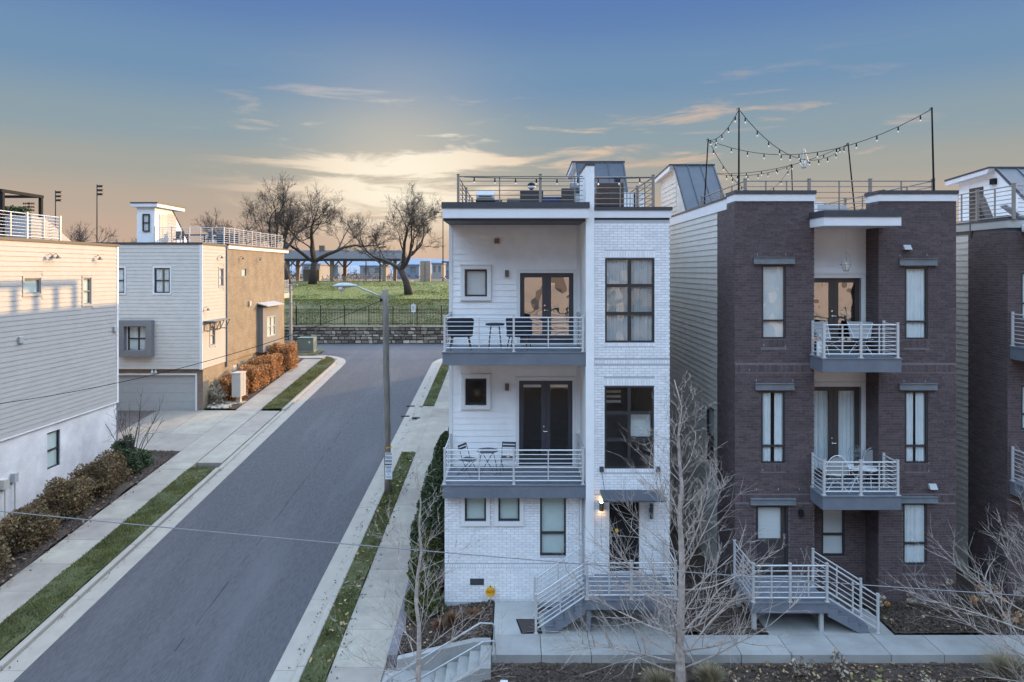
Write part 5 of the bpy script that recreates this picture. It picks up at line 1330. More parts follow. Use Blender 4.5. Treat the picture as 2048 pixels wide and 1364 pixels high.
bistro_chair('grey folding bistro chair right of the round balcony table', PX(1016, 19.9), 19.9, 3.27, rad(-8))
t = thing('bistro_table', 'round grey folding bistro table on the lower white balcony', 'table', (PX(975, 19.7), 19.7, 3.27))
MB().lathe(0, 0, [(.29, .695), (.30, .70), (.30, .715), (.28, .72)], 28).build('tabletop', M['slate_metal'], t, local=True)
for sx in (-1, 1):
    MB().tube([(sx * .26, -.16, 0), (-sx * .2, .12, .695)], .011, 6).build('leg', M['slate_metal'], t, local=True); MB().tube([(sx * .26, .16, 0), (sx * .24, .1, .3), (sx * .16, -.1, .695)], .011, 6).build('leg', M['slate_metal'], t, local=True)
t = thing('candle_jar', 'small pale candle jar on the seat of a bistro chair', 'candle', (PX(1016, 19.9), 19.9, 3.27 + .457)); MB().lathe(0, 0, [(.045, 0), (.05, .01), (.05, .11), (.04, .12)], 14).build('jar', M['lamp_lens'], t, local=True); MB().lathe(0, 0, [(.02, .12), (.02, .15)], 10).build('candle', M['paper'], t, local=True)
# brick house balconies
def wire_chair(label, x, y, z, rz, back='butterfly'):
    t = thing('wire_chair', label, 'chair', (x, y, z), rz, 'white wire chairs on the brick house balconies')
    if back == 'butterfly':
        s = MB(); s.add([(-.30, -.26, .44), (.30, -.26, .44), (.24, .10, .36), (-.24, .10, .36), (-.33, .33, .86), (.33, .33, .86)], [(0, 1, 2, 3), (3, 2, 5, 4)]); s.build('seat', M['fabric_grey'], t, local=True)
    else:
        s = MB(); s.lathe(0, 0, [(.26, .40), (.28, .43), (.26, .46)], 20); s.build('seat', M['blind'], t, local=True)
        arch = [(.30 * math.cos(rad(k)), .22 + .05 * math.sin(rad(k)), .46 + .50 * math.sin(rad(k))) for k in range(0, 181, 15)]; MB().tube(arch, .013, 6).build('back_frame', M['white_metal'], t, local=True)
        q = MB(); n = 10; vs = [(.27 * math.cos(rad(180 * i / n)), .22, .47 + .44 * math.sin(rad(180 * i / n))) for i in range(n + 1)]; q.poly(vs); q.build('backrest', M['fabric_grey'], t, local=True)
    for sx in (-1, 1):
        MB().tube([(sx * .30, -.28, .44), (-sx * .05, .05, .22), (-sx * .28, .32, 0)], .010, 6).build('leg', M['white_metal'], t, local=True); MB().tube([(sx * .33, .33, .86), (sx * .1, 0, .3), (sx * .30, -.30, 0)], .010, 6).build('leg', M['white_metal'], t, local=True)
    return t
wire_chair('white butterfly chair at the left of the upper brick balcony', 8.55, 19.1, 6.76, rad(25))
wire_chair('white butterfly chair at the right of the upper brick balcony', 9.45, 19.15, 6.76, rad(-25))
wire_chair('pale round backed chair on the lower brick balcony', PX(1670, 18.8), 18.8, 3.18, rad(170), 'round')
wire_chair('pale wire chair behind the folding table on the lower brick balcony', PX(1735, 19.2), 19.2, 3.18, rad(-60), 'round')
t = thing('folding_table', 'small white folding table with crossed legs on the lower brick balcony', 'table', (PX(1712, 18.65), 18.65, 3.18))
MB().lathe(0, 0, [(.25, .60), (.26, .61), (.26, .625)], 24).build('tabletop', M['white_metal'], t, local=True)
for sx in (-1, 1): MB().tube([(sx * .22, -.12, 0), (-sx * .18, .1, .6)], .011, 6).build('leg', M['white_metal'], t, local=True); MB().tube([(sx * .22, .14, 0), (-sx * .18, -.1, .6)], .011, 6).build('leg', M['white_metal'], t, local=True)
t = thing('glass_cloche', 'clear glass globe with an amber jar on the folding balcony table', 'vase', (PX(1712, 18.65), 18.65, 3.18 + .626)); MB().lathe(0, 0, [(.02, 0), (.055, .01), (.06, .15), (.05, .16)], 16).build('jar', M['bronze'], t, local=True, smooth=True)
MB().lathe(0, 0, [(.05, .165), (.16, .24), (.20, .36), (.17, .48), (.09, .56), (.02, .58)], 20).build('globe', M['globe'], t, local=True, smooth=True)
t = thing('white_bin', 'small white drum standing at the left corner of the upper brick balcony', 'drum', (PX(1642, 18.6), 18.6, 6.76)); MB().lathe(0, 0, [(.10, 0), (.11, .02), (.11, .34), (.10, .36)], 18).build('drum', M['white_metal'], t, local=True, smooth=True); MB().lathe(0, 0, [(.112, .36), (.112, .38), (.09, .39)], 18).build('lid', M['white_metal'], t, local=True)
def lantern(label, x, y, z, rod, s=1.0):
    t = thing('pendant_lantern', label, 'lantern', (x, y, z), 0, 'cage lanterns')
    if rod: MB().tube([(0, 0, .40 * s), (0, 0, rod)], .006, 5).build('rod', M['box_cream'], t, local=True)
    n = 6
    for k in range(n):
        w = 2 * math.pi * k / n; c, d = math.cos(w), math.sin(w); MB().tube([(.03 * c, .03 * d, .40 * s), (.14 * s * c, .14 * s * d, .06), (.07 * s * c, .07 * s * d, -.10 * s)], .007, 4).build('cage_wire', M['galv'], t, local=True)
    for r, zz in ((.16 * s, .06), (.08 * s, -.1 * s)): MB().tube([(r * math.cos(rad(a)), r * math.sin(rad(a)), zz) for a in range(0, 361, 24)], .009, 5).build('ring', M['galv'], t, local=True)
    MB().lathe(0, 0, [(.06 * s, -.14 * s), (.07 * s, -.10 * s), (.05 * s, 0), (.04 * s, .12)], 12).build('glass_shade', M['lamp_lens'], t, local=True, smooth=True)
    return t
lantern('cage lantern hanging on a rod from the brick house eaves canopy', PX(1692, 19.1), 19.1, PZ(533, 19.1), 1.5)
lantern('cage lantern hanging from the crossing string lights', PX(1608, 22.6), 22.6, PZ(327, 22.6), .5, 1.15)

# white house roof
z0 = 10.54
t = thing('barbecue_grill', 'grey hooded barbecue at the left on the white house roof deck', 'grill', (PX(971, 21.8), 21.8, z0))
g = MB(); g.prism([(-.28, -.25, .70), (-.28, -.25, .82), (-.28, -.05, .98), (-.28, .22, .98), (-.28, .25, .70)], (.56, 0, 0)); g.build('hood', M['box_grey'], t, local=True, bevel=.03)
MB().box(-.29, .29, -.26, .26, .56, .695).build('firebox', M['black'], t, local=True); MB().tube([(-.2, -.29, .78), (.2, -.29, .78)], .015, 6).build('handle', M['black'], t, local=True); MB().box(.30, .52, -.2, .2, .64, .67).build('side_shelf', M['slate_metal'], t, local=True)
for sx in (-.24, .24):
    for sy in (-.2, .2): MB().tube([(sx, sy, 0), (sx, sy, .56)], .02, 6).build('leg', M['black'], t, local=True)
rsofa('roof_sofa', 'dark rattan sofa in the middle of the white house roof deck', PX(1040, 22), PX(1086, 22), 21.8, 22.7, z0, 'rattan', 1.0)
rsofa('roof_sofa', 'wide dark rattan sofa beside the corner wall on the white house roof', PX(1122, 21.6), 1.85, 21.4, 22.3, z0, 'rattan', 1.02)
rsofa('roof_sofa', 'dark rattan sofa right of the corner wall on the white house roof', PX(1192, 20.6), PX(1246, 20.6), 20.4, 21.2, z0, 'rattan', 1.06)
t = thing('daybed', 'low blue cushioned daybed between the two dark roof sofas', 'daybed', (PX(1104, 22), 22.1, z0)); MB().box(-.3, .28, -.5, .5, 0, .5).build('base', M['rattan'], t, local=True); MB().box(-.3, .28, -.5, .5, .502, .78).build('cushion', M['blue_cushion'], t, local=True, bevel=.04)
t = thing('low_planter', 'long low dark planter box left of the dark rattan roof sofa', 'planter', (PX(1028, 22), 21.8, z0)); MB().box(-.22, .2, -.2, .2, 0, .72).build('box', M['planter'], t, local=True, bevel=.01); MB().box(-.2, .18, -.18, .18, .70, .725).build('soil', M['soil'], t, local=True)
t = thing('ball_lamp', 'dark ball lamp with a white band on top of the roof sofa', 'lamp', (PX(1063, 21.9), 21.87, z0 + 1.0)); MB().lathe(0, 0, [(.05, 0), (.06, .02), (.03, .04)], 14).build('base', M['black'], t, local=True); MB().lathe(0, 0, [(.07, .04), (.125, .09), (.13, .12)], 18).build('white_band', M['white_metal'], t, local=True, smooth=True); MB().lathe(0, 0, [(.13, .121), (.12, .19), (.07, .24), (.01, .255)], 18).build('cap', M['black'], t, local=True, smooth=True)
t = thing('roof_cabinet', 'grey kitchen cabinet with hood by the stair housing on the white roof', 'cabinet', (PX(1153, 23), 23, z0)); MB().box(-.3, .3, -.3, .3, 0, 1.02).build('body', M['box_grey'], t, local=True, bevel=.01); MB().box(-.33, .33, -.33, .33, 1.022, 1.07).build('worktop', M['slate_metal'], t, local=True); g = MB(); g.prism([(-.2, -.25, 1.072), (-.2, -.25, 1.2), (-.2, -.02, 1.38), (-.2, .25, 1.38), (-.2, .25, 1.072)], (.5, 0, 0)); g.build('hood', M['metal_roof'], t, local=True, bevel=.02)
t = thing('blue_cup', 'small blue cup standing on the back of the right rattan roof sofa', 'cup', (PX(1232, 20.5), 20.45, z0 + 1.06)); MB().lathe(0, 0, [(.06, 0), (.08, .17), (.07, .17), (.05, .02)], 16).build('cup', M['blue_cushion'], t, local=True, smooth=True)
for k, (px, lb) in enumerate(((1262, 'left of the two pale slatted chairs by the right roof rail'), (1280, 'right of the two pale slatted chairs by the right roof rail'))):
    t = thing('slatted_chair', lb, 'chair', (PX(px, 22), 22, z0), 0, 'slatted chairs on the white roof')
    for j in range(4): MB().box(-.18 + j * .1, -.11 + j * .1, .2, .225, .40, .98).build('back_slat', M['white_metal'], t, local=True)
    MB().box(-.2, .22, -.22, .22, .38, .41).build('seat', M['white_metal'], t, local=True)
    for sx in (-.18, .2):
        for sy in (-.2, .2): MB().box(sx - .02, sx + .02, sy - .02, sy + .02, 0, .38).build('leg', M['white_metal'], t, local=True)
# brick house roof
zb = 10.52
t = thing('deck_screen', 'low white screen with square openings on the brick house roof', 'screen', (9.9, 25.5, zb))
for xx in (-1.15, -.55, 0, .55): pass
f = MB(); P_ = Pl('front', 0.0)
panel(f, P_, -1.35, 1.35, 0, 1.02, [(-1.15, -.75, .55, .85), (.45, .95, .5, .88), (-1.1, -.8, .1, .32)], .12, .12); f.build('panel', M['white_trim'], t, local=True)
MB().box(-.6, .4, -.1, -.02, .02, .95).build('dark_panel', M['frame_grey'], t, local=True)
t = thing('roof_bench', 'long pale bench between the screen and the right rail on the brick roof', 'bench', (11.0, 24, zb)); MB().box(-.5, .5, -.3, .3, .40, .46).build('seat', M['box_grey'], t, local=True); MB().box(-.5, .5, .26, .3, .47, .8).build('backrest', M['box_grey'], t, local=True)
for sx in (-.45, .45):
    for sy in (-.25, .25): MB().box(sx - .03, sx + .03, sy - .03, sy + .03, 0, .40).build('leg', M['slate_metal'], t, local=True)
POLES = [(6.5, 24.2, 'at the left rail beside the stair housing', PX(1416.5, 24.2)), (6.27, 19.62, 'at the front left corner of the brick roof rail', 6.28), (11.95, 30.0, 'farthest, at the back right corner of the brick roof', 11.85), (12.2, 25.0, 'leaning, halfway along the right brick roof rail', PX(1696, 25.0)), (11.72, 19.56, 'at the front right corner of the brick roof rail', PX(1862, 19.6))]
TOPS = []
for x, y, lb, xt in POLES:
    t = thing('string_light_pole', 'thin dark light pole ' + lb, 'pole', (x, y, 10.5), 0, 'poles carrying the string lights')
    MB().tube([(0, 0, 0), (xt - x, 0, 3.1)], [.03, .022], 8).build('shaft', M['black'], t, local=True)
    hk = MB().tube([(xt - x, 0, 3.06), (xt - x - .06, -.02, 3.08), (xt - x - .07, -.02, 3.02)], .008, 5).build('hook', M['black'], t, local=True)
    MB().box(-.09, .09, -.09, .09, -.02, .28).build('base', M['planter'], t, local=True)
    TOPS.append(Vector((xt, y, 13.55)))
A_, B_, C_, D_, E_ = TOPS
def string(label, p, q, sag, n, vert=False):
    t = thing('string_lights', label, 'string lights', tuple(p), 0, 'string lights over the brick roof')
    pts = [p.lerp(q, k / 16) - Vector((0, 0, sag * 4 * (k / 16) * (1 - k / 16))) for k in range(17)]
    MB().tube([a - p for a in pts], .010, 5).build('cable', M['black'], t, local=True)
    for k in range(n):
        u = (k + .5) / n; c = p.lerp(q, u) - Vector((0, 0, sag * 4 * u * (1 - u))) - p
        s = MB().lathe(c.x, c.y, [(.010, c.z), (.020, c.z - .03), (.022, c.z - .11), (.012, c.z - .12)], 7).build('socket', M['black'], t, local=True)
        b = MB().lathe(c.x, c.y, [(.012, c.z - .12), (.022, c.z - .145), (.020, c.z - .165), (.006, c.z - .18)], 8).build('bulb', M['bulb'], s, local=True, smooth=True)
    return t
string('string of bulbs rising from the left pole to the front left pole', A_, B_, .25, 5)
string('string of bulbs dropping from the front left pole to the leaning right pole', B_, D_, .95, 11)
string('string of bulbs from the left pole sagging across to the front right pole', A_, E_, .85, 12)
HB = Vector((7.4, 26.6, 12.75))
string('string of bulbs from the left pole down to the farthest pole', A_, C_, 1.5, 10)
string('string of bulbs from the stair housing up to the farthest pole', HB, C_, .25, 8)
string('string of bulbs from the stair housing up to the leaning right pole', HB, D_, .35, 9)
t = string('small bulbs hung along the white house roof railing', Vector((-1.4, 19.16, 11.60)), Vector((3.7, 19.16, 11.58)), .04, 9); t['group'] = 'roof rail lights'
# right house roof
t = thing('lounge_chair', 'dark high backed lounge chair on the right townhouse roof deck', 'chair', (14.6, 21.2, 10.26), rad(35)); MB().prism([(-.32, -.4, .3), (-.32, .3, .25), (-.32, .55, 1.05), (-.32, .45, 1.07), (-.32, .2, .38), (-.32, -.4, .42)], (.64, 0, 0)).build('shell', M['rattan'], t, local=True)
for sx in (-.28, .28):
    for sy in (-.35, .35): MB().box(sx - .03, sx + .03, sy - .03, sy + .03, 0, .28).build('leg', M['black'], t, local=True)
t = thing('sun_lounger', 'white sun lounger on the right townhouse roof deck', 'lounger', (15.3, 20.6, 10.26), rad(70)); MB().prism([(-.32, -.9, .28), (-.32, .3, .28), (-.32, .8, .72), (-.32, .78, .78), (-.32, .28, .36), (-.32, -.9, .36)], (.64, 0, 0)).build('cushion', M['white_metal'], t, local=True)
for sx in (-.28, .28):
    for sy in (-.8, .3): MB().box(sx - .03, sx + .03, sy - .03, sy + .03, 0, .28).build('leg', M['galv'], t, local=True)

# ------------------------------------------------------------------ street furniture
D = 27.4; px_, zb_ = PX(776, D), sz(D)
t = thing('utility_pole', 'weathered wooden utility pole with a cobra street lamp arm', 'pole', (px_, D, zb_))
pts = [(px_ + (PX(770.5, D) - px_) * k / 8 + .008 * math.sin(k * 2.1), D, zb_ - .2 + (8.28 - zb_ + .2) * k / 8) for k in range(9)]
MB().tube(pts, [.142 - .003 * k for k in range(9)], 14).build('shaft', M['wood_pole'], t, smooth=True)
xt = PX(770.5, D)
arm = MB(); arm.tube([(xt - .12, D - .02, PZ(594, D)), (xt - .5, D - .03, PZ(585.5, D)), (xt - .9, D - .04, PZ(577.5, D)), (PX(716, D), D - .05, PZ(572.5, D))], .030, 8); ao = arm.build('lamp_arm', M['galv'], t, smooth=True)
h = MB(); x1, x2 = PX(716, D), PX(668, D)
prof = [(0, .04), (.12, .055), (.30, .10), (.52, .125), (.75, .12), (.92, .06), (.97, .02)]
vs, fs = [], []
for u, r in prof:
    for k in range(12):
        w = 2 * math.pi * k / 12; zz = r * math.sin(w); vs.append((x1 - u, D - .05 + r * 1.25 * math.cos(w), PZ(571.5, D) - .02 * u + (zz if zz > 0 else zz * .45)))
for i in range(len(prof) - 1):
    for k in range(12): fs.append((i*12+k, i*12+(k+1) % 12, (i+1)*12+(k+1) % 12, (i+1)*12+k))
h.add(vs, fs); lh = h.build('lamp_head', M['galv'], t, smooth=True)
l = MB(); l.lathe(x1 - .64, D - .05, [(.13, PZ(574, D)), (.14, PZ(576, D)), (.10, PZ(581, D)), (.02, PZ(583, D))], 14); l.build('lens', M['lamp_lens'], lh, smooth=True)
MB().lathe(x1 - .5, D - .05, [(.03, PZ(569, D)), (.03, PZ(566, D))], 8).build('photocell', M['black'], lh)
MB().box(xt - .16, xt - .10, D - .06, D + .04, PZ(601, D), PZ(590, D)).build('bracket', M['galv'], t); MB().tube([(xt - .15, D - .1, PZ(597, D)), (xt - .15, D - .1, PZ(603, D))], .05, 8).build('insulator', M['black'], t)
MB().lathe(PX(776, D), D, [(.146, PZ(895, D)), (.148, PZ(893, D))], 14).build('tag_band', M['yellow'], t)
def notice(label, y0, y1, dark):
    xc = PX(777, 27.2); t = thing('posted_notice', label, 'notice', (xc, 27.235, PZ(y1, 27.2)), 0, 'notices on the utility pole')
    hgt = PZ(y0, 27.2) - PZ(y1, 27.2); w = .135
    MB().box(-w, w, -.006, .004, 0, hgt).build('board', M['paper'], t, local=True)
    tx = MB()
    if dark:
        rows = [(.95, .10, .8), (.80, .05, 0), (.72, .05, .9), (.62, .06, .9), (.52, .05, .7), (.36, .12, .95), (.22, .05, .8), (.06, .10, 1.0)]
        rg = random.Random(4)
        for f_, h_, wd in rows:
            if not wd: continue
            x = -w * wd
            while x < w * wd:
                d = rg.uniform(.015, .05); tx.box(x, min(x + d, w * .97), -.009, -.007, hgt * (f_ - h_), hgt * f_ - .004); x += d + .008
        tx.build('lettering', M['ink'], t, local=True)
    else:
        rg = random.Random(9)
        for f_, wd in ((.92, .85), (.85, .7), (.70, .7), (.57, .75), (.40, .25), (.20, .85)):
            x = -w * wd
            while x < w * wd:
                d = rg.uniform(.012, .04); tx.box(x, min(x + d, w * wd), -.009, -.007, hgt * f_ - .035, hgt * f_ - .004); x += d + .007
        tx.build('lettering', M['blue_ink'], t, local=True)
notice('upper notice with bold black lettering on the utility pole', 906, 929, True)
notice('lower white notice with blue lettering on the utility pole', 931, 959, False)
D = 55; t = thing('metal_pole', 'slim grey metal pole with a short crossbar by the tan house corner', 'pole', (PX(581.5, D), D, 2.9)); MB().tube([(0, 0, 0), (0, 0, 4.95)], [.13, .10], 10).build('shaft', M['galv'], t, local=True)
MB().box(-.42, .55, -.06, .06, 4.98, 5.08).build('crossbar', M['galv'], t, local=True); MB().tube([(0, 0, 4.5), (-.35, 0, 4.98)], .03, 5).build('brace', M['galv'], t, local=True); MB().tube([(0, 0, 4.5), (.4, 0, 4.98)], .03, 5).build('brace', M['galv'], t, local=True); MB().box(.0, .3, -.04, .04, 3.5, 3.58).build('step_bolt', M['galv'], t, local=True)
D = 53.8; t = thing('transformer_box', 'green pad mounted electrical transformer box at the corner', 'transformer', (PX(614.5, D), D, sz(D) + .02)); MB().box(-.62, .62, -.5, .5, .08, 1.02).build('cabinet', M['box_green'], t, local=True, bevel=.03); MB().box(-.7, .7, -.6, .6, 0, .078).build('pad', M['concrete'], t, local=True); MB().box(-.64, .64, -.53, .5, 1.022, 1.07).build('lid', M['box_green'], t, local=True); MB().prism([(.22, -.505, .80), (.40, -.505, .80), (.31, -.505, .62)], (0, -.006, 0)).build('warning_label', M['paper'], t, local=True)
D = 39.6; t = thing('mailbox_unit', 'cream cluster mailbox unit on a pedestal beside the drive', 'mailbox', (-15.62, D, sz(D)))
MB().box(-.12, .12, -.12, .12, .04, .38).build('pedestal', M['box_cream'], t, local=True); MB().box(-.35, .3, -.35, .35, 0, .04).build('pad', M['concrete'], t, local=True); MB().box(-.24, .24, -.42, .42, .38, 1.70).build('cabinet', M['box_cream'], t, local=True, bevel=.012); MB().box(-.28, .28, -.45, .45, 1.702, 1.74).build('lid', M['box_cream'], t, local=True)
for k in range(7):
    for j in range(2): MB().box(.241, .252, -.39 + j * .40, -.02 + j * .40, .44 + k * .175, .44 + k * .175 + .16).build('mail_door', M['box_grey'], t, local=True)
# sign, mat, debris by the white house
t = thing('security_sign', 'yellow round yard sign reading ADS beside the white house base', 'yard sign', (PX(981, 19.0), 19.0, .02))
MB().tube([(0, 0, 0), (0, 0, .30)], .008, 5).build('stake', M['galv'], t, local=True)
s = MB(); n = 24; s.prism([(.135 * math.cos(2*math.pi*k/n), -.008, .30 + .135 * math.sin(2*math.pi*k/n)) for k in range(n)], (0, .012, 0)); s.build('disc', M['yellow'], t, local=True); MB().box(-.02, .02, -.006, .004, .43, .46).build('tab', M['black'], t, local=True)
def text(body, size, loc, parent, m, rot=(rad(90), 0, 0)):
    c = bpy.data.curves.new('lettering', 'FONT'); c.body = body; c.size = size; c.align_x = 'CENTER'; c.align_y = 'CENTER'; c.extrude = .002; c.offset = .0015
    tmp = bpy.data.objects.new('lettering', c); COL.objects.link(tmp); bpy.context.view_layer.update()
    me = bpy.data.meshes.new_from_object(tmp.evaluated_get(bpy.context.evaluated_depsgraph_get())); bpy.data.objects.remove(tmp)
    me.materials.clear(); o = link('lettering', me, m, parent); o.location = loc; o.rotation_euler = rot; return o
text('ADS', .115, (0, -.011, .30), t, M['red'])
t = thing('doormat', 'dark brown doormat lying askew by the white house stairs', 'doormat', (PX(1058, 17.75), 17.78, .004)); o = MB().prism([(-.17, -.32, 0), (.30, -.32, 0), (.20, .32, 0), (-.30, .32, 0)], (0, 0, .015)).build('mat', M['rattan'], t, local=True); MB().prism([(-.20, -.36, -.001), (.33, -.36, -.001), (.23, .36, -.001), (-.33, .36, -.001)], (0, 0, .008)).build('border', M['black'], t, local=True)
for k, (px, py, l_, a, lb) in enumerate(((1008, 1334, .17, -3, 'shorter white plastic gutter offcut on the front mulch'), (1000, 1348, .30, 28, 'longer white plastic gutter offcut on the front mulch'))):
    D = 15.75 - .15 * k; t = thing('gutter_offcut', lb, 'debris', (PX(px, D), D, front_z(0, D) + .05), rad(a)); MB().prism([(-l_/2, -.03, 0), (l_/2, -.022, 0), (l_/2, .025, 0), (-l_/2, .04, 0)], (0, 0, .012)).build('face', M['white_metal'], t, local=True); MB().box(-l_/2, l_/2, .026, .038, .0125, .04).build('lip', M['white_metal'], t, local=True)
# handrails of the corner steps
for lb, y_, pa, pb in (('rear metal handrail of the corner steps', 17.05, (984, 1247, 961, 1246), (777, 1358)), ('front metal handrail of the corner steps', 16.25, (986, 1282, 966, 1284), (825, 1366))):
    D = y_; a = Vector((PX(pa[0], D), D, PZ(pa[1], D))); b = Vector((PX(pa[2], D), D, PZ(pa[3], D))); c = Vector((PX(pb[0], D - .35), D - .35, PZ(pb[1], D - .35)))
    t = thing('handrail', lb, 'handrail', (a.x, D, a.z - .45), 0, 'handrails of the corner steps'); o = Vector(t.location)
    MB().tube([q - o for q in (a + Vector((.05, 0, -.12)), a + Vector((.03, 0, -.02)), a, b, c, c + Vector((-.06, 0, -.10)), c + Vector((-.05, 0, -.22)))], .022, 8).build('rail', M['galv'], t, local=True, smooth=True)
    q = a + Vector((.05, 0, -.12)); MB().tube([q - o, Vector((q.x, q.y, .0)) - o], .020, 8).build('post', M['galv'], t, local=True)
    m = b.lerp(c, .96); MB().tube([m - o, Vector((m.x, m.y, m.z - .8)) - o], .020, 8).build('post', M['galv'], t, local=True)
# overhead cables
def cable(label, pts, r, m):
    P_ = [Vector(p) for p in pts]; t = MB().tube(P_, r, 6).build('overhead_cable', M[m]); tag(t, label, 'cable')
def sagline(a, b, sag, n=24): return [Vector(a).lerp(Vector(b), k / n) - Vector((0, 0, sag * 4 * (k / n) * (1 - k / n))) for k in range(n + 1)]
D = 13.0; cable('pale overhead cable crossing low in front of the street and houses', sagline((PX(-140, D), D, PZ(1008, D)), (PX(2250, D), D, PZ(1204, D)), .12), .009, 'cable_grey')
cable('dark service cable running from the utility pole to the left houses', sagline((PX(765, 27.3), 27.3, PZ(600, 27.3)), (PX(-60, 22.5), 22.5, PZ(815, 22.5)), .55), .012, 'black')

# ------------------------------------------------------------------ plants and trees
def unit(r, n):
    v = r.normal(0, 1, (n, 3)); return v / np.linalg.norm(v, axis=1)[:, None]
def leaf_mesh(r, C_, n, s, asp=.55, up=.0):
    A = unit(r, n); A[:, 2] += up; A /= np.linalg.norm(A, axis=1)[:, None]; B_ = np.cross(A, unit(r, n)); B_ /= np.linalg.norm(B_, axis=1)[:, None]
    k = (r.uniform(.6, 1.3, n) * s)[:, None]
    return np_quads(C_, A * k, B_ * k * asp)
def shrub(name, label, cat, x, y, z, rx, ry, h, m, n, s, seed, shape='round', core='bark_dark', group=None, twigs=40):
    r = np.random.default_rng(seed); t = thing(name, label, cat, (x, y, z), 0, group)
    d = unit(r, n); d[:, 2] = np.abs(d[:, 2]) * 1.0
    lump = 1 + (.24 if shape == 'round' else .12) * np.sin(d[:, 0] * 5 + seed) * np.sin(d[:, 1] * 4 + seed * 2) + (.22 if shape == 'round' else .1) * np.sin(d[:, 2] * 7 + seed + d[:, 0] * 3)
    rr_ = r.uniform(.45, 1.0, n) ** .45 * lump
    if shape == 'cone':
        w = r.uniform(0, 1, n) ** .9; a = r.uniform(0, 2 * np.pi, n); prof = np.minimum(1, .55 + 1.6 * w) * (1 - w) ** .62 * 1.15
        rad_ = prof * r.uniform(.55, 1.0, n) ** .5 * (1 + .15 * np.sin(a * 3 + w * 9 + seed)); C_ = np.stack([rad_ * rx * np.cos(a), rad_ * ry * np.sin(a), w * h], 1)
    elif shape == 'clipped':
        e = d.copy(); p = .45; e = np.sign(e) * np.abs(e) ** p; e /= np.maximum(1e-6, np.abs(e).max(1))[:, None] ** .6
        C_ = np.stack([e[:, 0] * rx * rr_, e[:, 1] * ry * rr_, .05 * h + np.abs(e[:, 2]) * h * .95 * np.minimum(rr_, 1.04)], 1); low = r.uniform(0, 1, n) < .35; C_[low, 2] *= r.uniform(.1, 1, low.sum())
    else:
        C_ = np.stack([d[:, 0] * rx * rr_, d[:, 1] * ry * rr_, h * (.35 + d[:, 2] * .65 * rr_)], 1); low = r.uniform(0, 1, n) < .4; C_[low, 2] = r.uniform(.05, .5, low.sum()) * h
    V, Q = leaf_mesh(r, C_, n, s); link('foliage', np_mesh('foliage', V, Q), M[m], t)
    st = MB()
    for k in range(twigs):
        a = r.uniform(0, 6.283); b = r.uniform(.3, .95); tip = (rx * b * math.cos(a) * .85, ry * b * math.sin(a) * .85, h * r.uniform(.6, 1.12) * (1 - .3 * b if shape != 'cone' else 1 - b))
        st.tube([(r.normal(0, .06), r.normal(0, .06), 0), (tip[0] * .4, tip[1] * .4, tip[2] * .55), tip], [.014, .010, .004], 4)
    st.build('stem', M[core], t, local=True)
    return t
orange = [(-15.75, 47.6, .80, .80, 1.75, 'tall clipped rust coloured shrub farthest along the tan brick wall'), (-15.95, 45.0, .80, 1.15, 1.45, 'rust coloured hedge shrub second from the far end of the tan wall'), (-16.05, 42.4, .78, 1.1, 1.40, 'rust coloured hedge shrub third from the far end of the tan wall')]
for i, (x, y, rx, ry, h, lb) in enumerate(orange): shrub('clipped_shrub', lb, 'shrub', x, y, sz(y), rx, ry, h, 'leaf_rust', 6500, .048, 100 + i, 'clipped', group='rust hedge shrubs')
shrub('clipped_shrub', 'rust shrub directly behind the mailbox unit', 'shrub', -16.25, 40.3, sz(40), .62, .7, 1.35, 'leaf_rust', 3400, .055, 104, 'clipped', group='rust hedge shrubs')
shrub('pale_shrub', 'loose pale dried shrub at the corner of the tan house', 'shrub', -16.75, 39.3, sz(39), .45, .6, 1.2, 'leaf_pale', 1000, .06, 105, 'round', 'bark_pale', None, 70)
for i, (x, y, rx, ry, h, m, lb) in enumerate(((-16.25, 27.6, .85, 1.05, 1.28, 'leaf_olive', 'big olive brown shrub nearest the drive under the left wall'), (-16.35, 25.3, .75, .95, 1.28, 'leaf_olive', 'olive brown shrub below the ground floor window of the left house'), (-16.2, 23.2, .75, .9, 1.19, 'leaf_olive', 'reddish olive shrub in the middle of the left hedge'), (-16.5, 21.1, .75, .9, 1.19, 'leaf_olive', 'olive shrub in front of the wall meters'), (-16.0, 19.6, .6, .7, 1.01, 'leaf_olive', 'olive brown shrub at the left picture edge'))):
    shrub('hedge_shrub', lb, 'shrub', x, y, sz(y), rx, ry * 1.2, h, m, 7500, .036, 120 + i, 'round', 'bark_mid', 'shrubs under the left siding wall', 190)
shrub('evergreen_shrub', 'small bright green shrub at the lower left picture edge', 'shrub', -15.7, 20.4, sz(20.4), .42, .45, .75, 'leaf_green', 2600, .035, 130, 'round')
shrub('evergreen_shrub', 'dark green rounded shrub in the bed by the driveway corner', 'shrub', -16.25, 29.6, sz(29.6), .62, .62, .85, 'leaf_green', 3600, .04, 131, 'clipped')
shrub('evergreen_shrub', 'dark ball shrub against the corner of the left house', 'shrub', -17.3, 31.0, sz(31), .5, .5, .9, 'leaf_green', 2600, .04, 132, 'round')
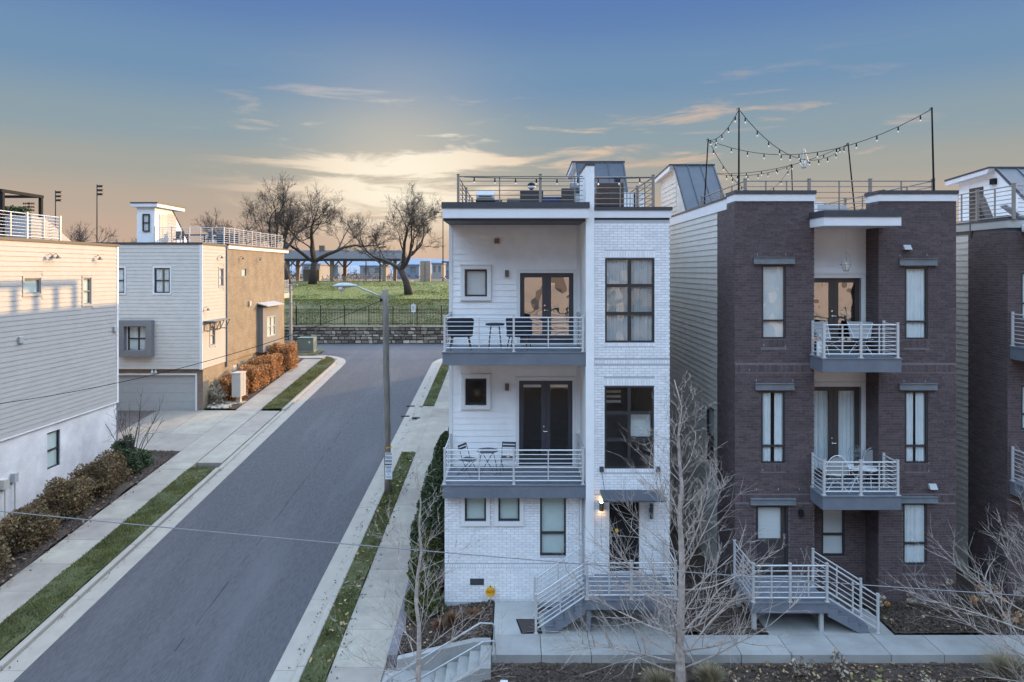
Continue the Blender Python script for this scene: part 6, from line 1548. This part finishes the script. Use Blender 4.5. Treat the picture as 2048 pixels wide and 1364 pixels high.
for i, (x, y, r_, h, m, lb) in enumerate(((-2.6, 30.5, .62, 1.9, 'leaf_green', 'farthest tall evergreen shrub beside the white house'), (-2.72, 27.6, .80, 2.35, 'leaf_green', 'tallest dark evergreen shrub beside the white house'), (-2.72, 24.9, .82, 2.15, 'leaf_green', 'dark evergreen shrub midway along the white house side'), (-2.68, 22.4, .78, 2.0, 'leaf_green', 'evergreen shrub third from the front by the white house'), (-2.55, 20.7, .66, 1.6, 'leaf_lime', 'yellow green evergreen second from the front by the white house'), (-2.45, 19.2, .56, 1.25, 'leaf_lime', 'front yellow green evergreen at the white house corner'))):
    shrub('evergreen_shrub', lb, 'shrub', x, y, sz(y) * .9, r_, r_ * 1.25, h, m, 6500, .045, 140 + i, 'cone', group='evergreens beside the white house')
shrub('topiary', 'small dark double ball topiary beside the side pavement', 'shrub', -3.02, 32.4, sz(32), .22, .22, .95, 'leaf_green', 1800, .03, 150, 'round')
# ornamental grasses and dead perennials
def tuft(name, label, cat, x, y, z, n, h, spread, m, seed, w=.006, group=None, droop=.5):
    r = np.random.default_rng(seed); t = thing(name, label, cat, (x, y, z), 0, group)
    a = r.uniform(0, 2 * np.pi, n); L_ = r.uniform(.5, 1.1, n) * h; s = r.uniform(.1, 1, n) * spread
    V = []; u = np.stack([np.cos(a), np.sin(a), 0 * a], 1); side = np.stack([-np.sin(a), np.cos(a), 0 * a], 1) * w; up = np.array([0, 0, 1.])
    p0 = u * .06 * r.uniform(0, 1, n)[:, None]; p1 = p0 + u * (s * .35)[:, None] + up * (L_ * .65)[:, None]; p2 = p0 + u * s[:, None] + up * (L_ * (1 - droop * .3 * s / spread))[:, None]
    V = np.stack([p0 - side, p0 + side, p1 + side * .8, p1 - side * .8, p1 - side * .8, p1 + side * .8, p2 + side * .25, p2 - side * .25], 1).reshape(-1, 3)
    link('grass_blades', np_mesh('grass_blades', V, np.arange(8 * n).reshape(2 * n, 4)), M[m], t)
    c = MB().lathe(0, 0, [(.09, -.03), (.08, .03), (.02, .05)], 8).build('root_crown', M['soil'], t, local=True)
    return t
tuft('ornamental_grass', 'rust coloured grass clump at the left in the corner bed', 'grass clump', -1.95, 18.0, bed_z(-1.95, 18), 500, .30, .22, 'rust_blade', 1, .007, 'rust clumps in the corner bed')
tuft('ornamental_grass', 'orange grass clump in the middle of the corner bed', 'grass clump', -1.62, 18.15, bed_z(-1.62, 18), 600, .38, .26, 'rust_blade', 2, .007, 'rust clumps in the corner bed')
tuft('ornamental_grass', 'orange grass clump nearest the white wall in the corner bed', 'grass clump', -1.1, 18.3, bed_z(-1.1, 18.3), 450, .30, .24, 'rust_blade', 3, .007, 'rust clumps in the corner bed')
tuft('ornamental_grass', 'bleached feather grass left of the foreground tree trunk', 'grass clump', 3.15, 15.3, front_z(0, 15.3), 900, .62, .45, 'dry_blade', 4, .007)
tuft('ornamental_grass', 'bleached feather grass right of the foreground tree trunk', 'grass clump', 4.35, 15.6, front_z(0, 15.6), 800, .55, .42, 'dry_blade', 5, .007)
tuft('ornamental_grass', 'shaggy brown grass mound at the lower right corner', 'grass clump', 11.0, 15.6, front_z(0, 15.6), 1800, .75, .62, 'dry_blade', 6, .006)
tuft('ornamental_grass', 'bleached grass at the foot of the corner steps', 'grass clump', -.95, 14.7, front_z(0, 14.7), 600, .62, .35, 'dry_blade', 7, .007)
def hydrangea(label, x, y, z, heads, h, sp, seed, group):
    r = np.random.default_rng(seed); t = thing('dried_hydrangea', label, 'plant', (x, y, z), 0, group); st = MB()
    for k in range(heads):
        a = r.uniform(0, 6.28); b = r.uniform(.15, 1) * sp; hh = h * r.uniform(.5, 1.05); tip = (b * math.cos(a), b * math.sin(a), hh); st.tube([(0, 0, 0), (tip[0] * .5, tip[1] * .5, hh * .6), tip], [.008, .006, .004], 4)
        n = 60; C_ = unit(r, n) * r.uniform(.5, 1, n)[:, None] ** .4 * r.uniform(.06, .10) * np.array([1, 1, .75]) + np.array(tip); V, Q = leaf_mesh(r, C_, n, .024, .8); link('flower_head', np_mesh('flower_head', V, Q), M['leaf_pale' if r.uniform() < .7 else 'leaf_rust'], t)
    st.build('stem', M['bark_mid'], t, local=True); return t
hydrangea('two dried hydrangea heads near the stairs in front of the brick bay', 9.85, 18.5, .03, 3, .38, .22, 1, 'dried hydrangeas by the brick bay')
hydrangea('orange dried hydrangea under the crawl vent of the brick bay', 10.55, 18.6, .03, 3, .40, .16, 2, 'dried hydrangeas by the brick bay')
hydrangea('cluster of dried hydrangea heads at the right corner of the brick bay', 12.2, 18.5, .03, 9, .62, .62, 3, 'dried hydrangeas by the brick bay')
hydrangea('cluster of dried hydrangea heads at the far right edge of the bed', 13.2, 18.1, .03, 9, .7, .7, 4, 'dried hydrangeas by the brick bay')
hydrangea('low dried hydrangea next to the walkway at the right', 12.6, 17.7, .03, 5, .34, .4, 5, 'dried hydrangeas by the brick bay')
def perennial(label, x, y, z, n, h, sp, seed, m='leaf_yellow', group='leafy perennials in the front bed'):
    r = np.random.default_rng(seed); t = thing('leafy_perennial', label, 'plant', (x, y, z), 0, group); st = MB(); C_ = []
    for k in range(n):
        a = r.uniform(0, 6.28); b = r.uniform(.2, 1) * sp; hh = h * r.uniform(.6, 1.1); pts = [(0, 0, 0), (b * .5 * math.cos(a), b * .5 * math.sin(a), hh * .55), (b * math.cos(a), b * math.sin(a), hh)]; st.tube(pts, [.006, .005, .003], 4)
        for j in range(7):
            q = r.uniform(.35, 1.02); C_.append([b * q * math.cos(a) + r.normal(0, .03), b * q * math.sin(a) + r.normal(0, .03), hh * q + r.normal(0, .02)])
    C_ = np.array(C_); V, Q = leaf_mesh(r, C_, len(C_), .045, .5); link('leaf', np_mesh('leaf', V, Q), M[m], t); st.build('stem', M['bark_mid'], t, local=True); return t
for i, (x, y, h, m, lb) in enumerate(((6.5, 15.9, .62, 'leaf_pale', 'leggy dried perennial with curled tan leaves before the brick porch'), (7.3, 15.8, .75, 'leaf_pale', 'taller dried perennial with curled leaves before the porch stairs'), (7.25, 15.1, .5, 'leaf_yellow', 'yellow green leafed perennial in the front bed'), (8.0, 15.2, .55, 'leaf_yellow', 'mixed green and tan perennial right of the yellow one'), (6.0, 15.2, .4, 'leaf_yellow', 'low yellowing perennial in the gravel of the front bed'), (9.1, 15.4, .4, 'leaf_pale', 'sparse dried perennial near the right of the front bed'), (2.4, 14.9, .35, 'leaf_pale', 'low dried perennial left of the foreground tree'))): perennial(lb, x, y, front_z(x, y), 9, h, .28, 200 + i, m)
# pebbles
def pebbles(name, label, x0, x1, y0, y1, zf, n, s0, s1, m, seed):
    r = np.random.default_rng(seed); mb = MB()
    for _ in range(n):
        x, y = r.uniform(x0, x1), r.uniform(y0, y1); s = r.uniform(s0, s1); z = zf(x, y); k = 6; mb.lathe(x, y, [(s * .7, z - s * .3), (s * r.uniform(.9, 1.15), z + s * .15), (s * .6, z + s * .5)], k)
    o = mb.build(name, M[m], kind='stuff'); return tag(o, label, 'stones', kind='stuff')
pebbles('pebbles', 'pale river stones at the foot of the tan house hedge', -16.9, -15.7, 38.35, 39.6, left_z, 130, .05, .13, 'stone_pale', 1)
pebbles('pebbles', 'pale stones scattered in the front bed by the tree', 4.8, 6.4, 14.9, 15.9, front_z, 40, .02, .06, 'stone_pale', 2)
pebbles('pebbles', 'small pale stones in the bed under the left wall', -17.6, -15.5, 17, 31, left_z, 46, .02, .06, 'stone_pale', 3)

# trees -------------------------------------------------------------
def wander(r, p, d, L_, k, bend, up):
    pts = [Vector(p)]; d = Vector(d).normalized()
    for _ in range(k):
        d = (d + Vector(r.normal(0, bend, 3)) + Vector((0, 0, up))).normalized(); pts.append(pts[-1] + d * (L_ / k))
    return pts, d
def young_tree(label, x, y, z, h, r0, n, reach, seed, m='bark_pale', low=.08, name='young_tree'):
    r = np.random.default_rng(seed); t = thing(name, label, 'tree', (x, y, z), 0, 'bare young trees in front of the houses'); tr = MB()
    tp = [(r.normal(0, .006) * k, r.normal(0, .006) * k, h * k / 12) for k in range(13)]; rs = [r0 * (1 - .93 * (k / 12) ** .9) for k in range(13)]; rs[0] *= 1.25; tr.tube(tp, rs, 12); tr.build('trunk', M[m], t, local=True, smooth=True)
    br = MB(); tw = MB(); ga = r.uniform(0, 6)
    for i in range(n):
        f = low + (1 - low) * ((i + r.uniform(0, .8)) / n) ** 1.12; f = min(f, .97); k = f * 12; a, b = int(k), min(int(k) + 1, 12); p = Vector(tp[a]).lerp(Vector(tp[b]), k - a)
        ga += 2.4 + r.normal(0, .35); el = rad(r.uniform(8, 34) if f < .35 else r.uniform(24, 52)); d = Vector((math.cos(ga) * math.cos(el), math.sin(ga) * math.cos(el), math.sin(el)))
        L_ = reach * (1.05 - f) ** .75 * r.uniform(.65, 1.15); rb = max(.006, rs[a] * .27 * r.uniform(.65, 1)); pts, dd = wander(r, p, d, L_, 7, .085, .05); br.tube(pts, [rb * (1 - .9 * q / 7) for q in range(8)], 5)
        for j in range(int(3 + L_ * 3.7)):
            u = r.uniform(.18, 1.0); q = min(6, int(u * 7)); p2 = pts[q].lerp(pts[q + 1], u * 7 - q); dv = (pts[q + 1] - pts[q]).normalized(); s = dv.cross(Vector(r.normal(0, 1, 3))).normalized(); d2 = (dv * .72 + s * .62 + Vector((0, 0, .18))); L2 = L_ * r.uniform(.22, .60) * (1.15 - u * .55)
            pt2, _ = wander(r, p2, d2, L2, 4, .12, .05); r2 = max(.0045, rb * .40); tw.tube(pt2, [r2, r2 * .8, r2 * .6, r2 * .42, r2 * .2], 4)
            for _k in range(int(1 + L2 * 3.6)):
                q2 = int(r.integers(1, 4)); p3 = pt2[q2]; dv2 = (pt2[q2 + 1] - pt2[q2]).normalized(); s2 = dv2.cross(Vector(r.normal(0, 1, 3))).normalized(); pt3, _ = wander(r, p3, dv2 * .75 + s2 * .6, L2 * r.uniform(.25, .55), 2, .1, .03); tw.tube(pt3, [.0045, .0032, .0014], 3)
    br.build('branch', M[m], t, local=True, smooth=True); tw.build('twig', M[m], t, local=True, kind='stuff'); return t
young_tree('bare pale young tree in the middle foreground before the gap', PX(1360, 15.3), 15.3, front_z(0, 15.3), 7.0, .12, 64, 3.1, 11)
young_tree('bare pale young tree over the corner steps', PX(838, 14.7), 14.7, -1.0, 6.2, .075, 36, 2.2, 12, low=.16)
young_tree('bare pale young tree reaching in from the right edge', 11.45, 15.0, front_z(0, 15), 5.6, .12, 48, 3.0, 13)
r_ = np.random.default_rng(31); t = thing('crape_myrtle', 'bare multi stemmed shrub by the driveway corner', 'shrub', (-16.6, 30.5, sz(30.5))); st = MB()
for k in range(12):
    a = k * .55; el = rad(r_.uniform(58, 80)); pts, d = wander(r_, (r_.normal(0, .08), r_.normal(0, .08), 0), (math.cos(a) * math.cos(el), math.sin(a) * math.cos(el), math.sin(el)), r_.uniform(1.8, 3.0), 6, .07, .03); st.tube(pts, [.022 - .0028 * q for q in range(7)], 5)
    for j in range(7):
        q = int(r_.integers(3, 7)); p3, _ = wander(r_, pts[q], d + Vector(r_.normal(0, .6, 3)), r_.uniform(.3, .8), 3, .15, .05); st.tube(p3, [.008, .006, .004, .003], 4)
st.build('stem', M['bark_mid'], t, local=True)
def park_tree(label, x, y, z, h, r0, spread, seed, lean=(0, 0), fork=.28, m='bark_mid', depth=6, name='bare_tree'):
    r = np.random.default_rng(seed); t = thing(name, label, 'tree', (x, y, z), 0, 'bare trees on the park slope'); tr = MB(); br = MB(); tw = MB()
    base = [Vector((0, 0, -.2)), Vector((lean[0] * .3, lean[1] * .3, h * fork * .5)), Vector((lean[0], lean[1], h * fork))]; tr.tube(base, [r0 * 1.35, r0 * 1.0, r0 * .95], 12); tr.build('trunk', M[m], t, local=True, smooth=True)
    def rec(p, d, L_, rr0, lv):
        k = 4 if lv < 3 else 3; pts, dd = wander(r, p, d, L_, k, .10 + .03 * lv, .03 if lv < 3 else .07)
        r1 = rr0 * .62; tgt = br if lv < 3 else tw; tgt.tube(pts, [rr0 + (r1 - rr0) * q / k for q in range(k + 1)], 7 if lv < 2 else (5 if lv < 3 else 3), caps=False)
        if lv >= depth: return
        nc = 3 if lv < 4 else 4
        for j in range(nc):
            q = k if j == 0 else int(r.integers(max(1, k - 2), k + 1)); s = dd.cross(Vector(r.normal(0, 1, 3))).normalized(); ang = r.uniform(.3, .75) if j else r.uniform(.08, .4)
            d2 = (dd * math.cos(ang) + s * math.sin(ang)); d2.z *= .8 if lv < 2 else 1; rec(pts[q], d2, L_ * r.uniform(.58, .80), max(.010, r1 * (.92 if j == 0 else r.uniform(.5, .75))), lv + 1)
    n0 = 4
    for i in range(n0):
        a = 2 * math.pi * i / n0 + r.uniform(-.4, .4); el = rad(r.uniform(33, 62)); d = Vector((math.cos(a) * math.cos(el) * spread, math.sin(a) * math.cos(el) * .8, math.sin(el))); rec(base[2], d, h * .30 * r.uniform(.9, 1.15), r0 * r.uniform(.5, .72), 1)
    br.build('branch', M[m], t, local=True, smooth=True); tw.build('twig', M[m], t, local=True, kind='stuff'); return t
park_tree('large spreading bare tree in front of the pavilion', PX(625, 93), 93, park(93), 13.4, .46, 1.35, 61, (.3, 0), .22, depth=7)
park_tree('leaning bare tree on the slope near the white house edge', PX(818, 82), 82, park(82), 10.6, .40, 1.4, 62, (-.9, 0), .27, depth=7)
park_tree('tall bare tree behind the tan brick house roof', PX(578, 88), 88, park(88), 11.4, .38, 1.4, 63, (-1.2, 0), .34, depth=7)
park_tree('smaller bare tree showing left above the tan house roof', PX(480, 96), 96, park(95), 9.5, .35, 1.2, 29, (-.8, 0), .35, depth=6)
park_tree('bluish bare tree behind the left house roof', PX(150, 84), 84, 5.4, 7.8, .32, 1.15, 33, (.3, 0), .42, depth=6)
park_tree('small bare tree between the left and tan house roofs', PX(245, 92), 92, 5.4, 6.6, .26, 1.3, 35, (.2, 0), .5, depth=6)

# ------------------------------------------------------------------ park: stone wall, fence, pavilion
ZW = 2.80; YW = 60.05
sw = thing('stone_wall', 'rubble stone retaining wall below the park fence', 'wall', (-12, YW, ZW)); MB().box(-46, 26, YW + .06, YW + .62, ZW - .4, 4.16).build('core', M['stone_joint'], sw)
rs_ = random.Random(5); meshes = []
for k in range(10):
    mb = MB(); w, h = rs_.uniform(.28, .62), rs_.uniform(.16, .30); c = .04
    pf = [(-w/2 + rs_.uniform(0, c), -.0, -h/2 + rs_.uniform(0, c)), (w/2 - rs_.uniform(0, c), 0, -h/2 + rs_.uniform(0, c)), (w/2 - rs_.uniform(0, c), 0, h/2 - rs_.uniform(0, c)), (-w/2 + rs_.uniform(0, c), 0, h/2 - rs_.uniform(0, c))]
    bk = [(a * 1.06, .16, b * 1.06) for a, _, b in pf]; mb.add(pf + bk, [(0, 1, 2, 3), (0, 4, 5, 1), (1, 5, 6, 2), (2, 6, 7, 3), (3, 7, 4, 0)]); me = bpy.data.meshes.new('stone'); me.from_pydata(mb.v, [], mb.f); me.materials.append(M['stone'] if k < 7 else M['stone_pale']); meshes.append((me, w, h))
cnt = 0; rows = 0; z = ZW - .02
restm = MB(); cand = []
while z < 4.05:
    hrow = rs_.choice((.17, .22, .27, .31)); x = -34 + rs_.uniform(0, .4)
    while x < 12:
        me, w, h = rs_.choice(meshes); cand.append((abs(x + 10), me, x + w / 2, z + hrow / 2, hrow / h)); x += w + .03
    z += hrow + .015
cand.sort(key=lambda q: q[0])
for i, (dd, me, x, zz, s) in enumerate(cand):
    if i < 300:
        o = link('stone', me, None, sw); o.location = Vector((x, YW + rs_.uniform(-.04, .02), zz)) - sw.location; o.scale = (rs_.uniform(.85, 1.08), 1, min(s, 1.3) * rs_.uniform(.85, 1.02)); o.rotation_euler = (0, rs_.uniform(-.09, .09), rs_.uniform(-.05, .05))
    else:
        w = .4; restm.add([(v.co.x + x, v.co.y + YW, v.co.z * min(s, 1.25) + zz) for v in me.vertices], [tuple(p.vertices) for p in me.polygons])
restm.build('stone', M['stone'], sw, kind='stuff')
for k in range(24):
    MB().box(-34 + k * 2, -34 + k * 2 + 1.96, YW - .05, YW + .62, 4.165 + rs_.uniform(-.01, .02), 4.26).build('cap_stone', M['stone'], sw)
fn = thing('iron_fence', 'black iron picket fence on top of the stone wall', 'fence', (-12, YW + .8, 4.2)); yf = YW + .8
pk = MB(); x = -40
while x < 16: pk.box(x - .011, x + .011, yf - .011, yf + .011, 4.2, 5.78); x += .135
pk.build('picket', M['black'], fn, kind='stuff')
for zz in (4.42, 5.35, 5.62): MB().box(-40, 16, yf - .02, yf + .02, zz - .02, zz + .02).build('rail', M['black'], fn)
for k in range(28):
    xx = -40 + k * 2.1; q = MB(); q.box(xx - .035, xx + .035, yf - .035, yf + .035, 4.1, 5.95); q.prism([(xx - .05, yf - .05, 5.951), (xx + .05, yf - .05, 5.951), (xx, yf - .05, 6.03)], (0, .1, 0)); q.build('post', M['black'], fn)
D = YW + .6; t = thing('fence_sign', 'small white notice sign on a post at the park fence', 'sign', (PX(827, D), D, 4.2)); MB().tube([(0, 0, 0), (0, 0, 2.05)], .03, 6).build('post', M['galv'], t, local=True); MB().box(-.17, .17, -.05, -.035, 1.25, 1.9).build('board', M['paper'], t, local=True)
tx = MB()
for k in range(5): tx.box(-.12, .12 - .03 * (k % 2), -.056, -.051, 1.75 - k * .09, 1.79 - k * .09)
tx.build('lettering', M['ink'], t, local=True)
# pavilion
pv = thing('park_pavilion', 'long open park pavilion with dark roof and pale posts', 'pavilion', (PX(690, 100), 100, 7.42))
xa, xb = PX(560, 100), PX(797, 99); ze, zr_ = PZ(521, 100), PZ(503, 100)
MB().prism([(xa - .4, 98.6, ze), (xa - .4, 98.6, ze + .22), (xa - .4, 102.6, zr_ + .25), (xa - .4, 106.6, ze + .22), (xa - .4, 106.6, ze)], (xb - xa + .8, 0, 0)).build('roof', M['pav_roof'], pv)
MB().box(xa - .42, xb + .42, 98.5, 98.59, ze - .12, ze + .24).build('fascia', M['pav_roof'], pv); MB().box(xa - 1, xb + 1, 98.3, 107, 7.1, 7.5).build('floor_slab', M['concrete'], pv)
for yy, xs_ in ((99.2, (575, 664, 769)), (105.6, (596, 690, 790))):
    for px in xs_:
        xx = PX(px, yy); MB().box(xx - .24, xx + .24, yy - .24, yy + .24, 7.5, ze).build('post', M['pav_post'], pv)
        for s in (-1, 1): MB().prism([(xx + s * .241, yy - .09, ze - 1.0), (xx + s * .241, yy - .09, ze - .75), (xx + s * .95, yy - .09, ze - .0), (xx + s * 1.2, yy - .09, ze - .0)], (0, .18, 0)).build('brace', M['pav_post'], pv)
MB().box(PX(640, 103), PX(651, 103), 102.5, 103.2, zr_ + .2, zr_ + .95).build('chimney', M['brown_brick'], pv); MB().box(PX(608, 104), PX(640, 104), 103.6, 104.6, 7.5, 9.2).build('serving_block', M['box_grey'], pv)
t0 = thing('picnic_table', 'pale picnic table, first from the left under the pavilion', 'picnic table', (PX(680, 101.5), 101.5, 7.5), 0, 'picnic tables under the pavilion')
MB().box(-.75, .75, -.38, .38, .70, .76).build('tabletop', M['white_metal'], t0, local=True)
for s in (-1, 1):
    MB().box(-.75, .75, s * .72 - .14, s * .72 + .14, .42, .47).build('bench', M['white_metal'], t0, local=True); MB().tube([(s * .5, -.75, 0), (s * .5, -.3, .70), (s * .5, .3, .70), (s * .5, .75, 0)], .04, 5).build('leg', M['white_metal'], t0, local=True)
for k, nm in enumerate(('second', 'third', 'fourth', 'fifth', 'sixth')):
    c = copy_tree(t0, 'pale picnic table, %s from the left under the pavilion' % nm); c.location = (PX(680 + 19 * (k + 1), 101.5), 101.5 + (k % 2) * 1.5, 7.5)
def lamp_post(label, px, D, zb, ptop, arm):
    t = thing('park_lamp', label, 'lamp post', (PX(px, D), D, zb), 0, 'lamp posts in the park'); h = PZ(ptop, D) - zb; MB().tube([(0, 0, 0), (0, 0, h)], [.09, .06], 8).build('shaft', M['black'], t, local=True); MB().tube([(0, 0, h - .05), (arm, 0, h)], .05, 6).build('arm', M['black'], t, local=True); MB().box(min(arm, arm * 1.7), max(arm, arm * 1.7), -.2, .2, h - .06, h + .1).build('lamp_head', M['black'], t, local=True)
lamp_post('dark park lamp post in front of the pavilion right end', 760, 96, 7.42, 494, .5); lamp_post('thin park lamp post near the white house edge', 886, 105, 7.42, 425, -.6); lamp_post('thin lamp post behind the middle of the pavilion', 732, 112, 7.42, 474, .4)
t = thing('stone_gateway', 'pair of broad stone piers beyond the park lawn', 'gateway', (PX(853, 112), 112, 7.3))
for px0, px1 in ((841, 850), (851, 861)): MB().box(PX(px0, 112) - t.location.x, PX(px1, 112) - t.location.x, -.4, .5, 0, PZ(522, 112) - 7.3).build('pier', M['pav_post'], t, local=True)
# stadium lights
def stadium(label, px, D, ptop, zb, cols, s=1.0):
    t = thing('stadium_light', label, 'floodlight', (PX(px, D), D, zb), 0, 'stadium floodlights behind the left houses'); h = PZ(ptop, D) - zb; MB().tube([(0, 0, 0), (0, 0, h)], [.28 * s, .16 * s], 8).build('shaft', M['frame_dark'], t, local=True)
    for k in range(3):
        zz = h - .4 * s - k * 1.45 * s; b = MB().box(-.1 if cols == 1 else -2.4 * s, 2.4 * s, -.08, .08, zz - .06, zz + .06).build('crossarm', M['frame_dark'], t, local=True)
        for j in range(3 if cols == 1 else 6):
            xx = (.35 + j * .75) * s if cols == 1 else (-2.2 + j * .88) * s; g = MB(); g.prism([(xx - .3 * s, -.3, zz + .1), (xx + .3 * s, -.3, zz + .1), (xx + .34 * s, -.3, zz - .5 * s), (xx - .2 * s, -.3, zz - .65 * s)], (0, .5, 0)); g.build('lamp', M['frame_dark'], t, local=True)
stadium('nearer tall stadium floodlight right of the pergola', 194, 190, 369, 3, 1, .75); stadium('stadium floodlight with three stacked lamp banks beside the pergola', 111, 190, 381, 3, 1, .75); stadium('distant wide stadium floodlight bank seen through the pergola', 58, 300, 404, 3, 2, 1.0)
# far buildings and woods at the horizon
def far_block(label, px0, px1, D, ytop, m, seed, zb=2.0):
    x0, x1 = PX(px0, D), PX(px1, D); zt = PZ(ytop, D); t = thing('distant_building', label, 'building', ((x0 + x1) / 2, D, zb), 0, 'distant buildings beyond the park'); P_ = Pl('front', D); nx = max(2, int((x1 - x0) / 4)); nz = max(1, int((zt - zb) / 3.4)); ops = []
    for i in range(nx):
        for k in range(nz): u = x0 + (i + .25) * (x1 - x0) / nx; w = zb + (k + .35) * (zt - zb) / nz; ops.append((u, u + .5 * (x1 - x0) / nx, w, w + .5 * (zt - zb) / nz))
    b = MB(); panel(b, P_, x0, x1, zb, zt, ops, .3); b.quad((x0, D, zb), (x0, D + 14, zb), (x0, D + 14, zt), (x0, D, zt)); b.quad((x1, D, zb), (x1, D + 14, zb), (x1, D + 14, zt), (x1, D, zt)); b.quad((x0, D, zt), (x1, D, zt), (x1, D + 14, zt), (x0, D + 14, zt)); b.build('wall', M[m], t)
    for o in ops:
        f = MB(); f.quad(P_.p(o[0], o[2], -.25), P_.p(o[1], o[2], -.25), P_.p(o[1], o[3], -.25), P_.p(o[0], o[3], -.25)); f.build('window', M['frame_grey'], t)
    b = MB(); b.box(x0 - .3, x1 + .3, D - .3, D + 14.3, zt, zt + .5); b.build('roof', M['far_blue'], t)
far_block('distant pale block beyond the stone piers', 864, 884, 260, 528, 'far_wall', 1); far_block('distant blue grey block at the white house edge', 884, 930, 330, 524, 'far_blue', 2); far_block('distant tan block behind the pavilion left posts', 604, 640, 240, 530, 'far_wall', 3); far_block('distant grey block behind the pavilion middle', 652, 676, 280, 532, 'far_blue', 4); far_block('distant low block behind the pavilion right posts', 720, 768, 300, 533, 'far_wall', 5); far_block('distant low block under the leaning tree', 790, 838, 280, 531, 'far_blue', 6)
r = np.random.default_rng(77); n = 26000; D_ = r.uniform(150, 420, n); xx = r.uniform(-1.0, .7, n) * D_; zc = 2 + r.uniform(0, 1, n) ** 1.3 * (6.6 + 2.2 * np.sin(xx * .05) + 1.2 * np.sin(xx * .31)); C_ = np.stack([xx, D_, zc], 1); V, Q = leaf_mesh(r, C_, n, .8, .12, .6); tag(link('distant_woods', np_mesh('distant_woods', V, Q), M['bark_mid'], kind='stuff'), 'hazy band of bare woods along the horizon', 'woods', kind='stuff')
for k in range(2):
    hl = MB(); xs_ = [-2600 + i * 130 for i in range(41)]; rg = random.Random(k); top = [18 + 22 * k + 10 * math.sin(i * .37 + k) + 6 * math.sin(i * .91) + rg.uniform(-2, 2) for i in range(41)]
    Dh = 1500 + 700 * k
    for i in range(40): hl.quad((xs_[i], Dh, 0), (xs_[i+1], Dh, 0), (xs_[i+1], Dh + 150, top[i+1]), (xs_[i], Dh + 150, top[i])); hl.quad((xs_[i], Dh + 150, top[i]), (xs_[i+1], Dh + 150, top[i+1]), (xs_[i+1], Dh + 800, 0), (xs_[i], Dh + 800, 0))
    struct(hl.build('hills', M['far_blue']))

bumpy('lawn', -45, 30, 78, 99, lambda x, y: park(y) + .05, M['lawn_dry_sunlit'], .022, .5, seed=15)  # crest sheet, its yellow imitates sun on the slope
tag(blades('grass', -30, -4, 74, 98, lambda x, y: park(y), 30000, .14, M['lawn_dry_sunlit'], 31, .05), 'grass tinted sunlit yellow along the crest below the pavilion', 'grass', kind='stuff')
